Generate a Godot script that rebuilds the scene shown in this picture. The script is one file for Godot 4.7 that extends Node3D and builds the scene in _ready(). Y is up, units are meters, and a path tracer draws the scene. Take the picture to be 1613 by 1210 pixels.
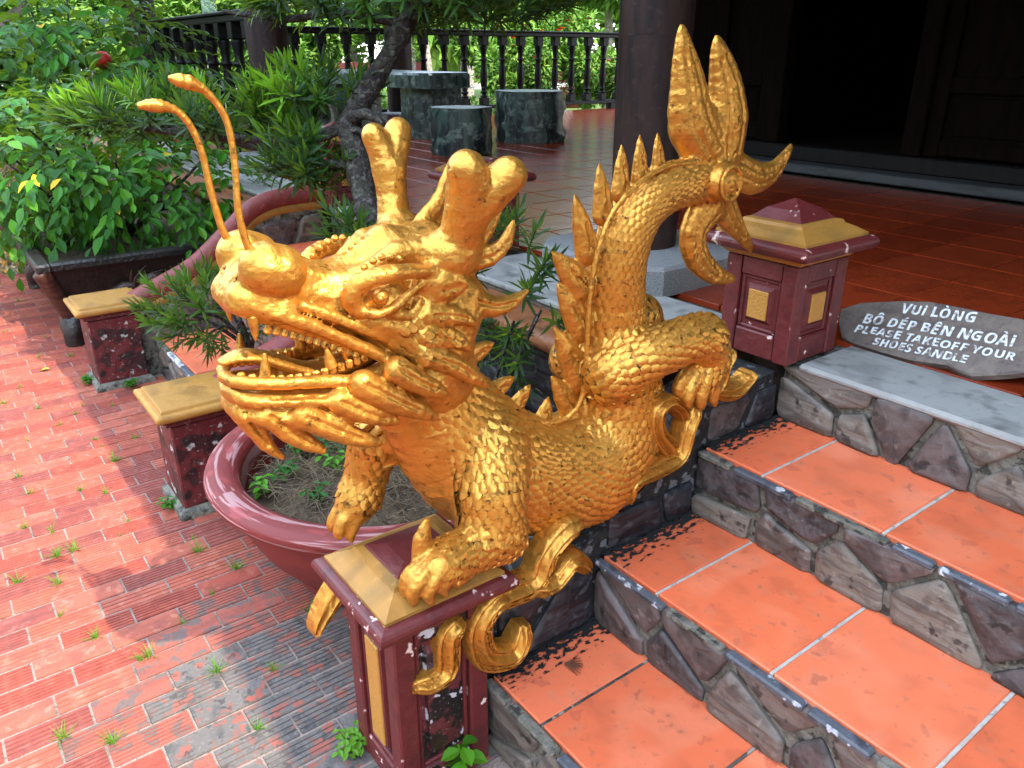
extends Node3D
# A gilded dragon on the balustrade of temple steps, built at full size: y up, metres, ground at 0.
# x runs along the steps, -z goes up the steps into the porch.

var M := {}
var taken := {}
var rng := RandomNumberGenerator.new()
const DX := -1.2     # plane of the dragon

# ---------------------------------------------------------------- mesh builder
class MB:
	var v := PackedVector3Array()
	var n := PackedVector3Array()
	var c := PackedColorArray()
	var ix := PackedInt32Array()
	var col := Color(1, 1, 1)
	var use_col := false
	var uv := PackedVector2Array()
	var use_uv := false
	func vert(p: Vector3, nn: Vector3) -> int:
		v.append(p)
		n.append(nn)
		if use_col:
			c.append(col)
		return v.size() - 1
	func tri(i: int, j: int, k: int) -> void:
		var fn := (v[j] - v[i]).cross(v[k] - v[i])
		if fn.dot(n[i] + n[j] + n[k]) > 0.0:
			ix.append(i); ix.append(k); ix.append(j)
		else:
			ix.append(i); ix.append(j); ix.append(k)
	func flat(pts: Array, out: Vector3) -> void:
		var fn: Vector3 = (pts[1] - pts[0]).cross(pts[2] - pts[0]).normalized()
		if fn.dot(out) < 0.0:
			fn = -fn
		var b := v.size()
		for p in pts:
			vert(p, fn)
		for i in range(1, pts.size() - 1):
			tri(b, b + i, b + i + 1)
	# a box with chamfered edges, in the frame t
	func box(t: Transform3D, s: Vector3, ch := 0.004) -> void:
		var h := s * 0.5
		ch = minf(ch, minf(h.x, minf(h.y, h.z)) * 0.9)
		for ax in 3:
			for sg in [-1.0, 1.0]:
				var u := (ax + 1) % 3
				var w := (ax + 2) % 3
				var q := []
				for k in [[-1, -1], [1, -1], [1, 1], [-1, 1]]:
					var p := Vector3.ZERO
					p[ax] = h[ax] * sg
					p[u] = (h[u] - ch) * k[0]
					p[w] = (h[w] - ch) * k[1]
					q.append(t * p)
				var o := Vector3.ZERO
				o[ax] = sg
				flat(q, t.basis * o)
		for ax in 3:
			var u := (ax + 1) % 3
			var w := (ax + 2) % 3
			for k in [[-1, -1], [1, -1], [1, 1], [-1, 1]]:
				var q := []
				for e in [[-1, 0], [1, 0], [1, 1], [-1, 1]]:
					var p := Vector3.ZERO
					p[ax] = (h[ax] - ch) * e[0]
					p[u] = (h[u] - (ch if e[1] == 1 else 0.0)) * k[0]
					p[w] = (h[w] - (0.0 if e[1] == 1 else ch)) * k[1]
					q.append(t * p)
				var o := Vector3.ZERO
				o[u] = k[0]
				o[w] = k[1]
				flat(q, t.basis * o)
		for sx in [-1, 1]:
			for sy in [-1, 1]:
				for sz in [-1, 1]:
					var g := Vector3(sx, sy, sz)
					flat([t * ((h - Vector3(0, ch, ch)) * g), t * ((h - Vector3(ch, 0, ch)) * g), t * ((h - Vector3(ch, ch, 0)) * g)], t.basis * g)
	# a tube along points with a radius at each; flat squashes it across the axis "squash"
	func tube(pts: PackedVector3Array, rad: PackedFloat32Array, sides := 10, squash := Vector3.ZERO, amount := 1.0, ridges := 0.0) -> void:
		var m := pts.size()
		var start := v.size()
		var up := Vector3(0.13, 0.97, 0.2).normalized()
		for i in m:
			var d := (pts[mini(i + 1, m - 1)] - pts[maxi(i - 1, 0)]).normalized()
			var e := squash if squash != Vector3.ZERO else up
			if absf(d.dot(e)) > 0.95:
				e = Vector3(0.9, 0.1, 0.4).normalized()
			var a := (e - d * d.dot(e)).normalized()
			var b := d.cross(a)
			up = a if squash == Vector3.ZERO else up
			var slope := 0.0
			if m > 1:
				slope = (rad[maxi(i - 1, 0)] - rad[mini(i + 1, m - 1)]) / maxf(0.0005, (pts[mini(i + 1, m - 1)] - pts[maxi(i - 1, 0)]).length())
			for k in sides:
				var ph := TAU * k / sides
				var r := rad[i] * (1.0 + ridges * cos(ph * 6.0))
				var off := a * cos(ph) * amount + b * sin(ph)
				var nn := (a * cos(ph) / maxf(amount, 0.1) + b * sin(ph)).normalized() + d * slope
				if ridges > 0.0:
					nn += (b * cos(ph) - a * sin(ph)) * ridges * 6.0 * sin(ph * 6.0)
				vert(pts[i] + off * r, nn.normalized())
		for i in m - 1:
			for k in sides:
				var p := start + i * sides + k
				var q := start + i * sides + (k + 1) % sides
				tri(p, q, q + sides)
				tri(p, q + sides, p + sides)
		for e in [0, m - 1]:
			var d := (pts[0] - pts[1] if e == 0 else pts[m - 1] - pts[m - 2]).normalized()
			var cc := vert(pts[e] + d * rad[e] * 0.4, d)
			for k in sides:
				tri(cc, start + e * sides + k, start + e * sides + (k + 1) % sides)
	# profile of (radius, height) turned round y at o
	func lathe(o: Vector3, prof: PackedVector2Array, sides := 32, phase := 0.0) -> void:
		var start := v.size()
		for i in prof.size():
			var d := prof[mini(i + 1, prof.size() - 1)] - prof[maxi(i - 1, 0)]
			for k in sides:
				var ph := TAU * k / sides + phase
				var rd := Vector3(cos(ph), 0, sin(ph))
				vert(o + rd * prof[i].x + Vector3.UP * prof[i].y, (rd * d.y - Vector3.UP * d.x).normalized())
				if use_uv:
					uv.append(Vector2(absf(2.0 * k / sides - 1.0), float(i) / prof.size()))
		for i in prof.size() - 1:
			for k in sides:
				var p := start + i * sides + k
				var q := start + i * sides + (k + 1) % sides
				tri(p, q, q + sides)
				tri(p, q + sides, p + sides)
	# square moulding: profile of (half width, height) round a square of half sizes hx+w, hz+w
	func square(o: Vector3, hx: float, hz: float, prof: PackedVector2Array, cap := true) -> void:
		for i in prof.size() - 1:
			var a := prof[i]
			var b := prof[i + 1]
			var cs := [Vector2(-1, -1), Vector2(1, -1), Vector2(1, 1), Vector2(-1, 1)]
			for k in 4:
				var p: Vector2 = cs[k]
				var q: Vector2 = cs[(k + 1) % 4]
				var side := (p + q) * 0.5
				var out := Vector3(side.x, 0, side.y) * signf(b.y - a.y) + Vector3(0, (a.x - b.x) * 4.0, 0)
				if absf(b.y - a.y) < 0.0001:
					out = Vector3(0, 1 if a.x > b.x else -1, 0)
				flat([o + Vector3(p.x * (hx + a.x), a.y, p.y * (hz + a.x)), o + Vector3(q.x * (hx + a.x), a.y, q.y * (hz + a.x)), o + Vector3(q.x * (hx + b.x), b.y, q.y * (hz + b.x)), o + Vector3(p.x * (hx + b.x), b.y, p.y * (hz + b.x))], out)
		if cap:
			var t := prof[prof.size() - 1]
			flat([o + Vector3(-hx - t.x, t.y, -hz - t.x), o + Vector3(hx + t.x, t.y, -hz - t.x), o + Vector3(hx + t.x, t.y, hz + t.x), o + Vector3(-hx - t.x, t.y, hz + t.x)], Vector3.UP)
	# convex or plain polygon in the plane (o, u, w) with normal f, proud by d, bevelled by bv
	func slab(o: Vector3, u: Vector3, w: Vector3, f: Vector3, poly: PackedVector2Array, d: float, bv: float, d0 := 0.0, lift := PackedFloat32Array()) -> void:
		var cen := Vector2.ZERO
		for p in poly:
			cen += p
		cen /= poly.size()
		var inner := PackedVector2Array()
		for p in poly:
			inner.append(p + (cen - p).normalized() * minf(bv * 1.3, (cen - p).length() * 0.5))
		var top := []
		var m := poly.size()
		for i in m:
			var lf := lift[i] if lift.size() else 0.0
			top.append(o + u * inner[i].x + w * inner[i].y + f * (d + lf))
		var cc := o + u * cen.x + w * cen.y + f * (d + bv * 0.25)
		var b0 := v.size()
		vert(cc, f)
		for i in m:
			vert(top[i], (f * 2.0 + (u * (inner[i] - cen).x + w * (inner[i] - cen).y).normalized() * 0.5).normalized())
		for i in m:
			tri(b0, b0 + 1 + i, b0 + 1 + (i + 1) % m)
		for i in m:
			var j := (i + 1) % m
			var md := (poly[i] + poly[j]) * 0.5 - cen
			var od := (u * md.x + w * md.y).normalized()
			var ei := o + u * poly[i].x + w * poly[i].y
			var ej := o + u * poly[j].x + w * poly[j].y
			flat([top[i], top[j], ej + f * (d - bv), ei + f * (d - bv)], od + f * 0.6)
			flat([ei + f * (d - bv), ej + f * (d - bv), ej + f * d0, ei + f * d0], od)
	func mesh() -> ArrayMesh:
		var a := []
		a.resize(Mesh.ARRAY_MAX)
		a[Mesh.ARRAY_VERTEX] = v
		a[Mesh.ARRAY_NORMAL] = n
		if use_col:
			a[Mesh.ARRAY_COLOR] = c
		if use_uv:
			a[Mesh.ARRAY_TEX_UV] = uv
		a[Mesh.ARRAY_INDEX] = ix
		var m := ArrayMesh.new()
		m.add_surface_from_arrays(Mesh.PRIMITIVE_TRIANGLES, a)
		return m

func numbered(called: String) -> String:
	var k: int = taken.get(called, 0)
	taken[called] = k + 1
	return called if k == 0 else "%s_%03d" % [called, k]

func put(called: String, mesh: Mesh, m: Material, parent: Node = null, at := Transform3D()) -> MeshInstance3D:
	var o := MeshInstance3D.new()
	o.mesh = mesh
	o.material_override = m
	o.transform = at
	if parent == null:
		o.name = numbered(called)
		add_child(o)
	else:
		o.name = called
		parent.add_child(o, true)
	return o

func thing(called: String, label: String, category: String, at := Vector3.ZERO, group := "") -> Node3D:
	var o := Node3D.new()
	o.name = numbered(called)
	o.position = at
	add_child(o)
	tag(o, label, category, group)
	return o

func tag(o: Node, label: String, category: String, group := "") -> void:
	o.set_meta("label", label)
	o.set_meta("category", category)
	if group != "":
		o.set_meta("group", group)

func struct(called: String, mesh: Mesh, m: Material) -> MeshInstance3D:
	var o := put(called, mesh, m)
	o.set_meta("kind", "structure")
	return o

func stuff(o: Node) -> Node:
	o.set_meta("kind", "stuff")
	return o

func T(x: float, y: float, z: float) -> Transform3D:
	return Transform3D(Basis(), Vector3(x, y, z))

# ---------------------------------------------------------------- textures and materials
func noise_bytes(sd: int, freq: float, octaves: int, size: int, kind := FastNoiseLite.TYPE_SIMPLEX_SMOOTH, sx := 1) -> PackedByteArray:
	var f := FastNoiseLite.new()
	f.seed = sd
	f.frequency = freq
	f.noise_type = kind
	f.fractal_octaves = octaves
	var im := f.get_seamless_image(size, size)
	if sx > 1:      # stretched along the texture's width
		im.resize(size * sx, size)
	if sx < -1:     # or along its height
		im.resize(size, size * -sx)
	if sx != 1:
		im = im.get_region(Rect2i(0, 0, size, size))
	im.convert(Image.FORMAT_L8)
	return im.get_data()

# base colour and layers of [noise bytes, low, high, colour, amount]; colours are sRGB
func picture(base: Color, layers: Array, size := 256) -> ImageTexture:
	var data := PackedByteArray()
	data.resize(size * size * 3)
	var nl := layers.size()
	var bytes := []
	var lut_a := []
	for l in layers:
		bytes.append(l[0])
		var t := PackedFloat32Array()
		for i in 256:
			t.append(smoothstep(l[1], l[2], i / 255.0) * l[4])
		lut_a.append(t)
	var st := 512 / size
	for y in size:
		for x in size:
			var i := y * st * 512 + x * st
			var r := base.r
			var g := base.g
			var b := base.b
			for k in nl:
				var t: float = lut_a[k][bytes[k][i]]
				if t > 0.0:
					var cc: Color = layers[k][3]
					r += (cc.r - r) * t
					g += (cc.g - g) * t
					b += (cc.b - b) * t
			var o := (y * size + x) * 3
			data[o] = int(clampf(r, 0, 1) * 255.0)
			data[o + 1] = int(clampf(g, 0, 1) * 255.0)
			data[o + 2] = int(clampf(b, 0, 1) * 255.0)
	return ImageTexture.create_from_image(Image.create_from_data(size, size, false, Image.FORMAT_RGB8, data))

func grey(bytes: PackedByteArray, size := 512) -> ImageTexture:
	return ImageTexture.create_from_image(Image.create_from_data(size, size, false, Image.FORMAT_L8, bytes))

func surf(tex: Texture2D, per_metre: float, rough: float, bump: Texture2D = null, bump_cm := 0.0, metal := 0.0, spec := 0.5, world := true) -> StandardMaterial3D:
	var m := StandardMaterial3D.new()
	m.albedo_texture = tex
	m.uv1_triplanar = true
	m.uv1_world_triplanar = world
	m.uv1_scale = Vector3.ONE * per_metre
	m.roughness = rough
	m.metallic = metal
	m.metallic_specular = spec
	if bump != null:
		m.heightmap_enabled = true
		m.heightmap_texture = bump
		m.heightmap_scale = bump_cm
	return m

func plain(col: Color, rough := 0.7, metal := 0.0) -> StandardMaterial3D:
	var m := StandardMaterial3D.new()
	m.albedo_color = col
	m.roughness = rough
	m.metallic = metal
	return m

func tinted(m: StandardMaterial3D, col: Color) -> StandardMaterial3D:
	var k: StandardMaterial3D = m.duplicate()
	k.albedo_color = col
	return k
# ---------------------------------------------------------------- clay: a field of strokes, meshed as surface nets
class Clay:
	var a := PackedVector3Array()
	var ab := PackedVector3Array()
	var sc := PackedVector3Array()
	var inv := PackedFloat32Array()
	var ra := PackedFloat32Array()
	var dr := PackedFloat32Array()
	var kk := PackedFloat32Array()
	var mode := PackedInt32Array()
	var grp := PackedInt32Array()
	var sid := PackedInt32Array()
	var strokes := 0
	var lo := PackedVector3Array()
	var hi := PackedVector3Array()
	var names := []
	var cur := 0
	var rough: FastNoiseLite
	var rough_amp := 0.0
	func group(called: String) -> void:
		names.append(called)
		cur = names.size() - 1
	func seg(p: Vector3, q: Vector3, r0: float, r1: float, k := 0.012, s := Vector3.ONE, sub := 0) -> void:
		a.append(p)
		var d := (q - p) * s
		ab.append(d)
		sc.append(s)
		inv.append(1.0 / maxf(d.length_squared(), 1e-9))
		ra.append(r0)
		dr.append(r1 - r0)
		kk.append(k)
		mode.append(sub)
		grp.append(cur)
		sid.append(strokes)
		var e := Vector3.ONE * (maxf(r0, r1) + k + 0.008) / s
		lo.append(p.min(q) - e)
		hi.append(p.max(q) + e)
	# flat list x,y,z,r ...; mirrored also across x = 0 when asked
	func stroke(f: Array, k := 0.012, s := Vector3.ONE, sub := 0, flip := false, smooth := 2) -> void:
		strokes += 1
		var pts := PackedVector3Array()
		var rs := PackedFloat32Array()
		for i in f.size() / 4:
			pts.append(Vector3(-f[i * 4] if flip else f[i * 4], f[i * 4 + 1], f[i * 4 + 2]))
			rs.append(f[i * 4 + 3])
		if pts.size() == 1:
			seg(pts[0], pts[0], rs[0], rs[0], k, s, sub)
			return
		var fine := PackedVector3Array()
		var fr := PackedFloat32Array()
		var m := pts.size()
		for i in m - 1:
			var n := smooth if m > 2 else 1
			for j in n:
				var t := float(j) / n
				fine.append(pts[i].cubic_interpolate(pts[i + 1], pts[maxi(i - 1, 0)], pts[mini(i + 2, m - 1)], t))
				fr.append(lerpf(rs[i], rs[i + 1], t))
		fine.append(pts[m - 1])
		fr.append(rs[m - 1])
		for i in fine.size() - 1:
			seg(fine[i], fine[i + 1], fr[i], fr[i + 1], k, s, sub)
	func ev(p: Vector3, list: PackedInt32Array) -> float:
		var d := 1.0
		var e := 9.0
		var cs := -1
		var ci := 0
		for i in list:
			if sid[i] != cs:
				if cs >= 0:
					var k := kk[ci]
					if mode[ci] == 0:
						var h := k - absf(d - e)
						d = minf(d, e)
						if h > 0.0:
							d -= h * h * 0.25 / k
					else:
						var h := k - absf(d + e)
						d = maxf(d, -e)
						if h > 0.0:
							d += h * h * 0.25 / k
				cs = sid[i]
				ci = i
				e = 9.0
			var q := (p - a[i]) * sc[i]
			var t := clampf(q.dot(ab[i]) * inv[i], 0.0, 1.0)
			e = minf(e, (q - ab[i] * t).length() - ra[i] - dr[i] * t)
		if cs >= 0:
			var k := kk[ci]
			if mode[ci] == 0:
				var h := k - absf(d - e)
				d = minf(d, e)
				if h > 0.0:
					d -= h * h * 0.25 / k
			else:
				var h := k - absf(d + e)
				d = maxf(d, -e)
				if h > 0.0:
					d += h * h * 0.25 / k
		return d
	func near(p: Vector3, list: PackedInt32Array) -> int:
		var best := 1e9
		var g := 0
		for i in list:
			if mode[i] == 0:
				var q := (p - a[i]) * sc[i]
				var t := clampf(q.dot(ab[i]) * inv[i], 0.0, 1.0)
				var e := (q - ab[i] * t).length() - ra[i] - dr[i] * t
				if e < best:
					best = e
					g = grp[i]
		return g
	func inside(bl: Vector3, bh: Vector3) -> PackedInt32Array:
		var l := PackedInt32Array()
		for i in a.size():
			var q := lo[i]
			var w := hi[i]
			if q.x < bh.x and w.x > bl.x and q.y < bh.y and w.y > bl.y and q.z < bh.z and w.z > bl.z:
				l.append(i)
		return l
	# distance for single points (for laying scales)
	func at(p: Vector3) -> float:
		return ev(p, inside(p - Vector3.ONE * 0.001, p + Vector3.ONE * 0.001))
	var found := []
	var job_h := 0.0
	var job_from := []
	var job_list := []
	func sample(n: int) -> void:
		var c0: Vector3 = job_from[n]
		var li: PackedInt32Array = job_list[n]
		var h := job_h
		var r := PackedFloat32Array()
		r.resize(729)
		r.fill(9.0)
		var skipped := []
		var w := h * 2.0
		for sub in 8:
			var sx := (sub & 1) * 4
			var sy := ((sub >> 1) & 1) * 4
			var sz := (sub >> 2) * 4
			var f := c0 + Vector3(sx, sy, sz) * h
			var g := f + Vector3.ONE * h * 4.0
			var cc := f + Vector3.ONE * w
			var ls := PackedInt32Array()
			var ds := PackedFloat32Array()
			var sm := 1.0
			var low := 9.0
			for i in li:
				var q := lo[i]
				var e := hi[i]
				if q.x < g.x and e.x > f.x and q.y < g.y and e.y > f.y and q.z < g.z and e.z > f.z:
					var v := (cc - a[i]) * sc[i]
					var d := (v - ab[i] * clampf(v.dot(ab[i]) * inv[i], 0.0, 1.0)).length() - ra[i] - dr[i] * clampf(v.dot(ab[i]) * inv[i], 0.0, 1.0)
					ls.append(i)
					ds.append(d)
					sm = maxf(sm, sc[i].x)
					if mode[i] == 0:
						low = minf(low, d)
			var all := ls
			ls = PackedInt32Array()
			for j in all.size():
				var i := all[j]
				if (mode[i] == 0 and ds[j] < low + w * 1.74 * (1.0 + sm) + kk[i] + 0.002) or (mode[i] == 1 and ds[j] < w * 1.74 * sm + kk[i] + 0.002):
					ls.append(i)
			if ls.is_empty():
				continue
			var mid := ev(f + Vector3.ONE * w, ls)
			if absf(mid) > w * 1.8 * sm + 0.003:
				skipped.append(Vector4(sx, sy, sz, mid))
				continue
			for z in range(sz, sz + 5):
				for y in range(sy, sy + 5):
					var o := (z * 9 + y) * 9 + sx
					for x in range(sx, sx + 5):
						if r[o] > 8.0:
							var p := c0 + Vector3(x, y, z) * h
							var d := ev(p, ls)
							if rough_amp > 0.0 and absf(d) < 0.02:
								d += rough.get_noise_3dv(p) * rough_amp
							r[o] = d
						o += 1
		for k in skipped:
			for z in range(int(k.z), int(k.z) + 5):
				for y in range(int(k.y), int(k.y) + 5):
					for x in range(int(k.x), int(k.x) + 5):
						if r[(z * 9 + y) * 9 + x] > 8.0:
							r[(z * 9 + y) * 9 + x] = k.w
		found[n] = r
	# meshes by group name
	func build(h: float) -> Dictionary:
		var l := lo[0]
		var u := hi[0]
		for i in a.size():
			if mode[i] == 0:
				l = l.min(lo[i])
				u = u.max(hi[i])
		var B := 8
		var nb := Vector3i(((u - l) / (h * B)).ceil()) + Vector3i.ONE
		var nx := nb.x * B + 1
		var ny := nb.y * B + 1
		var nz := nb.z * B + 1
		var val := PackedFloat32Array()
		val.resize(nx * ny * nz)
		val.fill(9.0)
		var lists := []
		var blocks := []
		var half := h * B * 0.5
		for bz in nb.z:
			for by in nb.y:
				for bx in nb.x:
					var c0 := l + Vector3(bx, by, bz) * h * B
					var c1 := c0 + Vector3.ONE * h * B
					var li := inside(c0 - Vector3.ONE * h, c1 + Vector3.ONE * h)
					if li.is_empty():
						continue
					var sm := 1.0
					for i in li:
						sm = maxf(sm, sc[i].x)
					if absf(ev(c0 + Vector3.ONE * half, li)) > half * 1.85 * sm + 0.004:
						continue
					blocks.append(Vector3i(bx, by, bz))
					lists.append(li)
					job_from.append(c0)
		job_h = h
		job_list = lists
		found.resize(blocks.size())
		var id := WorkerThreadPool.add_group_task(sample, blocks.size())
		WorkerThreadPool.wait_for_group_task_completion(id)
		for bi in blocks.size():
			var b: Vector3i = blocks[bi]
			var r: PackedFloat32Array = found[bi]
			var o := 0
			for z in 9:
				for y in 9:
					var row := ((b.z * B + z) * ny + b.y * B + y) * nx + b.x * B
					for x in 9:
						if absf(r[o]) < absf(val[row + x]):
							val[row + x] = r[o]
						o += 1
		# one vertex in each crossed cell
		var index := {}
		var pv := PackedVector3Array()
		var pn := PackedVector3Array()
		var pg := PackedInt32Array()
		var cells := PackedInt32Array()
		for bi in blocks.size():
			var b: Vector3i = blocks[bi]
			var li: PackedInt32Array = lists[bi]
			for z in range(b.z * B, b.z * B + B):
				for y in range(b.y * B, b.y * B + B):
					for x in range(b.x * B, b.x * B + B):
						var o := (z * ny + y) * nx + x
						var v0 := val[o]
						if absf(v0) > h * 5.0:
							continue
						var v1 := val[o + 1]
						var v2 := val[o + nx]
						var v3 := val[o + nx + 1]
						var o2 := o + nx * ny
						var v4 := val[o2]
						var v5 := val[o2 + 1]
						var v6 := val[o2 + nx]
						var v7 := val[o2 + nx + 1]
						var neg := int(v0 < 0) + int(v1 < 0) + int(v2 < 0) + int(v3 < 0) + int(v4 < 0) + int(v5 < 0) + int(v6 < 0) + int(v7 < 0)
						if neg == 0 or neg == 8:
							continue
						var s := Vector3.ZERO
						var m := 0
						if (v0 < 0) != (v1 < 0): s += Vector3(v0 / (v0 - v1), 0, 0); m += 1
						if (v2 < 0) != (v3 < 0): s += Vector3(v2 / (v2 - v3), 1, 0); m += 1
						if (v4 < 0) != (v5 < 0): s += Vector3(v4 / (v4 - v5), 0, 1); m += 1
						if (v6 < 0) != (v7 < 0): s += Vector3(v6 / (v6 - v7), 1, 1); m += 1
						if (v0 < 0) != (v2 < 0): s += Vector3(0, v0 / (v0 - v2), 0); m += 1
						if (v1 < 0) != (v3 < 0): s += Vector3(1, v1 / (v1 - v3), 0); m += 1
						if (v4 < 0) != (v6 < 0): s += Vector3(0, v4 / (v4 - v6), 1); m += 1
						if (v5 < 0) != (v7 < 0): s += Vector3(1, v5 / (v5 - v7), 1); m += 1
						if (v0 < 0) != (v4 < 0): s += Vector3(0, 0, v0 / (v0 - v4)); m += 1
						if (v1 < 0) != (v5 < 0): s += Vector3(1, 0, v1 / (v1 - v5)); m += 1
						if (v2 < 0) != (v6 < 0): s += Vector3(0, 1, v2 / (v2 - v6)); m += 1
						if (v3 < 0) != (v7 < 0): s += Vector3(1, 1, v3 / (v3 - v7)); m += 1
						var p := l + (Vector3(x, y, z) + s / m) * h
						index[o] = pv.size()
						cells.append(o)
						pv.append(p)
						pn.append(Vector3(v1 + v3 + v5 + v7 - v0 - v2 - v4 - v6, v2 + v3 + v6 + v7 - v0 - v1 - v4 - v5, v4 + v5 + v6 + v7 - v0 - v1 - v2 - v3).normalized())
						pg.append(near(p, li))
		var parts := {}
		var remap := {}
		var steps := [1, nx, nx * ny]
		for ci in cells.size():
			var o := cells[ci]
			var v0 := val[o]
			for ax in 3:
				var v1 := val[o + steps[ax]]
				if (v0 < 0) == (v1 < 0):
					continue
				var du: int = steps[(ax + 1) % 3]
				var dw: int = steps[(ax + 2) % 3]
				if not (index.has(o - du) and index.has(o - dw) and index.has(o - du - dw)):
					continue
				var q := [index[o], index[o - du], index[o - du - dw], index[o - dw]]
				var g := pg[q[0]]
				if not parts.has(g):
					parts[g] = MB.new()
					remap[g] = {}
				var mb: MB = parts[g]
				var rm: Dictionary = remap[g]
				var w := PackedInt32Array()
				for i in q:
					if not rm.has(i):
						rm[i] = mb.vert(pv[i], pn[i])
					w.append(rm[i])
				mb.tri(w[0], w[1], w[2])
				mb.tri(w[0], w[2], w[3])
		return parts
const SPINE := [
	[0,0.9306,-0.6691,0.0954],
	[0,0.8462,-0.7143,0.1041],
	[0,0.7429,-0.7784,0.1249],
	[0,0.6512,-0.8663,0.1369],
	[0,0.606,-0.9721,0.1317],
	[0,0.5861,-1.0965,0.1433],
	[0,0.6357,-1.1807,0.1363],
	[0,0.7376,-1.2025,0.1134],
	[0,0.8615,-1.1817,0.0866],
	[0,0.9677,-1.1763,0.0718],
	[0,1.0534,-1.1798,0.0664],
	[0,1.1307,-1.2044,0.0616],
	[0,1.1848,-1.2573,0.0564],
	[0,1.2125,-1.338,0.0519],
	[0,1.2139,-1.4475,0.0479]
]
const LIMBS := [
	[0.07,0.7674,-0.7929,0.0654,0.1,0.6881,-0.7706,0.069,0.115,0.6003,-0.7698,0.056],
	[0.115,0.5879,-0.7744,0.055,0.12,0.5845,-0.6943,0.0459,0.12,0.5741,-0.6355,0.0414],
	[0.12,0.5768,-0.6428,0.0403,0.12,0.5652,-0.6026,0.0326,0.12,0.5513,-0.5879,0.0217],
	[-0.1,0.7641,-0.6221,0.0514,-0.115,0.6822,-0.6062,0.0433,-0.115,0.6293,-0.5844,0.0396],
	[-0.115,0.6293,-0.5844,0.0396,-0.115,0.6024,-0.5619,0.0343,-0.115,0.5823,-0.5501,0.0224],
	[0.055,0.8321,-1.1201,0.0641,0.085,0.8638,-1.1848,0.0557,0.1,0.8851,-1.2983,0.0514,0.1,0.8805,-1.3631,0.0496],
	[0.1,0.8791,-1.3699,0.0497,0.1,0.8226,-1.4049,0.0449,0.1,0.7826,-1.3837,0.0405,0.1,0.7569,-1.3694,0.033],
	[-0.06,0.778,-1.2215,0.0793,-0.09,0.7811,-1.347,0.0735,-0.1,0.7796,-1.4973,0.0668,-0.1,0.7631,-1.5738,0.0616],
	[-0.1,0.7631,-1.5738,0.0599,-0.1,0.6904,-1.6093,0.0525,-0.1,0.6318,-1.5782,0.0456]
]
const CLAWS := [
	[0.135,0.5996,-0.6202,0.0155,0.14,0.5795,-0.5749,0.0165,0.14,0.5576,-0.5601,0.0141,0.14,0.5351,-0.5616,0.0083],
	[0.145,0.5978,-0.6279,0.0155,0.15,0.5706,-0.5986,0.0154,0.152,0.5518,-0.5855,0.013,0.153,0.5289,-0.5921,0.0072],
	[0.118,0.5986,-0.6166,0.0156,0.116,0.5847,-0.5728,0.0155,0.114,0.5609,-0.5589,0.0131,0.114,0.5375,-0.5589,0.0072],
	[0.145,0.5848,-0.6444,0.0144,0.152,0.5642,-0.625,0.0132,0.154,0.5505,-0.6162,0.0108,0.155,0.5331,-0.6234,0.006],
	[-0.1,0.6274,-0.5682,0.0156,-0.095,0.6034,-0.5381,0.0155,-0.095,0.5841,-0.5251,0.013,-0.095,0.5699,-0.5224,0.0078],
	[-0.095,0.6182,-0.5793,0.0157,-0.09,0.587,-0.5555,0.0144,-0.09,0.5689,-0.5468,0.0118,-0.09,0.5543,-0.5484,0.0066],
	[-0.125,0.6226,-0.5685,0.0158,-0.125,0.6043,-0.5354,0.0144,-0.125,0.5842,-0.5236,0.0118,-0.125,0.5714,-0.5209,0.0066],
	[0.105,0.7985,-1.3578,0.0192,0.112,0.7684,-1.3276,0.0177,0.114,0.7427,-1.3178,0.0162,0.114,0.7253,-1.3222,0.0104],
	[0.115,0.7931,-1.3736,0.0193,0.12,0.7582,-1.3594,0.0178,0.122,0.7327,-1.354,0.0164,0.122,0.7144,-1.361,0.0105],
	[0.112,0.7906,-1.4,0.018,0.116,0.7463,-1.4065,0.0181,0.117,0.7225,-1.4043,0.0152,0.117,0.7049,-1.4139,0.0092],
	[0.095,0.8038,-1.3422,0.0177,0.098,0.7816,-1.307,0.0161,0.098,0.7614,-1.2987,0.0132,0.098,0.7442,-1.303,0.0074]
]
const SPIKES := [
	[0,1.2573,-1.2872,0.0164,0,1.2911,-1.2827,0.0117,0,1.3244,-1.2783,0.004],
	[0,1.2405,-1.233,0.0189,0,1.2824,-1.2293,0.0134,0,1.3234,-1.2256,0.004],
	[0,1.2167,-1.1772,0.0199,0,1.2632,-1.1765,0.0142,0,1.3088,-1.1757,0.0039],
	[0,1.1755,-1.1311,0.0225,0,1.2269,-1.1226,0.0159,0,1.2768,-1.1144,0.0038],
	[0,1.1009,-1.0907,0.0252,0,1.1623,-1.0702,0.0178,0,1.2211,-1.0507,0.0038],
	[0,1.0252,-1.0765,0.0282,0,1.0701,-1.0352,0.0198,0,1.1129,-0.9959,0.0038],
	[0,0.9352,-1.0806,0.0289,0,0.9897,-1.0451,0.0203,0,1.0417,-1.0113,0.0039],
	[0,0.8208,-1.0802,0.0311,0,0.8864,-1.0427,0.0218,0,0.9486,-1.0071,0.004],
	[0,0.73,-1.0709,0.0287,0,0.7856,-1.0353,0.0202,0,0.8387,-1.0013,0.0041],
	[0,0.7322,-0.9752,0.0209,0,0.7618,-0.9844,0.015,0,0.7913,-0.9936,0.0041],
	[0,0.7855,-0.8936,0.0201,0,0.8096,-0.9187,0.0145,0,0.8338,-0.944,0.004],
	[0,0.8423,-0.8434,0.0195,0,0.8519,-0.8724,0.0141,0,0.8617,-0.9019,0.004],
	[0,0.9341,-0.7941,0.0187,0,0.9411,-0.8223,0.0136,0,0.9483,-0.8509,0.0038]
]
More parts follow.
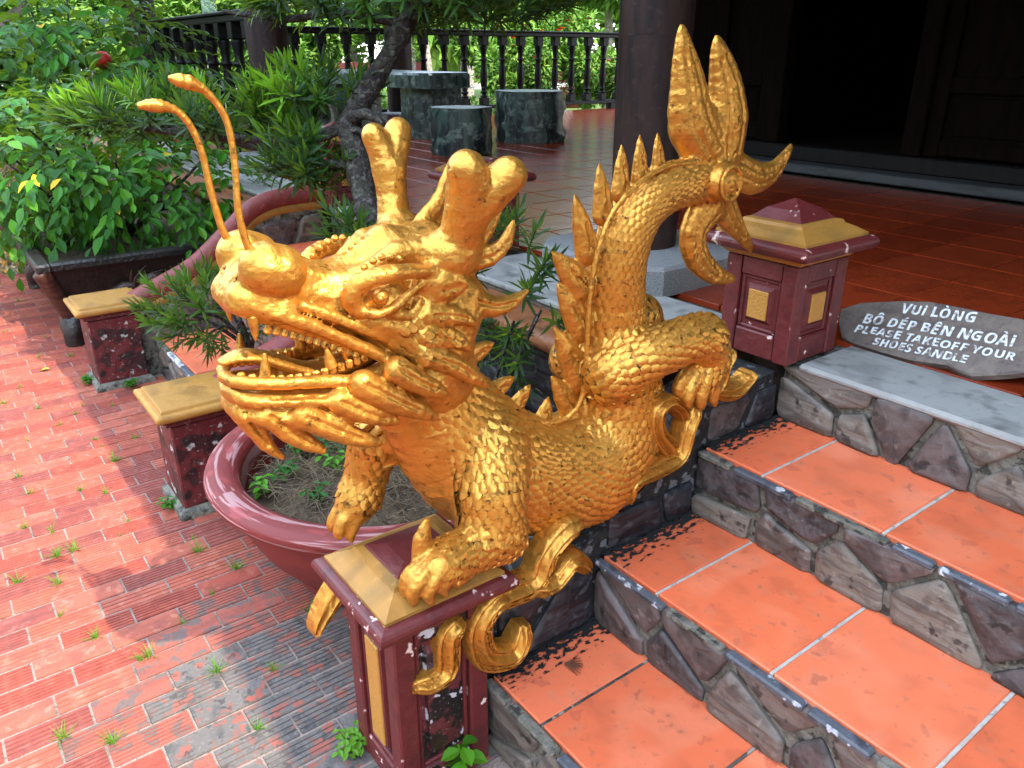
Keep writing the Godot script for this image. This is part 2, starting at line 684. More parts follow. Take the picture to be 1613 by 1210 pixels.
const CREST := [
	[0.02,1.2608,-1.392,0.007,0.025,1.26,-1.2857,0.0067,0.028,1.231,-1.2,0.0066,0.03,1.1802,-1.1295,0.0065,0.03,1.1062,-1.0933,0.0065,0.03,1.0211,-1.0767,0.0066,0.032,0.9244,-1.0709,0.0068,0.035,0.8234,-1.0677,0.0069,0.035,0.7612,-1.0448,0.007,0.03,0.7426,-0.9898,0.0069,0.03,0.7718,-0.9196,0.0067,0.03,0.817,-0.8616,0.0065]
]
const FLAMES := [
	[0,1.268,-1.4569,0.0561,0,1.3399,-1.3835,0.0636,0,1.4242,-1.3583,0.0444,0,1.4861,-1.3387,0.0263,0,1.529,-1.3276,0.0091],
	[0,1.2723,-1.4959,0.0567,0,1.3414,-1.4958,0.063,0,1.4154,-1.4815,0.0463,0,1.4737,-1.4552,0.0275,0,1.5087,-1.4393,0.0095],
	[0,1.2387,-1.5284,0.0429,0,1.2052,-1.6167,0.0413,0,1.2112,-1.6895,0.0281,0,1.2443,-1.7333,0.0173,0,1.2701,-1.756,0.0079],
	[0,1.1534,-1.4629,0.0502,0,1.0995,-1.4197,0.0398,0,1.0364,-1.4416,0.0361,0,0.9837,-1.5113,0.0264,0,0.9584,-1.5877,0.0096],
	[0,1.159,-1.5072,0.0434,0,1.1139,-1.5493,0.0336,0,1.069,-1.6003,0.0204,0,1.0259,-1.648,0.0096]
]
const DISC := [
	[0.03,1.2141,-1.4533,0.0431]
]
const LOCKS := [
	[0.07,1.1423,-0.7294,0.0222,0.085,1.1491,-0.78,0.018,0.09,1.1738,-0.814,0.0135,0.09,1.2057,-0.8295,0.0056],
	[0.06,1.16,-0.7498,0.0179,0.07,1.1911,-0.7843,0.0146,0.07,1.2307,-0.8192,0.0045],
	[0.075,1.0803,-0.7282,0.0248,0.09,1.0588,-0.7822,0.0207,0.095,1.0612,-0.8215,0.014,0.095,1.0756,-0.8566,0.0059],
	[0.11,1.0738,-0.6436,0.0171,0.118,1.0672,-0.6827,0.0163,0.12,1.0573,-0.7071,0.0099,0.12,1.0441,-0.7267,0.0044],
	[0.115,1.0409,-0.6291,0.0182,0.12,1.0312,-0.6711,0.0153,0.122,1.0172,-0.6954,0.011,0.122,1.0009,-0.7109,0.0045],
	[0.115,1.007,-0.6274,0.0216,0.122,0.98,-0.6771,0.0188,0.122,0.951,-0.7124,0.0147,0.12,0.9245,-0.7465,0.0069],
	[0.115,0.9953,-0.5691,0.0233,0.122,0.9693,-0.6001,0.0205,0.122,0.9474,-0.6304,0.0176,0.12,0.9313,-0.6529,0.0111],
	[0.1,0.9779,-0.5133,0.0252,0.108,0.9387,-0.5632,0.0226,0.108,0.9094,-0.6049,0.0177,0.105,0.8853,-0.6431,0.0091],
	[0.09,0.9539,-0.4738,0.0209,0.098,0.925,-0.5135,0.0192,0.098,0.9035,-0.5479,0.0131,0.098,0.8899,-0.5741,0.0055],
	[0.075,0.938,-0.4156,0.0227,0.08,0.9033,-0.4623,0.0212,0.08,0.8722,-0.5063,0.0164,0.08,0.8513,-0.5425,0.0078],
	[0.055,0.9453,-0.3668,0.0184,0.058,0.9088,-0.3944,0.0188,0.058,0.8786,-0.4242,0.0149,0.058,0.8575,-0.4494,0.0076],
	[0.03,0.9494,-0.3349,0.0173,0.03,0.9168,-0.3493,0.0166,0.03,0.8831,-0.3642,0.0126,0.03,0.8521,-0.3868,0.0054]
]
const TOPLOCK := [
	[-0.02,1.2077,-0.713,0.0159,-0.02,1.2349,-0.7434,0.0148,-0.02,1.2649,-0.7581,0.0114,-0.02,1.2952,-0.7673,0.0057]
]
const SCROLLS := [
	[0.135,0.3107,-0.5606,0.0239,0.135,0.3091,-0.635,0.0297,0.135,0.3972,-0.6472,0.0318,0.135,0.4182,-0.6844,0.0295],
	[0.135,0.3265,-0.8429,0.0276,0.135,0.2632,-0.8137,0.0319,0.135,0.2924,-0.741,0.0336,0.135,0.3753,-0.7211,0.0341,0.135,0.4261,-0.7668,0.0316,0.135,0.428,-0.8676,0.0353,0.135,0.487,-0.9012,0.0339,0.135,0.5237,-0.9497,0.0314,0.135,0.5326,-0.9967,0.0235],
	[0.135,0.4112,-0.8679,0.03,0.135,0.4069,-0.9249,0.0278,0.135,0.4371,-0.9789,0.0267,0.135,0.3885,-1.0308,0.0173],
	[0.12,0.5127,-1.1604,0.0177,0.12,0.5681,-1.1618,0.0233,0.12,0.5755,-1.2383,0.0268,0.12,0.588,-1.3198,0.0289,0.12,0.6523,-1.3427,0.0257,0.12,0.7111,-1.3706,0.0241],
	[0.12,0.5938,-1.3124,0.0258,0.12,0.6655,-1.2434,0.0234,0.12,0.7262,-1.2285,0.023,0.12,0.7444,-1.266,0.0188,0.12,0.7152,-1.3081,0.0147,0.12,0.6824,-1.3254,0.0119],
	[0.12,0.7254,-1.3911,0.0226,0.12,0.7426,-1.4392,0.0213,0.12,0.7881,-1.4551,0.0197,0.12,0.8219,-1.4846,0.0122],
	[0.12,0.7281,-1.4183,0.0213,0.12,0.7053,-1.5052,0.0204,0.12,0.7296,-1.5577,0.0174,0.12,0.7479,-1.5667,0.0111]
]
const FARSCROLL := [
	[-0.13,0.4495,-0.5754,0.0249,-0.13,0.4062,-0.5414,0.0262,-0.13,0.3685,-0.5066,0.022,-0.13,0.3339,-0.4795,0.0137,-0.13,0.3101,-0.4654,0.0041]
]
const HORN_NEAR := [
	[0.09,1.1703,-0.7171,0.039,0.115,1.2339,-0.7127,0.0367,0.133,1.2878,-0.7084,0.0356,0.14,1.311,-0.7007,0.0321],
	[0.122,1.2363,-0.7194,0.0314,0.138,1.2707,-0.747,0.0332,0.15,1.298,-0.7756,0.031]
]
const HORN_FAR := [
	[-0.1,1.1795,-0.696,0.0332,-0.12,1.2344,-0.7053,0.0284,-0.13,1.2816,-0.7073,0.0306],
	[-0.13,1.2817,-0.706,0.0282,-0.138,1.3155,-0.6982,0.0257,-0.145,1.3424,-0.6883,0.0232],
	[-0.133,1.2833,-0.7104,0.0295,-0.143,1.3244,-0.7293,0.0283,-0.15,1.3481,-0.7414,0.0248]
]
const ELBOWFIN := [
	[0.1,0.591,-0.6102,0.0267,0.1,0.635,-0.6083,0.0204,0.1,0.6699,-0.6197,0.0084]
]
const FEELERS := [
	[0.045,1.1897,-0.3804,0.0086,0.05,1.224,-0.3687,0.0056,0.052,1.2732,-0.3626,0.005,0.052,1.3352,-0.3665,0.0049,0.052,1.3866,-0.3648,0.0048,0.052,1.4136,-0.3556,0.0048,0.052,1.4327,-0.3414,0.0051,0.052,1.4384,-0.3339,0.0068,0.052,1.4451,-0.32,0.0101,0.052,1.4484,-0.3068,0.0084,0.052,1.4509,-0.2959,0.0033],
	[-0.05,1.2022,-0.3744,0.007,-0.05,1.2335,-0.3649,0.0055,-0.05,1.2878,-0.3573,0.0053,-0.05,1.3443,-0.3526,0.0052,-0.05,1.3792,-0.3432,0.0051,-0.05,1.3992,-0.331,0.0051,-0.05,1.4084,-0.3175,0.0064,-0.05,1.4115,-0.3023,0.01,-0.05,1.4129,-0.2871,0.0081,-0.05,1.4125,-0.2744,0.0036]
]
const CHEST := [
	[0.02,0.8708,-0.5807,0.0394],
	[0.02,0.8193,-0.6008,0.0427],
	[0.02,0.7629,-0.63,0.0438],
	[0.02,0.7053,-0.6637,0.0425],
	[0.02,0.6526,-0.7011,0.0385],
	[0.02,0.606,-0.7456,0.0343]
]
const TEETH := [
	[0.058,1.1119,-0.3607,0.0087,0.058,1.0751,-0.3608,0.0019],
	[0.058,1.0144,-0.3681,0.009,0.058,1.0508,-0.3717,0.003],
	[0.062,1.0048,-0.477,0.0105,0.062,1.0406,-0.4715,0.0031],
	[0.064,1.0523,-0.4963,0.0093,0.064,1.0104,-0.5039,0.0026]
]
# ---------------------------------------------------------------- the dragon
func both(k: Clay, f: Array, blend: float, s := Vector3.ONE, sub := 0, smooth := 2) -> void:
	k.stroke(f, blend, s, sub, false, smooth)
	k.stroke(f, blend, s, sub, true, smooth)

func path_of(f: Array) -> Array:
	var pts := PackedVector3Array()
	var rs := PackedFloat32Array()
	for i in f.size() / 4:
		pts.append(Vector3(f[i * 4], f[i * 4 + 1], f[i * 4 + 2]))
		rs.append(f[i * 4 + 3])
	return [pts, rs]

func finer(f: Array, n: int) -> Array:
	var g := path_of(f)
	var pts: PackedVector3Array = g[0]
	var rs: PackedFloat32Array = g[1]
	var m := pts.size()
	var a := PackedVector3Array()
	var b := PackedFloat32Array()
	for i in m - 1:
		for j in n:
			var t := float(j) / n
			a.append(pts[i].cubic_interpolate(pts[i + 1], pts[maxi(i - 1, 0)], pts[mini(i + 2, m - 1)], t))
			b.append(lerpf(rs[i], rs[i + 1], t))
	a.append(pts[m - 1])
	b.append(rs[m - 1])
	return [a, b]

func head_clay() -> Clay:
	var k := Clay.new()
	k.rough = FastNoiseLite.new()
	k.rough.seed = 5
	k.rough.frequency = 45.0
	k.rough.fractal_octaves = 2
	k.rough_amp = 0.0014
	var wide := Vector3(0.72, 1, 1)
	k.group("head")
	# skull and snout
	k.stroke([0, 1.150, -0.385, 0.040, 0, 1.118, -0.47, 0.047, 0, 1.098, -0.56, 0.066, 0, 1.085, -0.65, 0.088, 0, 1.06, -0.71, 0.088], 0.03, Vector3(0.82, 1, 1))
	k.stroke([0, 1.158, -0.635, 0.045, 0, 1.162, -0.70, 0.046], 0.04, Vector3(0.7, 1, 1))
	k.stroke([0, 1.02, -0.68, 0.09, 0, 0.93, -0.685, 0.10], 0.04, Vector3(0.95, 1, 1))
	both(k, [0.050, 1.035, -0.60, 0.044, 0.058, 1.03, -0.645, 0.046], 0.03)
	# ridge of the nose and its side folds
	k.stroke([0, 1.178, -0.435, 0.020, 0, 1.148, -0.49, 0.018, 0, 1.142, -0.53, 0.018, 0, 1.168, -0.58, 0.022, 0, 1.19, -0.62, 0.024], 0.02)
	both(k, [0.030, 1.165, -0.45, 0.012, 0.036, 1.142, -0.50, 0.011, 0.05, 1.150, -0.56, 0.013, 0.062, 1.178, -0.61, 0.018, 0.075, 1.176, -0.67, 0.02], 0.016)
	# muzzle
	both(k, [0.034, 1.132, -0.365, 0.034, 0.052, 1.118, -0.41, 0.028], 0.02)
	k.stroke([0, 1.13, -0.358, 0.026], 0.02)
	# lower jaw
	both(k, [0.0, 0.962, -0.350, 0.024, 0.030, 0.962, -0.358, 0.026, 0.044, 0.958, -0.39, 0.028, 0.048, 0.950, -0.46, 0.029, 0.050, 0.950, -0.54, 0.031, 0.050, 0.970, -0.61, 0.040], 0.02)
	k.stroke([0, 0.950, -0.36, 0.026, 0, 0.945, -0.46, 0.030, 0, 0.95, -0.56, 0.04], 0.03, wide)
	# the open mouth
	k.stroke([0, 1.078, -0.30, 0.044, 0, 1.066, -0.36, 0.042, 0, 1.046, -0.44, 0.034, 0, 1.026, -0.51, 0.022, 0, 1.012, -0.565, 0.012], 0.012, Vector3(0.30, 1, 1), 1)
	k.stroke([0, 1.015, -0.355, 0.036, 0, 1.00, -0.45, 0.040, 0, 1.0, -0.55, 0.036, 0, 1.0, -0.61, 0.024], 0.012, Vector3(0.68, 1, 1), 1)
	# lips: folds that run round the mouth, with furrows between them
	both(k, [0, 1.136, -0.342, 0.012, 0.030, 1.135, -0.349, 0.012, 0.060, 1.122, -0.375, 0.0115, 0.074, 1.104, -0.415, 0.011, 0.078, 1.066, -0.480, 0.011, 0.083, 1.020, -0.548, 0.011, 0.087, 0.997, -0.578, 0.011, 0.088, 0.976, -0.574, 0.011, 0.084, 0.974, -0.535, 0.011, 0.078, 0.988, -0.464, 0.011, 0.071, 1.000, -0.39, 0.0105, 0.056, 1.006, -0.347, 0.0105, 0.028, 1.005, -0.328, 0.0105, 0, 1.004, -0.323, 0.0105], 0.004)
	both(k, [0.052, 1.136, -0.40, 0.008, 0.070, 1.100, -0.470, 0.011, 0.084, 1.050, -0.557, 0.012, 0.096, 1.004, -0.615, 0.013, 0.098, 0.968, -0.618, 0.013, 0.093, 0.946, -0.580, 0.0125, 0.085, 0.951, -0.50, 0.012, 0.078, 0.966, -0.41, 0.012, 0.062, 0.976, -0.350, 0.012, 0.03, 0.979, -0.330, 0.012, 0, 0.979, -0.325, 0.012], 0.004)
	both(k, [0.096, 0.922, -0.61, 0.012, 0.086, 0.915, -0.53, 0.0125, 0.077, 0.927, -0.44, 0.012, 0.064, 0.940, -0.375, 0.012, 0.04, 0.948, -0.340, 0.012, 0, 0.951, -0.328, 0.013], 0.005)
	both(k, [0.083, 1.083, -0.53, 0.010, 0.098, 1.040, -0.595, 0.012, 0.110, 1.00, -0.655, 0.013], 0.008)
	both(k, [0.076, 1.086, -0.470, 0.005, 0.090, 1.034, -0.555, 0.006, 0.102, 0.99, -0.597, 0.006, 0.098, 0.960, -0.595, 0.006, 0.088, 0.964, -0.53, 0.006, 0.087, 0.971, -0.45, 0.006, 0.076, 0.985, -0.37, 0.006], 0.005, Vector3.ONE, 1)
	both(k, [0.098, 0.935, -0.60, 0.006, 0.094, 0.933, -0.53, 0.006, 0.086, 0.947, -0.44, 0.006, 0.070, 0.964, -0.36, 0.006], 0.005, Vector3.ONE, 1)
	# gums
	both(k, [0, 1.118, -0.345, 0.009, 0.045, 1.110, -0.365, 0.009, 0.060, 1.092, -0.41, 0.009, 0.064, 1.058, -0.475, 0.009, 0.068, 1.016, -0.54, 0.008], 0.006)
	# under-eye folds and cheek
	both(k, [0.092, 1.075, -0.555, 0.010, 0.106, 1.058, -0.595, 0.011, 0.110, 1.078, -0.63, 0.010, 0.104, 1.105, -0.645, 0.008], 0.008)
	both(k, [0.098, 1.088, -0.575, 0.008, 0.106, 1.08, -0.605, 0.008, 0.104, 1.098, -0.625, 0.007], 0.006)
	both(k, [0.074, 1.036, -0.640, 0.036, 0.072, 1.02, -0.685, 0.034], 0.02)
	# eye sockets and brows
	both(k, [0.074, 1.112, -0.575, 0.034], 0.02)
	both(k, [0.116, 1.120, -0.556, 0.017, 0.116, 1.130, -0.585, 0.012, 0.110, 1.142, -0.625, 0.005], 0.005, Vector3.ONE, 1)
	both(k, [0.084, 1.104, -0.520, 0.015, 0.088, 1.122, -0.509, 0.0165, 0.098, 1.146, -0.520, 0.016, 0.112, 1.158, -0.552, 0.0155, 0.114, 1.158, -0.60, 0.013, 0.106, 1.150, -0.645, 0.010], 0.006)
	both(k, [0.090, 1.100, -0.522, 0.011, 0.108, 1.094, -0.545, 0.008, 0.112, 1.102, -0.575, 0.0075, 0.110, 1.120, -0.605, 0.007, 0.104, 1.138, -0.645, 0.006], 0.004)
	both(k, [0.106, 1.084, -0.545, 0.004, 0.116, 1.090, -0.585, 0.004, 0.112, 1.110, -0.62, 0.003], 0.004, Vector3.ONE, 1)
	# crown bumps where the horns stand
	both(k, [0.07, 1.15, -0.69, 0.048, 0.088, 1.168, -0.70, 0.046], 0.02)
	# pleats at the throat joining the locks
	both(k, [0.070, 0.915, -0.60, 0.026, 0.082, 0.95, -0.67, 0.030, 0.082, 1.02, -0.71, 0.030, 0.072, 1.09, -0.735, 0.032], 0.02)
	k.stroke([0, 0.935, -0.53, 0.024, 0, 0.92, -0.60, 0.05], 0.03, Vector3(0.8, 1, 1))
	k.stroke([0, 0.945, -0.348, 0.02, 0, 0.918, -0.358, 0.022], 0.02, Vector3(0.6, 1, 1))
	# nostril bulbs
	k.group("nostril")
	for s in [1, -1]:
		k.stroke([0.052 * s, 1.182, -0.393, 0.041, 0.056 * s, 1.176, -0.412, 0.040], 0.010)
	k.stroke([0.03, 1.165, -0.355, 0.006, 0.03, 1.165, -0.40, 0.006], 0.004, Vector3.ONE, 1, false)
	k.stroke([-0.03, 1.165, -0.355, 0.006, -0.03, 1.165, -0.40, 0.006], 0.004, Vector3.ONE, 1, false)
	for s in [false, true]:
		k.group("ear")
		k.stroke([0.098, 1.128, -0.640, 0.020, 0.112, 1.122, -0.672, 0.026, 0.122, 1.122, -0.700, 0.012], 0.010, Vector3(1.7, 1, 1), 0, s)
		k.stroke([0.104, 1.100, -0.655, 0.014, 0.112, 1.105, -0.685, 0.010], 0.010, Vector3(1.5, 1, 1), 0, s)
		k.stroke([0.130, 1.116, -0.655, 0.007, 0.134, 1.118, -0.69, 0.010], 0.008, Vector3.ONE, 1, s)
		k.group("horn")
		for f in (HORN_FAR if s else HORN_NEAR):
			k.stroke(f, 0.008)
		for i in LOCKS.size():
			k.group("beard_lock" if i >= 8 else "mane_lock")
			var f: Array = LOCKS[i]
			k.stroke(f, 0.009, Vector3(1.1, 1, 1), 0, s)
			# a furrow down the flank of the lock
			var g := []
			for j in f.size() / 4 - 1:
				g += [f[j * 4] + f[j * 4 + 3] * 0.86, f[j * 4 + 1] + f[j * 4 + 3] * 0.18, f[j * 4 + 2], 0.004]
			k.stroke(g, 0.004, Vector3.ONE, 1, s)
	k.group("mane_lock")
	k.stroke(TOPLOCK[0], 0.014, Vector3(1.2, 1, 1))
	k.group("mane_lock")
	var fl := [-0.03, 1.19, -0.735, 0.02, -0.04, 1.235, -0.765, 0.018, -0.05, 1.28, -0.79, 0.006]
	k.stroke(fl, 0.014, Vector3(1.2, 1, 1))
	return k

func body_clay() -> Clay:
	var k := Clay.new()
	k.rough = FastNoiseLite.new()
	k.rough.seed = 9
	k.rough.frequency = 40.0
	k.rough_amp = 0.0008
	k.group("body")
	var sp := []
	for p in SPINE:
		sp += p
	k.stroke(sp, 0.02, Vector3(1.18, 1, 1), 0, false, 3)
	for i in LIMBS.size():
		if i == 7 or i == 8:
			continue
		k.stroke(LIMBS[i], 0.028, Vector3.ONE, 0, false, 2)
	k.stroke(LIMBS[5], 0.028, Vector3.ONE, 0, true, 2)
	k.stroke(LIMBS[6], 0.028, Vector3.ONE, 0, true, 3)
	# sinews down the paws
	k.group("spine_cord")
	for f in CREST:
		k.stroke(f, 0.004)
	k.group("elbow_fin")
	k.stroke(ELBOWFIN[0], 0.01, Vector3(1.5, 1, 1))
	for i in CLAWS.size():
		k.group("claw")
		k.stroke(CLAWS[i], 0.006)
	for i in SPIKES.size():
		k.group("dorsal_spike")
		var f: Array = SPIKES[i]
		var fb := f.duplicate()
		fb[3] *= 1.3
		fb[7] *= 1.3
		k.stroke(fb, 0.010, Vector3(1.9, 1, 1))
		# furrows on both flanks leave a ridge in the middle
		for s in [1.0, -1.0]:
			k.stroke([f[3] * 0.5 * s, f[1], f[2] - 0.008, 0.004, f[7] * 0.48 * s, f[5], f[6] - 0.004, 0.003], 0.004, Vector3.ONE, 1)
	k.group("tail_disc")
	var dc: Array = DISC[0]
	k.stroke([-0.035, dc[1], dc[2], 0.044, 0.035, dc[1], dc[2], 0.044], 0.01, Vector3(1.2, 1, 1))
	for s in [1.0, -1.0]:
		for ring in [[0.037, 0.006], [0.017, 0.005]]:
			var g := []
			for i in 17:
				g += [0.068 * s, dc[1] + ring[0] * cos(i * TAU / 16), dc[2] + ring[0] * 0.9 * sin(i * TAU / 16), ring[1]]
			k.stroke(g, 0.004, Vector3.ONE, 0, false, 1)
		k.stroke([0.07 * s, dc[1], dc[2], 0.008], 0.003)
	for i in FLAMES.size():
		k.group("tail_flame")
		var f: Array = FLAMES[i]
		k.stroke(f, 0.014, Vector3(1.6, 1, 1), 0, false, 3)
		for off in [0.38, -0.30]:
			var g := []
			for j in f.size() / 4 - 1:
				var r: float = f[j * 4 + 3]
				var d := Vector2(f[(mini(j + 1, f.size() / 4 - 1)) * 4 + 2] - f[maxi(j - 1, 0) * 4 + 2], f[(mini(j + 1, f.size() / 4 - 1)) * 4 + 1] - f[maxi(j - 1, 0) * 4 + 1]).normalized()
				g += [r * 0.62 * sqrt(1.0 - off * off), f[j * 4 + 1] - d.x * r * off, f[j * 4 + 2] + d.y * r * off, 0.0042]
			both(k, g, 0.006, Vector3.ONE, 1)
	return k

func scale_mesh(sd: int) -> ArrayMesh:
	# a tongue-shaped scale, 1 wide and 1 long, tip at +y, lifted towards the tip
	rng.seed = sd
	var mb := MB.new()
	var rows := 5
	var cols := 6
	var p := []
	for i in rows + 1:
		var t := float(i) / rows
		var row := []
		for j in cols + 1:
			var u := float(j) / cols * 2.0 - 1.0
			var reach := sqrt(maxf(0.0, 1.0 - u * u * 0.92))
			var y := lerpf(-0.55, 0.05 + 0.55 * reach, t)
			var zz := -0.06 + 0.22 * t + 0.24 * (1.0 - u * u) - 0.05 * t * t + rng.randf_range(-0.012, 0.012)
			row.append(Vector3(u * 0.53, y, zz))
		p.append(row)
	var id := []
	for i in rows + 1:
		var r := []
		for j in cols + 1:
			var du: Vector3 = p[i][mini(j + 1, cols)] - p[i][maxi(j - 1, 0)]
			var dv: Vector3 = p[mini(i + 1, rows)][j] - p[maxi(i - 1, 0)][j]
			r.append(mb.vert(p[i][j], du.cross(dv).normalized()))
		id.append(r)
	for i in rows:
		for j in cols:
			mb.tri(id[i][j], id[i][j + 1], id[i + 1][j + 1])
			mb.tri(id[i][j], id[i + 1][j + 1], id[i + 1][j])
	for j in cols:      # the edge turned down
		var a: Vector3 = p[rows][j]
		var b: Vector3 = p[rows][j + 1]
		mb.flat([a, b, Vector3(b.x, b.y, -0.12), Vector3(a.x, a.y, -0.12)], (a + b) * 0.5 + Vector3(0, 0.6, 0))
	return mb.mesh()

func ribbon(called: String, f: Array, parent: Node, m: Material, at: Transform3D, flip := false) -> void:
	# a flat modelled scroll with two furrows along it, standing out along x
	var g := finer(f, 6)
	var pts: PackedVector3Array = g[0]
	var rs: PackedFloat32Array = g[1]
	var prof := PackedVector2Array()
	for i in 25:
		var t := float(i) / 24 * 2.0 - 1.0
		var hgt := sqrt(maxf(0.0, 1.0 - pow(absf(t), 3.2))) * (0.80 + 0.26 * cos(t * 7.6))
		prof.append(Vector2(t, hgt))
	var mb := MB.new()
	var m2 := pts.size()
	var nz := FastNoiseLite.new()
	nz.frequency = 30.0
	var ids := []
	for i in m2:
		var d := (pts[mini(i + 1, m2 - 1)] - pts[maxi(i - 1, 0)]).normalized()
		var side := Vector3(1, 0, 0).cross(d).normalized()
		var row := []
		var ends := minf(float(i), float(m2 - 1 - i))
		var taper := 0.62 + 0.38 * smoothstep(0.0, 3.0, ends)
		for q in prof:
			var w := rs[i] * taper
			var p := pts[i] + side * q.x * w + Vector3(1, 0, 0) * (q.y * 0.032 * taper - 0.030)
			p += Vector3.ONE * nz.get_noise_3dv(p * 1.7) * 0.0022
			row.append(p)
		ids.append(row)
	var vi := []
	for i in m2:
		var r := []
		for j in prof.size():
			var du: Vector3 = ids[i][mini(j + 1, 24)] - ids[i][maxi(j - 1, 0)]
			var dv: Vector3 = ids[mini(i + 1, m2 - 1)][j] - ids[maxi(i - 1, 0)][j]
			var nn := du.cross(dv).normalized()
			var dd := (pts[mini(i + 1, m2 - 1)] - pts[maxi(i - 1, 0)]).normalized()
			if nn.dot(Vector3(1, 0, 0).cross(dd).normalized() * prof[j].x * 1.5 + Vector3(1, 0, 0) * prof[j].y) < 0.0:
				nn = -nn
			r.append(mb.vert(ids[i][j], nn))
		vi.append(r)
	for i in m2 - 1:
		for j in 24:
			mb.tri(vi[i][j], vi[i][j + 1], vi[i + 1][j + 1])
			mb.tri(vi[i][j], vi[i + 1][j + 1], vi[i + 1][j])
	# edges back to the wall, and end caps
	for s in [0, 24]:
		for i in m2 - 1:
			var a: Vector3 = ids[i][s]
			var b: Vector3 = ids[i + 1][s]
			mb.flat([a, b, b - Vector3(0.02, 0, 0), a - Vector3(0.02, 0, 0)], a - (ids[i][12] as Vector3))
	for e in [0, m2 - 1]:
		var rowp: Array = ids[e]
		var outd: Vector3 = pts[e] - pts[1 if e == 0 else m2 - 2]
		for j in 24:
			mb.flat([rowp[j], rowp[j + 1], Vector3(pts[e].x - 0.05, rowp[j + 1].y, rowp[j + 1].z), Vector3(pts[e].x - 0.05, rowp[j].y, rowp[j].z)], outd)
	put(called, mb.mesh(), m, parent, at)

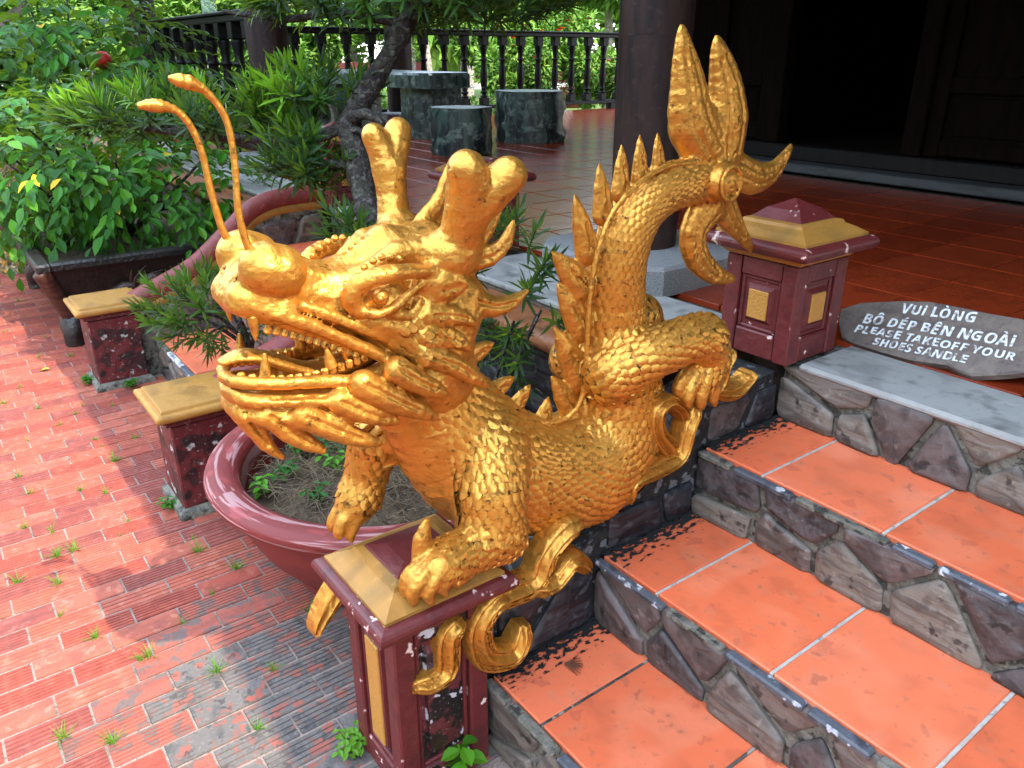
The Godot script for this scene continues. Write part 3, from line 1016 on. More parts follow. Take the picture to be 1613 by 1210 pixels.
func dragon() -> void:
	var base := Vector3(DX, 0.53, -0.62)
	var t := thing("dragon_statue", "golden dragon sculpture with open jaws, horns and raised tail climbing the stair balustrade", "statue", base)
	var at := T(0, -base.y, -base.z)
	var body_k := body_clay()
	var parts := body_k.build(0.0058)
	var body: MeshInstance3D
	for g in parts:
		var o := put(body_k.names[g], parts[g].mesh(), M.gold_body if g == 0 else M.gold, t, at)
		if g == 0:
			body = o
	var hk := head_clay()
	parts = hk.build(0.0044)
	for g in parts:
		put(hk.names[g], parts[g].mesh(), M.gold, t, at)
	# eyes, teeth, tongue, feelers, brow beads
	for s in [1.0, -1.0]:
		var mb := MB.new()
		var prof := PackedVector2Array()
		for i in 13:
			prof.append(Vector2(sin(i * PI / 12) * 0.0135, -cos(i * PI / 12) * 0.0135))
		mb.lathe(Vector3(0.100 * s, 1.119, -0.556), prof, 20)
		put("eye", mb.mesh(), M.gold, t, at)
		var pm := MB.new()
		for i in prof.size():
			prof[i] *= 0.42
		pm.lathe(Vector3(0.110 * s, 1.120, -0.550), prof, 14)
		put("pupil", pm.mesh(), M.gold, t, at)
		for i in 7:
			var q := MB.new()
			var ph := i / 6.0
			var c := Vector3(lerpf(0.082, 0.09, ph) * s, 1.142 + 0.038 * sin(ph * 2.2), lerpf(-0.508, -0.60, ph))
			q.box(Transform3D(Basis.from_euler(Vector3(ph * 1.4 - 0.9, 0, 0.3 * s)), c), Vector3(0.013, 0.012, 0.012), 0.004)
			put("brow_bead", q.mesh(), M.gold, t, at)
	for i in 5:
		var q := MB.new()
		q.tube(PackedVector3Array([Vector3(0, 1.145 + i * 0.004, -0.535 - i * 0.011), Vector3(0, 1.168 + i * 0.007, -0.533 - i * 0.012)]), PackedFloat32Array([0.007, 0.004]), 8)
		put("nose_spine", q.mesh(), M.gold, t, at)
	for f in TEETH:
		for s in [1.0, -1.0]:
			var q := MB.new()
			var a := Vector3(f[0] * s, f[1], f[2])
			var b := Vector3(f[4] * s, f[5], f[6])
			q.tube(PackedVector3Array([a, a.lerp(b, 0.4), a.lerp(b, 0.75), b]), PackedFloat32Array([f[3], f[3] * 0.85, f[3] * 0.55, f[7]]), 10)
			put("fang", q.mesh(), M.gold, t, at)
	for s in [1.0, -1.0]:
		for i in 13:
			var ph := i / 12.0
			var p := Vector3(lerpf(0.055, 0.069, ph) * s, lerpf(1.092, 1.018, pow(ph, 1.15)), lerpf(-0.385, -0.535, ph))
			var q := MB.new()
			q.box(Transform3D(Basis.from_euler(Vector3(-0.45, 0, 0)), p), Vector3(0.012, 0.026, 0.0112), 0.003)
			put("tooth", q.mesh(), M.gold, t, at)
		for i in 15:
			var ph := i / 14.0
			var p := Vector3(lerpf(0.035, 0.069, sqrt(ph)) * s, lerpf(1.012, 0.996, sin(ph * PI)), lerpf(-0.338, -0.535, ph))
			var q := MB.new()
			q.box(T(p.x, p.y, p.z), Vector3(0.010, 0.016, 0.0125), 0.003)
			put("tooth", q.mesh(), M.gold, t, at)
	for i in 6:
		var q := MB.new()
		var x := (i - 2.5) * 0.013
		q.box(T(x, 1.112, -0.354 - absf(x) * 0.3), Vector3(0.011, 0.022, 0.011), 0.003)
		put("tooth", q.mesh(), M.gold, t, at)
	var tg := MB.new()
	var tp := finer([0, 1.030, -0.318, 0.012, 0, 1.034, -0.352, 0.024, 0, 1.022, -0.39, 0.027, 0, 0.990, -0.45, 0.028, 0, 0.975, -0.51, 0.028, 0, 0.985, -0.58, 0.024], 5)
	tg.tube(tp[0], tp[1], 18, Vector3(0, 1, 0), 0.42)
	put("tongue", tg.mesh(), M.gold, t, at)
	for f in FEELERS:
		var q := MB.new()
		var g := finer(f, 6)
		var rr: PackedFloat32Array = g[1]
		rng.seed = 3
		for i in rr.size():
			rr[i] *= rng.randf_range(0.93, 1.08)
		q.tube(g[0], rr, 12)
		put("feeler", q.mesh(), M.gold, t, at)
	# throat and chest plates: a band of wide smooth plates
	var cp := []
	for c in CHEST:
		cp += c
	var cg := finer(cp, 3)
	var cpts: PackedVector3Array = cg[0]
	for i in range(0, cpts.size() - 3, 2):
		var q := MB.new()
		var rows := 4
		var idp := []
		for j in rows + 1:
			var a := cpts[i].lerp(cpts[i + 2], float(j) / rows * 1.05)
			var fwd := (cpts[i + 2] - cpts[i]).normalized()
			var outw := Vector3(0, fwd.z, -fwd.y)
			if outw.z < 0.0:
				outw = -outw
			var row := []
			for w in 9:
				var u := w / 8.0 * 2.0 - 1.0
				var p := Vector3(u * 0.088, a.y, a.z) - outw * (u * u * 0.035) - outw * 0.10
				# out to the body's skin
				for it in 40:
					if body_k.at(p) > 0.003:
						break
					p += outw * 0.004
				p += outw * (0.004 + 0.006 * float(j) / rows)
				row.append(p)
			idp.append(row)
		var vi := []
		for j in rows + 1:
			var r := []
			for w in 9:
				var du: Vector3 = idp[j][mini(w + 1, 8)] - idp[j][maxi(w - 1, 0)]
				var dv: Vector3 = idp[mini(j + 1, rows)][w] - idp[maxi(j - 1, 0)][w]
				var nn := du.cross(dv).normalized()
				if nn.z < 0.0:
					nn = -nn
				r.append(q.vert(idp[j][w], nn))
			vi.append(r)
		for j in rows:
			for w in 8:
				q.tri(vi[j][w], vi[j][w + 1], vi[j + 1][w + 1])
				q.tri(vi[j][w], vi[j + 1][w + 1], vi[j + 1][w])
		for w in 8:
			var a: Vector3 = idp[rows][w]
			var b: Vector3 = idp[rows][w + 1]
			q.flat([a, b, b - Vector3(0, -0.004, 0.014), a - Vector3(0, -0.004, 0.014)], Vector3(0, -1, 0.2))
		put("chest_plate", q.mesh(), M.gold, t, at)
	# scales laid over the body and the upper limbs
	var shapes := [scale_mesh(1), scale_mesh(2), scale_mesh(3)]
	var spots := []
	var spine := []
	for p in SPINE:
		spine += p
	lay(body_k, finer(spine, 18), spots, 0.0168, 0.0235, 1.18, true, 0.0)
	for i in [0, 1, 3, 5, 6]:
		var lf: Array = LIMBS[i].duplicate()
		# rounded off at the start so that shoulder and hip are covered too
		var s0 := Vector3(lf[0], lf[1], lf[2])
		var d0: Vector3 = (s0 - Vector3(lf[4], lf[5], lf[6])).normalized() * lf[3] * 0.75
		lf = [s0.x + d0.x, s0.y + d0.y, s0.z + d0.z, lf[3] * 0.5] + lf
		lay(body_k, finer(lf, 12), spots, 0.0150, 0.0200, 1.0, false, 0.0)
	lay_cheek(hk, spots)
	var eye := Vector3(0 - DX, 1.48, 0)
	var order := []
	for i in spots.size():
		var tr: Transform3D = spots[i]
		var to := eye - tr.origin
		var facing := tr.basis.z.normalized().dot(to.normalized())
		order.append([-(facing * tr.basis.x.length() / to.length()), i])
	order.sort()
	var rest := MB.new()
	for j in order.size():
		var tr: Transform3D = spots[order[j][1]]
		if j < 300:
			put("scale", shapes[j % 3], M.gold_scale, body, tr)
		else:
			var am: ArrayMesh = shapes[j % 3]
			var ar := am.surface_get_arrays(0)
			var b := rest.v.size()
			for p in ar[Mesh.ARRAY_VERTEX]:
				rest.v.append(tr * p)
			var nb := tr.basis.inverse().transposed()
			for p in ar[Mesh.ARRAY_NORMAL]:
				rest.n.append((nb * p).normalized())
			for q in ar[Mesh.ARRAY_INDEX]:
				rest.ix.append(b + q)
	stuff(put("scales", rest.mesh(), M.gold_scale, body))
	# scrolls of cloud at the flank
	for i in SCROLLS.size():
		var f: Array = SCROLLS[i].duplicate()
		ribbon("cloud_scroll", f, t, M.gold, at)
	ribbon("cloud_scroll", FARSCROLL[0], t, M.gold, at)

func lay(k: Clay, g: Array, spots: Array, step: float, width: float, sx: float, spinal: bool, phase: float) -> void:
	var pts: PackedVector3Array = g[0]
	var rs: PackedFloat32Array = g[1]
	var run := 0.0
	var next := 0.0
	var row := 0
	for i in range(1, pts.size() - 1):
		run += (pts[i] - pts[i - 1]).length()
		if run < next:
			continue
		var small := 1.0 if not spinal else lerpf(1.0, 0.72, smoothstep(0.85, 1.05, pts[i].y if pts[i].z < -1.05 else 0.0))
		next = run + step * small
		row += 1
		var d := (pts[i + 1] - pts[i - 1]).normalized()
		var a := Vector3(1, 0, 0)
		a = (a - d * a.dot(d)).normalized()
		var b := d.cross(a)
		var n := int(TAU * rs[i] / (width * small))
		for q in n:
			var ph := TAU * (q + 0.5 * (row % 2)) / n
			var dir := a * cos(ph) + b * sin(ph)
			var p := pts[i] + dir * rs[i] * 0.8
			var li := k.inside(p - Vector3.ONE * 0.05, p + Vector3.ONE * 0.05)
			var dd := k.ev(p, li)
			var ok := dd < 0.0
			for it in 14:
				if absf(dd) < 0.0006:
					break
				p -= dir * dd * 0.85
				dd = k.ev(p, li)
			if not ok or absf(dd) > 0.003 or (p - pts[i]).length() > rs[i] * (1.25 if spinal else 1.55) or p.y < 0.35:
				continue
			if k.near(p, li) != 0:
				continue
			var e := 0.004
			var nn := Vector3(k.ev(p + Vector3(e, 0, 0), li) - k.ev(p - Vector3(e, 0, 0), li), k.ev(p + Vector3(0, e, 0), li) - k.ev(p - Vector3(0, e, 0), li), k.ev(p + Vector3(0, 0, e), li) - k.ev(p - Vector3(0, 0, e), li)).normalized()
			if spinal and nn.z > 0.62 and absf(p.x) < 0.095 and p.y > 0.5 and p.z > -0.86:
				continue            # chest plates lie here
			var fy := (d - nn * d.dot(nn)).normalized()
			fy = fy.rotated(nn, rng.randf_range(-0.08, 0.08))
			var w := width * small * rng.randf_range(0.92, 1.0)
			var bs := Basis(fy.cross(nn), fy, nn)
			spots.append(Transform3D(bs.scaled_local(Vector3(w, w * rng.randf_range(1.0, 1.2), w * rng.randf_range(0.85, 1.15))), p - nn * 0.0016))

func lay_cheek(k: Clay, spots: Array) -> void:
	for i in 9:
		for j in 7:
			var z := -0.575 - i * 0.013 - (0.006 if j % 2 else 0.0)
			var y := 1.055 - j * 0.0105 + i * 0.004
			if Vector2((z + 0.63) / 0.062, (y - 1.03) / 0.042).length() > 1.0:
				continue
			for s in [1.0, -1.0]:
				var p := Vector3(0.17 * s, y, z)
				var li := k.inside(p - Vector3.ONE * 0.09, p + Vector3.ONE * 0.09)
				for it in 30:
					var dd := k.ev(p, li)
					if dd < 0.0008:
						break
					p.x -= s * minf(dd * 0.8, 0.006)
				if absf(p.x) < 0.07:
					continue
				var e := 0.004
				var nn := Vector3(k.ev(p + Vector3(e, 0, 0), li) - k.ev(p - Vector3(e, 0, 0), li), k.ev(p + Vector3(0, e, 0), li) - k.ev(p - Vector3(0, e, 0), li), k.ev(p + Vector3(0, 0, e), li) - k.ev(p - Vector3(0, 0, e), li)).normalized()
				if nn.x * s < 0.6:
					continue
				var fy := Vector3(0, -0.75, -0.65)
				fy = (fy - nn * fy.dot(nn)).normalized()
				spots.append(Transform3D(Basis(fy.cross(nn), fy, nn).scaled_local(Vector3(0.0145, 0.0155, 0.0085)), p - nn * 0.001))
# ---------------------------------------------------------------- camera, sky, sun
func camera_and_light() -> void:
	var cam := Camera3D.new()
	cam.name = "camera"
	cam.position = Vector3(0, 1.48, 0)
	cam.rotation_degrees = Vector3(-22.9, 53.3, 0)
	cam.fov = 52.34
	cam.near = 0.05
	cam.far = 200.0
	cam.current = true
	add_child(cam)
	var sky_mat := ProceduralSkyMaterial.new()
	sky_mat.sky_top_color = Color(0.70, 0.77, 0.86)
	sky_mat.sky_horizon_color = Color(0.93, 0.93, 0.92)
	sky_mat.sky_curve = 0.12
	sky_mat.ground_bottom_color = Color(0.3, 0.27, 0.22)
	sky_mat.ground_horizon_color = Color(0.62, 0.62, 0.58)
	sky_mat.sky_energy_multiplier = 1.0
	var sky := Sky.new()
	sky.sky_material = sky_mat
	var env := Environment.new()
	env.background_mode = Environment.BG_SKY
	env.sky = sky
	env.background_energy_multiplier = 4.1
	env.tonemap_mode = Environment.TONE_MAPPER_LINEAR
	env.tonemap_exposure = 2.45
	env.sdfgi_enabled = true
	env.ssao_enabled = true
	env.ssil_enabled = true
	var we := WorldEnvironment.new()
	we.name = "environment"
	we.environment = env
	add_child(we)
	var sun := DirectionalLight3D.new()
	sun.name = "sun"
	sun.light_energy = 1.05
	sun.light_color = Color(1.0, 0.95, 0.86)
	sun.light_angular_distance = 0.5
	sun.shadow_enabled = true
	add_child(sun)
	sun.look_at_from_position(Vector3(0.9, 1.0, -0.17), Vector3.ZERO, Vector3.UP)
func materials() -> void:
	var fine := noise_bytes(1, 0.03, 4, 512)
	var mid := noise_bytes(2, 0.012, 4, 512)
	var big := noise_bytes(3, 0.005, 3, 512)
	var grain := noise_bytes(4, 0.09, 3, 512)
	var patch := noise_bytes(7, 0.016, 5, 512)
	var chips := noise_bytes(8, 0.02, 4, 512)
	var streak := noise_bytes(6, 0.03, 4, 512, FastNoiseLite.TYPE_SIMPLEX_SMOOTH, 8)
	var grainy := noise_bytes(6, 0.03, 4, 512, FastNoiseLite.TYPE_SIMPLEX_SMOOTH, -8)
	var g_grainy := grey(grainy)
	var g_fine := grey(fine)
	var g_mid := grey(mid)
	var g_grain := grey(grain)
	var g_streak := grey(streak)
	# gold paint over cement, with black showing where it has worn between the scales
	var gold := picture(Color(0.78, 0.55, 0.23), [[mid, 0.45, 0.8, Color(0.72, 0.49, 0.18), 0.7], [fine, 0.62, 0.82, Color(0.58, 0.38, 0.13), 0.5], [grain, 0.62, 0.9, Color(0.84, 0.65, 0.34), 0.5], [chips, 0.80, 0.82, Color(0.20, 0.14, 0.07), 0.6], [streak, 0.60, 0.85, Color(0.66, 0.44, 0.16), 0.5]], 512)
	M.gold = surf(gold, 3.0, 0.40, g_fine, 0.24, 0.72)
	M.gold_scale = surf(picture(Color(0.78, 0.55, 0.23), [[mid, 0.5, 0.8, Color(0.72, 0.49, 0.18), 0.8], [fine, 0.74, 0.79, Color(0.13, 0.09, 0.05), 0.85], [grain, 0.62, 0.9, Color(0.84, 0.62, 0.30), 0.4]], 512), 3.0, 0.39, g_fine, 0.18, 0.72)
	M.gold_body = surf(picture(Color(0.78, 0.555, 0.235), [[mid, 0.5, 0.8, Color(0.71, 0.48, 0.175), 0.8], [fine, 0.56, 0.64, Color(0.09, 0.07, 0.05), 0.95]], 512), 3.0, 0.42, g_fine, 0.3, 0.72)
	# dull ochre-gold paint of the caps
	M.ochre = surf(picture(Color(0.62, 0.44, 0.18), [[mid, 0.45, 0.75, Color(0.52, 0.36, 0.14), 0.8], [patch, 0.60, 0.85, Color(0.46, 0.36, 0.19), 0.6], [grain, 0.7, 0.9, Color(0.80, 0.63, 0.32), 0.4]]), 0.9, 0.6, g_fine, 0.25, 0.15)
	M.ochre_panel = surf(picture(Color(0.70, 0.50, 0.22), [[grain, 0.5, 0.9, Color(0.62, 0.42, 0.16), 0.6]]), 2.0, 0.6, g_grain, 0.1, 0.2)
	# maroon gloss paint, chipped to the white undercoat and blackened by mould
	M.maroon = surf(picture(Color(0.36, 0.12, 0.12), [[mid, 0.5, 0.8, Color(0.29, 0.09, 0.095), 0.8], [chips, 0.84, 0.85, Color(0.84, 0.76, 0.72), 1.0], [grain, 0.75, 0.9, Color(0.5, 0.24, 0.24), 0.5]]), 1.6, 0.5, g_fine, 0.18)
	M.maroon_mould = surf(picture(Color(0.36, 0.13, 0.15), [[patch, 0.38, 0.56, Color(0.035, 0.03, 0.03), 0.95], [chips, 0.76, 0.775, Color(0.74, 0.74, 0.76), 1.0], [grain, 0.80, 0.82, Color(0.6, 0.6, 0.6), 0.7]], 512), 1.5, 0.55, g_fine, 0.3)
	M.maroon_peel = surf(picture(Color(0.34, 0.10, 0.11), [[mid, 0.48, 0.62, Color(0.16, 0.05, 0.06), 0.9], [chips, 0.77, 0.785, Color(0.62, 0.62, 0.60), 1.0], [patch, 0.62, 0.78, Color(0.07, 0.06, 0.055), 0.85], [grain, 0.78, 0.8, Color(0.6, 0.6, 0.58), 0.7]]), 1.1, 0.5, g_fine, 0.3)
	M.coping = surf(picture(Color(0.46, 0.17, 0.155), [[mid, 0.45, 0.75, Color(0.38, 0.14, 0.13), 0.8], [fine, 0.72, 0.8, Color(0.66, 0.4, 0.36), 0.6]]), 1.5, 0.6, g_fine, 0.3)
	M.terracotta_ledge = surf(picture(Color(0.58, 0.36, 0.22), [[mid, 0.45, 0.75, Color(0.50, 0.30, 0.18), 0.8], [patch, 0.66, 0.75, Color(0.3, 0.22, 0.15), 0.7]]), 1.2, 0.55, g_fine, 0.25)
	# clay tiles: the steps, worn and matt; the porch, sealed and shining
	var c0 := Color(0.86, 0.43, 0.28)
	var tile_tex := picture(c0, [[mid, 0.42, 0.8, c0.darkened(0.09), 0.8], [big, 0.5, 0.8, c0.lightened(0.13), 0.7], [patch, 0.79, 0.80, Color(0.74, 0.36, 0.26), 0.6], [chips, 0.60, 0.85, Color(0.80, 0.46, 0.34), 0.6], [chips, 0.87, 0.89, Color(0.60, 0.32, 0.23), 0.5], [grain, 0.78, 0.9, Color(0.62, 0.33, 0.24), 0.45], [fine, 0.78, 0.86, Color(0.66, 0.38, 0.29), 0.5]], 512)
	var d0 := Color(0.54, 0.20, 0.10)
	var floor_tex := picture(d0, [[mid, 0.42, 0.8, d0.darkened(0.14), 0.8], [grain, 0.75, 0.86, d0.lightened(0.1), 0.5]])
	for i in 3:
		M["tile%d" % i] = tinted(surf(tile_tex, 0.9 + 0.17 * i, 0.6, g_fine, 0.09), [Color(1, 1, 1), Color(0.94, 0.90, 0.86), Color(1, 0.96, 0.92)][i])
		M["tile%d" % i].uv1_offset = Vector3(0.31 * i, 0.2, 0.57 * i)
		M["floor%d" % i] = tinted(surf(floor_tex, 1.0 + 0.2 * i, 0.20, g_mid, 0.06, 0.0, 0.36), [Color(1, 1, 1), Color(0.9, 0.88, 0.88), Color(1, 1, 0.96)][i])
	M.grime_tile = surf(picture(Color(0.80, 0.38, 0.24), [[patch, 0.44, 0.54, Color(0.09, 0.085, 0.08), 0.97], [fine, 0.62, 0.68, Color(0.12, 0.11, 0.10), 0.8]]), 2.2, 0.75, g_fine, 0.2)
	M.mortar = surf(picture(Color(0.41, 0.39, 0.35), [[mid, 0.42, 0.7, Color(0.29, 0.28, 0.25), 0.9], [patch, 0.58, 0.70, Color(0.14, 0.14, 0.12), 0.8], [grain, 0.6, 0.9, Color(0.50, 0.48, 0.44), 0.5]], 512), 2.0, 0.9, g_fine, 0.6)
	M.floor_joint = surf(picture(Color(0.34, 0.27, 0.22), [[mid, 0.42, 0.7, Color(0.2, 0.16, 0.13), 0.8]]), 2.0, 0.8)
	M.black_cement = surf(picture(Color(0.10, 0.10, 0.10), [[mid, 0.5, 0.7, Color(0.05, 0.05, 0.05), 0.9], [chips, 0.66, 0.69, Color(0.42, 0.43, 0.44), 0.8], [grain, 0.7, 0.9, Color(0.2, 0.2, 0.19), 0.5]], 512), 2.0, 0.8, g_fine, 0.5)
	M.cement = surf(picture(Color(0.57, 0.565, 0.55), [[mid, 0.45, 0.75, Color(0.47, 0.465, 0.455), 0.7], [patch, 0.64, 0.88, Color(0.34, 0.34, 0.33), 0.6], [streak, 0.55, 0.9, Color(0.66, 0.67, 0.67), 0.6], [grain, 0.7, 0.9, Color(0.36, 0.37, 0.37), 0.4]]), 0.9, 0.72, g_fine, 0.2)
	var st := [[Color(0.37, 0.325, 0.31), Color(0.25, 0.215, 0.21)], [Color(0.42, 0.375, 0.345), Color(0.28, 0.25, 0.23)], [Color(0.31, 0.28, 0.275), Color(0.19, 0.17, 0.17)], [Color(0.45, 0.41, 0.37), Color(0.31, 0.28, 0.255)]]
	for i in 4:
		M["stone%d" % i] = surf(picture(st[i][0], [[streak if i % 2 else mid, 0.42, 0.7, st[i][1], 0.85], [chips, 0.62, 0.80, st[i][1].darkened(0.2), 0.5], [fine, 0.74, 0.84, Color(0.60, 0.56, 0.53), 0.5], [patch, 0.72, 0.78, Color(0.10, 0.09, 0.09), 0.7], [grain, 0.66, 0.85, st[i][1], 0.4]]), 1.3 + 0.2 * i, 0.6, g_streak if i % 2 else g_fine, 0.4)
		M["stone%d" % i].uv1_offset = Vector3(0.2 * i, 0.37 * i, 0.11 * i)
	M.dark_stone = surf(picture(Color(0.15, 0.15, 0.17), [[streak, 0.45, 0.7, Color(0.05, 0.05, 0.07), 0.9], [chips, 0.66, 0.72, Color(0.30, 0.31, 0.31), 0.7]]), 2.0, 0.5, g_streak, 0.4)
	M.slate_edge = surf(picture(Color(0.30, 0.31, 0.34), [[mid, 0.5, 0.7, Color(0.2, 0.2, 0.22), 0.9], [chips, 0.74, 0.77, Color(0.80, 0.80, 0.82), 0.9], [grain, 0.6, 0.9, Color(0.42, 0.43, 0.45), 0.5]]), 1.6, 0.6, g_fine, 0.3)
	M.white_edge = surf(picture(Color(0.78, 0.79, 0.82), [[mid, 0.5, 0.65, Color(0.56, 0.57, 0.60), 0.9], [chips, 0.62, 0.68, Color(0.32, 0.32, 0.34), 0.9]]), 2.0, 0.7, g_fine, 0.3)
	M.grout = surf(picture(Color(0.70, 0.66, 0.62), [[mid, 0.45, 0.7, Color(0.66, 0.60, 0.55), 0.8], [patch, 0.70, 0.85, Color(0.45, 0.40, 0.36), 0.7]]), 2.5, 0.85, g_fine, 0.2)
	M.dark_grout = surf(picture(Color(0.30, 0.27, 0.24), [[mid, 0.45, 0.6, Color(0.18, 0.16, 0.14), 0.9], [patch, 0.62, 0.66, Color(0.6, 0.55, 0.5), 0.9]]), 2.5, 0.85, g_fine, 0.2)
	# paving bricks
	var b0 := Color(0.60, 0.295, 0.23)
	var brick_tex := picture(b0, [[grainy, 0.40, 0.75, b0.darkened(0.14), 0.7], [mid, 0.55, 0.8, b0.lightened(0.12), 0.6], [chips, 0.66, 0.82, Color(0.66, 0.44, 0.38), 0.6], [patch, 0.62, 0.80, Color(0.50, 0.25, 0.21), 0.7], [grain, 0.74, 0.88, Color(0.30, 0.20, 0.17), 0.6]], 512)
	for i in 4:
		M["brick%d" % i] = tinted(surf(brick_tex, 1.7, 0.8, g_fine, 0.15), [Color(1.0, 0.97, 0.92), Color(0.92, 0.80, 0.76), Color(1, 1.0, 0.96), Color(0.84, 0.80, 0.84)][i])
		M["brick%d" % i].uv1_offset = Vector3(0.23 * i, 0, 0.41 * i)
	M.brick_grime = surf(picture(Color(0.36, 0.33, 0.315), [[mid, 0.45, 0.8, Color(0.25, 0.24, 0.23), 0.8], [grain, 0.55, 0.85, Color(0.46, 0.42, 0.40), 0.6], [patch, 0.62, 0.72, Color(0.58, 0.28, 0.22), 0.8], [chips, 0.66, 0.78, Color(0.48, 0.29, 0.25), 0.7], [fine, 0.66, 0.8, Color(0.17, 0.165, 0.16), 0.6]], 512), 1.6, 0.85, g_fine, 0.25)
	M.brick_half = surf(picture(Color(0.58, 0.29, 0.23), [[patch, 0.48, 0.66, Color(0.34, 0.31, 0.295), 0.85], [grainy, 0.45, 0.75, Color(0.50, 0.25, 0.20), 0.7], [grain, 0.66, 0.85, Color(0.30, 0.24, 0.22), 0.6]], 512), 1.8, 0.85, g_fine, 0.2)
	M.joint_sand = surf(picture(Color(0.52, 0.45, 0.41), [[mid, 0.42, 0.8, Color(0.40, 0.34, 0.31), 0.8], [grain, 0.55, 0.85, Color(0.62, 0.56, 0.52), 0.6], [fine, 0.64, 0.85, Color(0.28, 0.24, 0.2), 0.6]]), 2.5, 0.95, g_fine, 0.3)
	M.soil = surf(picture(Color(0.30, 0.24, 0.18), [[mid, 0.42, 0.7, Color(0.20, 0.16, 0.11), 0.9], [fine, 0.6, 0.8, Color(0.40, 0.35, 0.24), 0.7]]), 1.5, 0.95, g_fine, 1.0)
	M.lawn = surf(picture(Color(0.34, 0.44, 0.17), [[mid, 0.42, 0.7, Color(0.26, 0.36, 0.12), 0.9], [fine, 0.6, 0.8, Color(0.42, 0.42, 0.22), 0.6]]), 0.7, 0.95)
	M.path = surf(picture(Color(0.78, 0.75, 0.70), [[mid, 0.42, 0.7, Color(0.70, 0.66, 0.60), 0.9]]), 0.5, 0.9)
	# timber
	M.wood = surf(picture(Color(0.17, 0.105, 0.09), [[grainy, 0.42, 0.7, Color(0.085, 0.055, 0.055), 0.9], [fine, 0.70, 0.82, Color(0.30, 0.21, 0.18), 0.5]]), 1.3, 0.6, g_grainy, 0.3, 0.0, 0.35)
	M.sill = surf(picture(Color(0.22, 0.23, 0.235), [[streak, 0.5, 0.7, Color(0.15, 0.16, 0.165), 0.8]]), 1.0, 0.6, g_fine, 0.2)
	M.wood.uv1_scale = Vector3(1.3, 1.3, 1.3)
	M.dark_wood = surf(picture(Color(0.075, 0.040, 0.030), [[grainy, 0.42, 0.7, Color(0.045, 0.025, 0.02), 0.9]]), 1.1, 0.85, g_grainy, 0.15, 0.0, 0.15)
	M.black_wood = surf(picture(Color(0.075, 0.06, 0.055), [[grainy, 0.42, 0.7, Color(0.04, 0.035, 0.035), 0.9]]), 1.1, 0.5, g_grainy, 0.15, 0.0, 0.3)
	M.granite = surf(picture(Color(0.50, 0.50, 0.50), [[grain, 0.45, 0.7, Color(0.33, 0.33, 0.33), 0.8], [grain, 0.2, 0.35, Color(0.6, 0.6, 0.6), 0.0], [mid, 0.55, 0.75, Color(0.42, 0.43, 0.43), 0.7]]), 3.0, 0.75, g_grain, 0.15)
	M.marble = surf(picture(Color(0.24, 0.31, 0.29), [[grainy, 0.45, 0.62, Color(0.07, 0.10, 0.11), 0.95], [patch, 0.62, 0.75, Color(0.42, 0.50, 0.46), 0.8], [chips, 0.72, 0.76, Color(0.55, 0.6, 0.56), 0.6]]), 0.9, 0.35, g_grainy, 0.1)
	M.pot = surf(picture(Color(0.45, 0.14, 0.12), [[mid, 0.45, 0.75, Color(0.37, 0.11, 0.10), 0.8], [patch, 0.66, 0.74, Color(0.34, 0.14, 0.12), 0.7]]), 1.4, 0.7, g_fine, 0.12)
	M.pot_rim = surf(picture(Color(0.43, 0.125, 0.11), [[streak, 0.56, 0.66, Color(0.66, 0.52, 0.52), 0.8], [mid, 0.55, 0.8, Color(0.56, 0.2, 0.2), 0.7]]), 2.6, 0.65, g_streak, 0.15)
	M.pot_rim.uv1_triplanar = false
	M.pot_rim.uv1_scale = Vector3(2.0, 0.8, 1)
	M.black_glaze = surf(picture(Color(0.11, 0.095, 0.09), [[mid, 0.45, 0.7, Color(0.06, 0.055, 0.055), 0.9], [patch, 0.66, 0.74, Color(0.22, 0.16, 0.13), 0.8], [grain, 0.76, 0.88, Color(0.3, 0.27, 0.25), 0.5]]), 2.2, 0.45, g_fine, 0.3)
	M.relief = surf(picture(Color(0.24, 0.17, 0.13), [[mid, 0.45, 0.7, Color(0.10, 0.08, 0.07), 0.9]]), 3.0, 0.5, g_fine, 0.3)
	M.rim_wood = surf(picture(Color(0.30, 0.17, 0.13), [[streak, 0.45, 0.7, Color(0.17, 0.10, 0.085), 0.9]]), 2.0, 0.5, g_streak, 0.3)
	M.sign = surf(picture(Color(0.42, 0.37, 0.34), [[streak, 0.45, 0.7, Color(0.33, 0.28, 0.27), 0.8], [patch, 0.60, 0.72, Color(0.5, 0.45, 0.40), 0.7], [fine, 0.7, 0.8, Color(0.26, 0.22, 0.21), 0.6]]), 2.2, 0.65, g_streak, 0.3)
	M.lettering = surf(picture(Color(0.86, 0.87, 0.88), [[chips, 0.62, 0.70, Color(0.52, 0.48, 0.45), 0.9], [grain, 0.66, 0.8, Color(0.66, 0.64, 0.62), 0.7]]), 4.0, 0.7)
	M.lichen_rock = surf(picture(Color(0.42, 0.37, 0.30), [[mid, 0.42, 0.6, Color(0.15, 0.13, 0.11), 0.9], [patch, 0.52, 0.6, Color(0.66, 0.48, 0.16), 0.9], [chips, 0.68, 0.74, Color(0.74, 0.70, 0.60), 0.8]]), 2.4, 0.9, g_fine, 1.2)
	M.bark = surf(picture(Color(0.16, 0.13, 0.11), [[mid, 0.45, 0.65, Color(0.08, 0.065, 0.055), 0.9], [chips, 0.66, 0.72, Color(0.40, 0.39, 0.36), 0.85], [patch, 0.70, 0.74, Color(0.24, 0.27, 0.18), 0.7]]), 2.6, 0.9, g_fine, 1.5)
	M.pale_bark = surf(picture(Color(0.62, 0.58, 0.53), [[mid, 0.45, 0.65, Color(0.42, 0.38, 0.34), 0.9]]), 1.6, 0.9, g_fine, 1.0)
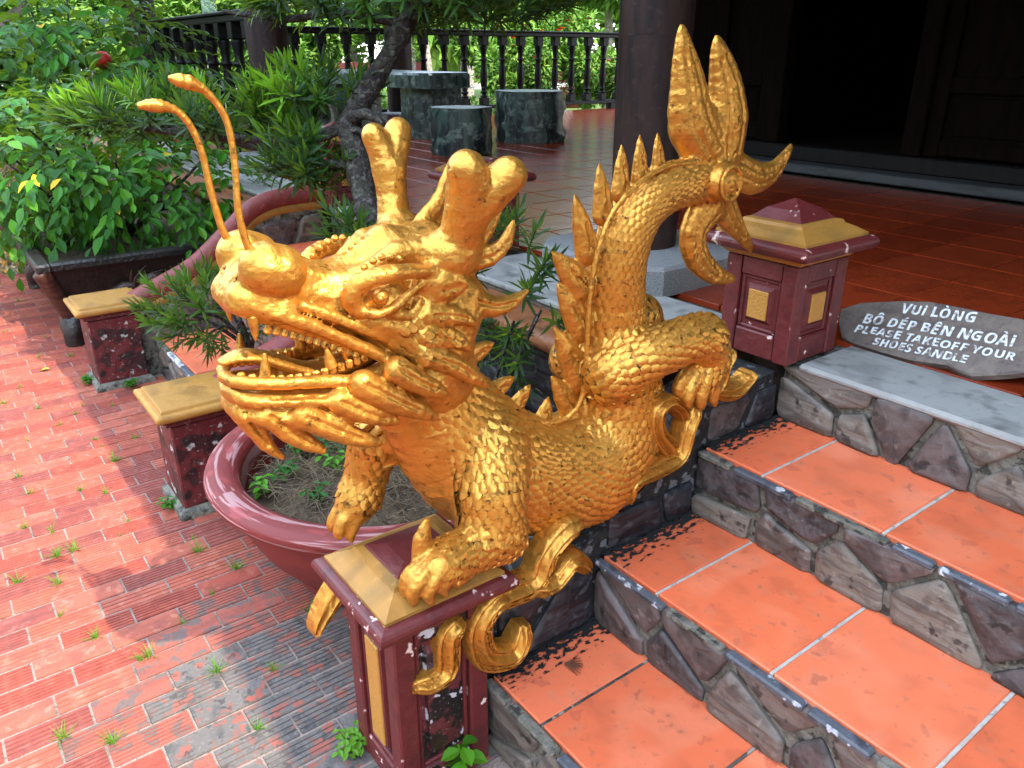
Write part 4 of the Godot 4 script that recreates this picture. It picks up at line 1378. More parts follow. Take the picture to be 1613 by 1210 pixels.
	M.straw = surf(picture(Color(0.48, 0.41, 0.32), [[mid, 0.42, 0.7, Color(0.34, 0.29, 0.22), 0.9]]), 3.0, 0.95)
	# leaves
	var lf := {"leaf0": Color(0.16, 0.37, 0.08), "leaf1": Color(0.12, 0.30, 0.08), "leaf2": Color(0.26, 0.46, 0.09), "leaf3": Color(0.13, 0.28, 0.10), "needle0": Color(0.13, 0.24, 0.13), "needle1": Color(0.11, 0.21, 0.12), "needle2": Color(0.36, 0.54, 0.11), "needle3": Color(0.18, 0.33, 0.11), "grass0": Color(0.30, 0.46, 0.12), "grass1": Color(0.40, 0.46, 0.18), "yellow": Color(0.74, 0.62, 0.14)}
	for n in lf:
		var c: Color = lf[n]
		var m := plain(c, 0.5)
		m.metallic_specular = 0.3
		m.backlight_enabled = true
		m.backlight = Color(0.4, 0.5, 0.12)
		m.cull_mode = BaseMaterial3D.CULL_DISABLED
		M[n] = m
	M.foliage = StandardMaterial3D.new()
	M.foliage.vertex_color_use_as_albedo = true
	M.foliage.roughness = 0.6
	M.foliage.metallic_specular = 0.2
	M.foliage.backlight_enabled = true
	M.foliage.backlight = Color(0.4, 0.5, 0.12)
	M.foliage.cull_mode = BaseMaterial3D.CULL_DISABLED
	M.red_flower = plain(Color(0.80, 0.14, 0.12), 0.6)
	M.orange_flower = plain(Color(0.88, 0.36, 0.12), 0.6)
	M.lantern = plain(Color(0.72, 0.14, 0.08), 0.6)
	M.bottle = plain(Color(0.86, 0.94, 0.92, 0.25), 0.05)
	M.bottle.transparency = BaseMaterial3D.TRANSPARENCY_ALPHA
	M.bottle_label = plain(Color(0.12, 0.25, 0.6), 0.4)
	M.roof_wood = plain(Color(0.16, 0.10, 0.08), 0.7)
	M.clay_roof = plain(Color(0.45, 0.22, 0.15), 0.8)
	M.wire = plain(Color(0.25, 0.2, 0.17), 0.6, 0.5)
	var mould := Image.create(256, 512, false, Image.FORMAT_RGBA8)
	var nz := FastNoiseLite.new()
	nz.seed = 12
	nz.frequency = 0.035
	nz.fractal_octaves = 5
	for y in 512:
		for x in 256:
			var reach := x / 256.0
			var v := nz.get_noise_2d(x, y * 0.7) * 0.75 + 0.5 + nz.get_noise_2d(x * 6.0, y * 6.0) * 0.25
			var on := v > 0.14 + reach * 1.3
			var g := 0.07 + 0.05 * nz.get_noise_2d(x * 3.0 + 900.0, y * 3.0)
			mould.set_pixel(x, y, Color(g, g, g * 0.95, 1.0 if on else 0.0))
	M.mould = StandardMaterial3D.new()
	M.mould.albedo_texture = ImageTexture.create_from_image(mould)
	M.mould.transparency = BaseMaterial3D.TRANSPARENCY_ALPHA_SCISSOR
	M.mould.alpha_scissor_threshold = 0.5
	M.mould.roughness = 0.9
# ---------------------------------------------------------------- the setting
const H := [0.19, 0.375, 0.56, 0.73]            # tops of the four treads
const ZF := [-0.755, -1.08, -1.42, -1.735]      # their front edges

func box_mesh(s: Vector3, ch := 0.004) -> ArrayMesh:
	var mb := MB.new()
	mb.box(Transform3D(), s, ch)
	return mb.mesh()

func seen(p: Vector3, margin := 0.12) -> float:
	# width in pixels of one metre at p in the photograph's frame; 0 when p is outside it
	var q := p - Vector3(0, 1.48, 0)
	var b := Basis.from_euler(Vector3(deg_to_rad(-22.9), deg_to_rad(53.3), 0))
	var l := b.inverse() * q
	if l.z > -0.1:
		return 0.0
	var tx := absf(l.x / l.z) / 0.6552
	var ty := absf(l.y / l.z) / 0.4915
	return 0.0 if tx > 1.0 + margin or ty > 1.0 + margin else 1231.0 / -l.z

func clip(poly: PackedVector2Array, n: Vector2, d: float) -> PackedVector2Array:
	var out := PackedVector2Array()
	for i in poly.size():
		var p := poly[i]
		var q := poly[(i + 1) % poly.size()]
		var a := p.dot(n) - d
		var b := q.dot(n) - d
		if a <= 0.0:
			out.append(p)
		if (a < 0.0 and b > 0.0) or (a > 0.0 and b < 0.0):
			out.append(p.lerp(q, a / (a - b)))
	return out

# irregular stones bedded in mortar on a face; each a mesh of its own
func stones(parent: Node3D, called: String, o: Vector3, u: Vector3, w: Vector3, f: Vector3, outline: PackedVector2Array, nx: int, ny: int, sd: int, mats: Array, proud := 0.02, gap := 0.007) -> void:
	rng.seed = sd
	var lo := outline[0]
	var hi := outline[0]
	for p in outline:
		lo = lo.min(p)
		hi = hi.max(p)
	var pts := PackedVector2Array()
	for i in nx:
		for j in ny:
			pts.append(lo + (hi - lo) * Vector2((i + 0.5 + rng.randf_range(-0.38, 0.38) + 0.25 * (j % 2)) / nx, (j + 0.5 + rng.randf_range(-0.36, 0.36)) / ny))
	for i in pts.size():
		var poly := outline.duplicate()
		for j in pts.size():
			if i != j and poly.size() > 2:
				var n := (pts[j] - pts[i]).normalized()
				poly = clip(poly, n, ((pts[i] + pts[j]) * 0.5).dot(n) - gap * rng.randf_range(0.6, 1.5))
		if poly.size() < 3:
			continue
		# knock the corners off
		var q := PackedVector2Array()
		for k in poly.size():
			var a := poly[k]
			var l := poly[(k + poly.size() - 1) % poly.size()] - a
			var r := poly[(k + 1) % poly.size()] - a
			if l.length() < 0.012 or r.length() < 0.012:
				q.append(a)
				continue
			q.append(a + l * rng.randf_range(0.08, 0.2))
			q.append(a + (l + r) * 0.045)
			q.append(a + r * rng.randf_range(0.08, 0.2))
		var size := Vector2.ZERO
		for p in q:
			size = size.max((p - q[0]).abs())
		if minf(size.x, size.y) < 0.02:
			continue
		var lift := PackedFloat32Array()
		var tilt := Vector2(rng.randf_range(-0.05, 0.05), rng.randf_range(-0.06, 0.06))
		for p in q:
			lift.append((p - pts[i]).dot(tilt) + rng.randf_range(-0.002, 0.002))
		var mb := MB.new()
		rough_slab(mb, o, u, w, f, q, proud * rng.randf_range(0.6, 1.2), lift)
		put(called, mb.mesh(), mats[rng.randi() % mats.size()], parent)

func rough_slab(mb: MB, o: Vector3, u: Vector3, w: Vector3, f: Vector3, q: PackedVector2Array, d: float, lift: PackedFloat32Array) -> void:
	var cen := Vector2.ZERO
	for p in q:
		cen += p
	cen /= q.size()
	var m := q.size()
	var rings := []
	for r in [[1.0, -0.01], [1.0, d - 0.008], [0.93, d - 0.001], [0.72, d + 0.001], [0.42, d + 0.001], [0.0, d + 0.001]]:
		var ring := []
		for i in m:
			var p: Vector2 = cen + (q[i] - cen) * r[0]
			var l: float = r[1]
			if r[1] > d - 0.005:
				l += lift[i] * r[0] + rng.randf_range(-0.0028, 0.0028) * (1.0 if r[0] > 0.0 and r[0] < 0.95 else 0.3)
			ring.append(o + u * p.x + w * p.y + f * l)
		rings.append(ring)
	for i in m:
		var j := (i + 1) % m
		var md := (q[i] + q[j]) * 0.5 - cen
		mb.flat([rings[0][i], rings[0][j], rings[1][j], rings[1][i]], (u * md.x + w * md.y).normalized())
	var ids := []
	for r in range(1, 5):
		var row := []
		for i in m:
			var along: Vector3 = rings[r][(i + 1) % m] - rings[r][(i + m - 1) % m]
			var inward: Vector3 = rings[mini(r + 1, 4)][i] - rings[maxi(r - 1, 1)][i]
			var nn := along.cross(inward).normalized()
			if nn.dot(f) < 0.0:
				nn = -nn
			row.append(mb.vert(rings[r][i], nn))
		ids.append(row)
	var mid := Vector3.ZERO
	for i in m:
		mid += rings[4][i]
	var ce := mb.vert(mid / m, f)
	for r in 3:
		for i in m:
			var j := (i + 1) % m
			mb.tri(ids[r][i], ids[r][j], ids[r + 1][j])
			mb.tri(ids[r][i], ids[r + 1][j], ids[r + 1][i])
	for i in m:
		mb.tri(ids[3][i], ids[3][(i + 1) % m], ce)

func rect(w: float, h: float) -> PackedVector2Array:
	return PackedVector2Array([Vector2(0, 0), Vector2(w, 0), Vector2(w, h), Vector2(0, h)])

func steps(t: Node3D, x0: float, x1: float, joints: Array, sd: int, grime: bool) -> void:
	var mats := [M.stone0, M.stone1, M.stone2, M.stone3]
	for i in 4:
		var top: float = H[i]
		var zf: float = ZF[i]
		var bot: float = 0.0 if i == 0 else H[i - 1]
		var zb: float = ZF[i + 1] if i < 3 else -1.99
		var core := MB.new()
		core.box(T((x0 + x1) / 2, (top - 0.014) / 2, (zf - 0.022 + zb - 0.05) / 2), Vector3(x1 - x0, top - 0.014, zf - 0.022 - zb + 0.05), 0.006)
		put("bedding", core.mesh(), M.mortar, t)
		stones(t, "riser_stone", Vector3(x0, bot, zf - 0.022), Vector3(1, 0, 0), Vector3(0, 1, 0), Vector3(0, 0, 1), rect(x1 - x0, top - bot - 0.012), int((x1 - x0) / 0.18), 2, sd + i * 7, mats, 0.017, 0.008)
		if i < 3:
			# slate chips along the nosing
			rng.seed = sd + 90 + i
			var x := x0
			while x < x1 - 0.05:
				var l := minf(rng.randf_range(0.09, 0.24), x1 - x)
				put("nosing_slate", box_mesh(Vector3(l - 0.012, 0.016, rng.randf_range(0.020, 0.027)), 0.004), [M.slate_edge, M.mortar, M.slate_edge, M.mortar, M.slate_edge, M.white_edge, M.mortar][rng.randi() % 7], t, T(x + l / 2, top - 0.0105, zf - 0.013))
				x += l
			var zt0 := zf - 0.028
			var zt1 := zb - 0.022 - 0.016
			for j in joints.size() - 1:
				var a: float = joints[j]
				var b: float = joints[j + 1]
				var w := b - a - 0.008
				put("tread_tile", box_mesh(Vector3(w, 0.018, zt0 - zt1), 0.003), M["tile%d" % ((j + i) % 3)], t, T((a + b) / 2, top - 0.009 + 0.0005 * ((j * 7 + i * 3) % 4), (zt0 + zt1) / 2))
				if j > 0:
					put("grout_line", box_mesh(Vector3(0.0075, 0.016, zt0 - zt1 + 0.004), 0.001), M.dark_grout if i == 0 else M.grout, t, T(a, top - 0.0095, (zt0 + zt1) / 2))
			if grime:
				# black growth creeping over the tread where it meets the balustrade
				var gr := MB.new()
				rng.seed = sd + 60 + i
				gr.use_uv = true
				gr.flat([Vector3(x0, top + 0.0034, zt0), Vector3(x0 + 0.145, top + 0.0034, zt0), Vector3(x0 + 0.145, top + 0.0034, zt1), Vector3(x0, top + 0.0034, zt1)], Vector3.UP)
				var v0 := i * 0.3
				gr.uv.append_array(PackedVector2Array([Vector2(0, v0), Vector2(1, v0), Vector2(1, v0 + 0.8), Vector2(0, v0 + 0.8)]))
				put("mould_crust", gr.mesh(), M.mould, t)

func stair() -> void:
	var t := thing("stone_steps", "orange tiled steps with purple stone risers right beside the golden dragon", "steps")
	var js := [-1.125, -0.947]
	for i in 8:
		js.append(-0.644 + i * 0.303)
	steps(t, -1.13, 1.6, js, 11, true)
	# kerb of the landing
	var k := MB.new()
	k.box(T(0.25, 0.722, -1.86), Vector3(2.66, 0.022, 0.245), 0.008)
	put("landing_kerb", k.mesh(), M.cement, t)
	# the low wall the dragon climbs
	var s := thing("balustrade_wall", "blackened stone side wall under the belly of the golden dragon", "wall")
	var w := MB.new()
	var prof := PackedVector2Array([Vector2(0.74, 0.0), Vector2(0.74, 0.30), Vector2(0.90, 0.36), Vector2(1.10, 0.43), Vector2(1.28, 0.52), Vector2(1.45, 0.66), Vector2(1.72, 0.70), Vector2(1.72, 0.0)])
	for i in prof.size():
		var a := prof[i]
		var b := prof[(i + 1) % prof.size()]
		w.flat([Vector3(-1.30, a.y, -a.x), Vector3(-1.30, b.y, -b.x), Vector3(-1.135, b.y, -b.x), Vector3(-1.135, a.y, -a.x)], Vector3(0, 1, 0) if a.y > 0.1 and b.y > 0.1 else Vector3(0, 0, 1 if i < 2 else -1))
	for x in [-1.30, -1.135]:
		for i in range(1, prof.size() - 2):
			var a := prof[i]
			var b := prof[i + 1]
			w.flat([Vector3(x, 0, -a.x), Vector3(x, 0, -b.x), Vector3(x, b.y, -b.x), Vector3(x, a.y, -a.x)], Vector3(1 if x > -1.2 else -1, 0, 0))
	put("masonry", w.mesh(), M.black_cement, s)
	for i in 3:
		var z0: float = -ZF[i] + 0.05
		var z1: float = -ZF[i + 1] if i < 3 else 1.72
		var y0: float = H[i] + 0.004
		var y1: float = [0.36, 0.47, 0.66][i]
		stones(s, "wall_stone", Vector3(-1.135, y0, -z0), Vector3(0, 0, -1), Vector3(0, 1, 0), Vector3(1, 0, 0), rect(z1 - z0, y1 - y0), 2, 1, 31 + i, [M.dark_stone, M.stone2, M.dark_stone], 0.014, 0.014)

func pedestal(called: String, label: String, at: Vector3, hx: float, hz: float, h: float, tall_cap: bool, mould: bool) -> void:
	var t := thing(called, label, "pedestal", at)
	var body: Material = M.maroon
	put("core", box_mesh(Vector3(hx * 2 - 0.03, h, hz * 2 - 0.03), 0.002), M.maroon_mould if mould else body, t, T(0, h / 2, 0))
	for sx in [-1, 1]:
		for sz in [-1, 1]:
			put("corner_post", box_mesh(Vector3(0.046, h - 0.002, 0.046), 0.004), body, t, T(sx * (hx - 0.023), h / 2 - 0.001, sz * (hz - 0.023)))
	for y in [0.035, h - 0.026]:
		for s in [-1, 1]:
			put("rail", box_mesh(Vector3(hx * 2 - 0.098, 0.068 if y < 0.1 else 0.05, 0.02), 0.004), body, t, T(0, y, s * (hz - 0.012)))
			put("rail", box_mesh(Vector3(0.02, 0.068 if y < 0.1 else 0.05, hz * 2 - 0.098), 0.004), M.maroon_mould if mould and s > 0 else body, t, T(s * (hx - 0.012), y, 0))
	# inner frames and raised gilt panels with bevelled sides
	for q in 4:
		var b := Basis(Vector3.UP, q * PI / 2)
		var half := hx if q % 2 == 0 else hz
		var dist := hz if q % 2 == 0 else hx
		var py := (0.069 + h - 0.051) / 2
		var pw := half * 2 - 0.098
		var ph := h - 0.051 - 0.069
		var fr := MB.new()
		for s in [-1, 1]:
			fr.box(T(s * (pw / 2 - 0.005), 0, 0), Vector3(0.0098, ph, 0.012), 0.003)
			fr.box(T(0, s * (ph / 2 - 0.005), 0), Vector3(pw - 0.0202, 0.0098, 0.0118), 0.003)
		put("panel_moulding", fr.mesh(), body, t, Transform3D(b, b * Vector3(0, 0, dist - 0.0145) + Vector3(0, py, 0)))
		var pn := MB.new()
		var ow := pw / 2 - 0.02
		var oh := ph / 2 - 0.022
		pn.slab(Vector3.ZERO, Vector3(1, 0, 0), Vector3(0, 1, 0), Vector3(0, 0, 1), PackedVector2Array([Vector2(-ow, -oh), Vector2(ow, -oh), Vector2(ow, oh), Vector2(-ow, oh)]), 0.012, 0.010, -0.012)
		var dark: bool = mould and q == 1
		put("raised_panel", pn.mesh(), M.maroon_mould if dark else M.maroon, t, Transform3D(b, b * Vector3(0, 0, dist - 0.017) + Vector3(0, py, 0)))
		if not dark:
			put("gilt_panel", box_mesh(Vector3(ow * 2 - 0.022, oh * 2 - 0.024, 0.006), 0.002), M.ochre_panel, t, Transform3D(b, b * Vector3(0, 0, dist - 0.0035) + Vector3(0, py, 0)))
	var neck := MB.new()
	neck.square(Vector3.ZERO, hx, hz, PackedVector2Array([Vector2(0.001, h), Vector2(0.006, h + 0.006), Vector2(0.014, h + 0.012), Vector2(0.018, h + 0.018)]))
	put("neck_moulding", neck.mesh(), M.ochre_panel if not mould else M.maroon_mould, t)
	var lip := MB.new()
	var prof := PackedVector2Array()
	for i in 9:
		var a := -PI / 2 + PI * i / 8
		prof.append(Vector2(0.030 + 0.018 * cos(a), h + 0.036 + 0.018 * sin(a)))
	lip.square(Vector3.ZERO, hx, hz, prof)
	put("lip", lip.mesh(), M.maroon_mould if mould and false else M.maroon, t)
	var c := MB.new()
	var y := h + 0.0542
	c.square(Vector3.ZERO, hx, hz, PackedVector2Array([Vector2(0.026, y), Vector2(0.026, y + 0.007), Vector2(0.016, y + 0.012), Vector2(0.004, y + 0.02), Vector2(-0.018, y + 0.03), Vector2(-0.022, y + 0.038), Vector2(-0.036, y + 0.041)]))
	put("cap", c.mesh(), M.ochre, t)
	var p := MB.new()
	y += 0.0412
	if tall_cap:
		p.square(Vector3.ZERO, hx, hz, PackedVector2Array([Vector2(-0.036, y), Vector2(-0.045, y + 0.008), Vector2(-0.062, y + 0.024), Vector2(-0.088, y + 0.036), Vector2(-hx + 0.004, y + 0.046)]))
	else:
		p.square(Vector3.ZERO, hx, hz, PackedVector2Array([Vector2(-0.037, y), Vector2(-0.040, y + 0.004), Vector2(-0.070, y + 0.010)]))
	put("cap_top", p.mesh(), M.maroon, t)

func low_pillar(label: String, at: Vector3) -> void:
	var t := thing("bench_pillar", label, "pillar", at)
	put("shaft", box_mesh(Vector3(0.22, 0.345, 0.22), 0.006), M.maroon_peel, t, T(0, 0.1725, 0))
	var f := MB.new()
	f.square(Vector3.ZERO, 0.11, 0.11, PackedVector2Array([Vector2(0.001, 0), Vector2(0.022, 0), Vector2(0.020, 0.02), Vector2(0.001, 0.035)]), false)
	put("foot", f.mesh(), M.mortar, t)
	var n := MB.new()
	n.square(Vector3.ZERO, 0.11, 0.11, PackedVector2Array([Vector2(0.0, 0.345), Vector2(0.012, 0.35), Vector2(0.012, 0.362), Vector2(0.024, 0.368), Vector2(0.026, 0.376)]))
	put("neck", n.mesh(), M.maroon_peel, t)
	var c := MB.new()
	var prof := PackedVector2Array()
	for i in 8:
		var a := -PI / 2 + PI * i / 7
		prof.append(Vector2(0.034 + 0.012 * cos(a), 0.391 + 0.0145 * sin(a)))
	c.square(Vector3.ZERO, 0.11, 0.11, prof)
	put("cap", c.mesh(), M.ochre, t)
	var s := MB.new()
	s.square(Vector3.ZERO, 0.11, 0.11, PackedVector2Array([Vector2(0.024, 0.4057), Vector2(0.021, 0.413), Vector2(0.018, 0.416)]))
	put("cap_slab", s.mesh(), M.ochre, t)

func curved_rail(label: String, x: float, sd: int) -> void:
	var t := thing("curved_balustrade", label, "balustrade")
	var cur := finer([0, 0.35, -0.66, 0, 0, 0.40, -0.78, 0, 0, 0.50, -1.02, 0, 0, 0.66, -1.23, 0, 0, 0.745, -1.34, 0, 0, 0.785, -1.48, 0, 0, 0.79, -1.70, 0], 5)
	var pts: PackedVector3Array = cur[0]
	var cop := MB.new()
	var rr := PackedFloat32Array()
	for i in pts.size():
		pts[i].x = x
		rr.append(0.052)
	cop.tube(pts, rr, 14)
	put("coping", cop.mesh(), M.coping, t)
	var fil := MB.new()
	var lower := PackedVector3Array()
	var r2 := PackedFloat32Array()
	for p in pts:
		lower.append(p - Vector3(0, 0.05, 0))
		r2.append(0.045)
	fil.tube(lower, r2, 10)
	put("fillet", fil.mesh(), M.ochre, t)
	var outline := PackedVector2Array()
	var w := MB.new()
	for i in pts.size() - 1:
		for s in [-1.0, 1.0]:
			w.flat([Vector3(x + 0.04 * s, 0, pts[i].z), Vector3(x + 0.04 * s, 0, pts[i + 1].z), Vector3(x + 0.04 * s, pts[i + 1].y - 0.07, pts[i + 1].z), Vector3(x + 0.04 * s, pts[i].y - 0.07, pts[i].z)], Vector3(s, 0, 0))
	put("masonry", w.mesh(), M.mortar, t)
	for s in [-1.0, 1.0]:
		outline.clear()
		outline.append(Vector2(0.75, 0.02))
		outline.append(Vector2(1.69, 0.02))
		for i in [pts.size() - 1, 22, 18, 14, 10, 6]:
			outline.append(Vector2(-pts[i].z if i < pts.size() - 1 else 1.69, pts[i].y - 0.09))
		outline.append(Vector2(0.75, 0.30))
		stones(t, "wall_stone", Vector3(x + 0.04 * s, 0, 0), Vector3(0, 0, -1), Vector3(0, 1, 0), Vector3(s, 0, 0), outline, 4, 4, sd, [M.stone0, M.stone1, M.stone3, M.stone2], 0.012, 0.009)

func porch() -> void:
	# the raised floor: its edge runs along the planting bed and steps back behind the stairs
	var f := MB.new()
	f.box(T(-3.4, 0.354, -5.40), Vector3(11.6, 0.708, 7.1), 0.004)
	f.box(T(-1.90, 0.354, -1.71), Vector3(1.20, 0.708, 0.28), 0.004)
	f.box(T(-6.65, 0.354, -1.71), Vector3(5.1, 0.708, 0.28), 0.004)
	var fl := struct("porch_floor", f.mesh(), M.floor_joint)
	var tiles := []
	var x := -9.0 + 0.0
	var ox := -1.245 - 0.303 * 26
	var oz := -2.27
	for i in 38:
		for j in 22:
			var p := Vector3(ox + 0.303 * (i + 0.5), 0.719, oz - 0.303 * (j + 0.5))
			if p.x > 2.2 or p.x < -9.15 or (p.z < -4.78 and p.x > -4.75):
				continue
			tiles.append([-seen(p, 0.03), i, j, p])
	for i in 38:
		var p := Vector3(ox + 0.303 * (i + 0.5), 0.719, oz + 0.14)
		if p.x < 2.2 and p.x > -9.15:
			tiles.append([-seen(p, 0.03), i, -1, p])
	tiles.sort()
	var tile := box_mesh(Vector3(0.299, 0.022, 0.299), 0.003)
	var half := box_mesh(Vector3(0.299, 0.022, 0.272), 0.003)
	var rest := MB.new()
	for k in tiles.size():
		var q: Array = tiles[k]
		if k < 300:
			put("floor_tile", tile if q[2] >= 0 else half, M["floor%d" % ((q[1] * 5 + q[2] * 3 + 7) % 3)], fl, Transform3D(Basis(), q[3]))
		else:
			rest.box(Transform3D(Basis(), q[3]), Vector3(0.299, 0.022, 0.299 if q[2] >= 0 else 0.272), 0.003)
	if rest.v.size():
		stuff(put("floor_tiles", rest.mesh(), M.floor0, fl))
	# cement edging
	var k := MB.new()
	k.box(T(-1.905, 0.719, -1.755), Vector3(1.19, 0.026, 0.35), 0.008)
	k.box(T(-6.65, 0.719, -1.755), Vector3(5.1, 0.026, 0.35), 0.008)
	k.box(T(-3.34, 0.719, -1.86), Vector3(1.28, 0.026, 0.245), 0.008)
	struct("porch_edging", k.mesh(), M.cement)
	# retaining wall of the bed, with a rounded clay ledge
	for part in [[-1.31, -2.58, "dark stone retaining wall with a clay ledge behind the golden dragon", 71], [-4.06, -9.2, "stone retaining wall with a clay ledge beyond the curved balustrade", 83]]:
		var x1: float = part[0]
		var x0: float = part[1]
		var t := thing("retaining_wall", part[2], "wall")
		var l := MB.new()
		var prof := [Vector2(-1.50, 0.60), Vector2(-1.475, 0.605), Vector2(-1.465, 0.62), Vector2(-1.445, 0.625), Vector2(-1.425, 0.64), Vector2(-1.418, 0.66), Vector2(-1.425, 0.68), Vector2(-1.445, 0.697), Vector2(-1.60, 0.702)]
		var l0 := l.v.size()
		for i in prof.size():
			var d: Vector2 = prof[mini(i + 1, 8)] - prof[maxi(i - 1, 0)]
			for xx in [x0, x1]:
				l.vert(Vector3(xx, prof[i].y, prof[i].x), Vector3(0, -d.x, d.y).normalized())
		for i in 8:
			l.tri(l0 + i * 2, l0 + i * 2 + 1, l0 + i * 2 + 3)
			l.tri(l0 + i * 2, l0 + i * 2 + 3, l0 + i * 2 + 2)
		put("ledge", l.mesh(), M.terracotta_ledge, t)
		var b := MB.new()
		b.box(T((x0 + x1) / 2, 0.30, -1.545), Vector3(x1 - x0, 0.60, 0.09), 0.003)
		put("masonry", b.mesh(), M.mortar if part[3] == 83 else M.black_cement, t)
		stones(t, "wall_stone", Vector3(x0, 0.0, -1.50), Vector3(1, 0, 0), Vector3(0, 1, 0), Vector3(0, 0, 1), rect(x1 - x0, 0.59), int((x1 - x0) / 0.2), 4, part[3], [M.dark_stone, M.stone2, M.dark_stone] if part[3] == 71 else [M.stone0, M.stone1, M.stone3], 0.016, 0.010)

func column(label: String, x: float, z: float, r: float) -> void:
	var t := thing("timber_column", label, "column", Vector3(x, 0.73, z), "porch columns")
	var p := MB.new()
	var prof := PackedVector2Array([Vector2(0.0, 0.0), Vector2(0.36, 0.0), Vector2(0.36, 0.055), Vector2(0.345, 0.062), Vector2(0.30, 0.085), Vector2(0.29, 0.098), Vector2(0.0, 0.10)])
	var oct := PackedVector2Array()
	for i in 8:
		var a := TAU * (i + 0.5) / 8
		oct.append(Vector2(cos(a), sin(a)) * 0.31 * Vector2(1.0, 1.0))
	var big := PackedVector2Array()
	for c in [[-1, -1], [1, -1], [1, 1], [-1, 1]]:
		var e := Vector2(c[0], c[1]) * 0.31
		if c[0] * c[1] > 0:
			big.append(e - Vector2(0, c[1] * 0.10))
			big.append(e - Vector2(c[0] * 0.10, 0))
		else:
			big.append(e - Vector2(c[0] * 0.10, 0))
			big.append(e - Vector2(0, c[1] * 0.10))
	p.slab(Vector3(0, -0.002, 0), Vector3(1, 0, 0), Vector3(0, 0, 1), Vector3.UP, big, 0.10, 0.012, 0.0)
	put("plinth", p.mesh(), M.granite, t)
	var s := MB.new()
	var cp := PackedVector2Array([Vector2(r * 0.98, 0.1), Vector2(r, 0.5), Vector2(r, 2.3), Vector2(r, 2.45)])
	s.lathe(Vector3.ZERO, cp, 40)
	put("shaft", s.mesh(), M.wood, t)

func baluster_mesh() -> ArrayMesh:
	var mb := MB.new()
	mb.box(T(0, 0.045, 0), Vector3(0.10, 0.09, 0.10), 0.004)
	mb.box(T(0, 0.775, 0), Vector3(0.10, 0.11, 0.10), 0.004)
	mb.lathe(Vector3.ZERO, PackedVector2Array([Vector2(0.040, 0.09), Vector2(0.051, 0.10), Vector2(0.051, 0.112), Vector2(0.030, 0.122), Vector2(0.030, 0.14), Vector2(0.049, 0.15), Vector2(0.049, 0.162), Vector2(0.031, 0.175), Vector2(0.040, 0.22), Vector2(0.048, 0.30), Vector2(0.046, 0.38), Vector2(0.035, 0.48), Vector2(0.030, 0.53), Vector2(0.048, 0.545), Vector2(0.048, 0.557), Vector2(0.031, 0.57), Vector2(0.036, 0.64), Vector2(0.051, 0.70), Vector2(0.040, 0.72)]), 12)
	return mb.mesh()

func railing(label: String, a: Vector3, b: Vector3, pitch: float, posts: Array) -> void:
	var t := thing("timber_railing", label, "railing", a)
	var len := (b - a).length()
	var rot := Basis.looking_at((b - a).normalized(), Vector3.UP)
	put("top_rail", box_mesh(Vector3(0.11, 0.05, len), 0.008), M.black_wood, t, Transform3D(rot, (b - a) / 2 + Vector3(0, 0.985, 0)))
	put("cap_rail", box_mesh(Vector3(0.15, 0.022, len), 0.006), M.black_wood, t, Transform3D(rot, (b - a) / 2 + Vector3(0, 1.0215, 0)))
	put("bottom_rail", box_mesh(Vector3(0.06, 0.05, len), 0.006), M.black_wood, t, Transform3D(rot, (b - a) / 2 + Vector3(0, 0.105, 0)))
	var bm := baluster_mesh()
	var n := int(len / pitch)
	for i in n:
		put("baluster", bm, M.black_wood, t, Transform3D(rot, (b - a).normalized() * (i + 0.5) * len / n + Vector3(0, 0.13, 0)))
	for p in posts:
		put("foot", box_mesh(Vector3(0.11, 0.08, 0.11), 0.004), M.black_wood, t, Transform3D(rot, (b - a) * p + Vector3(0, 0.04, 0)))

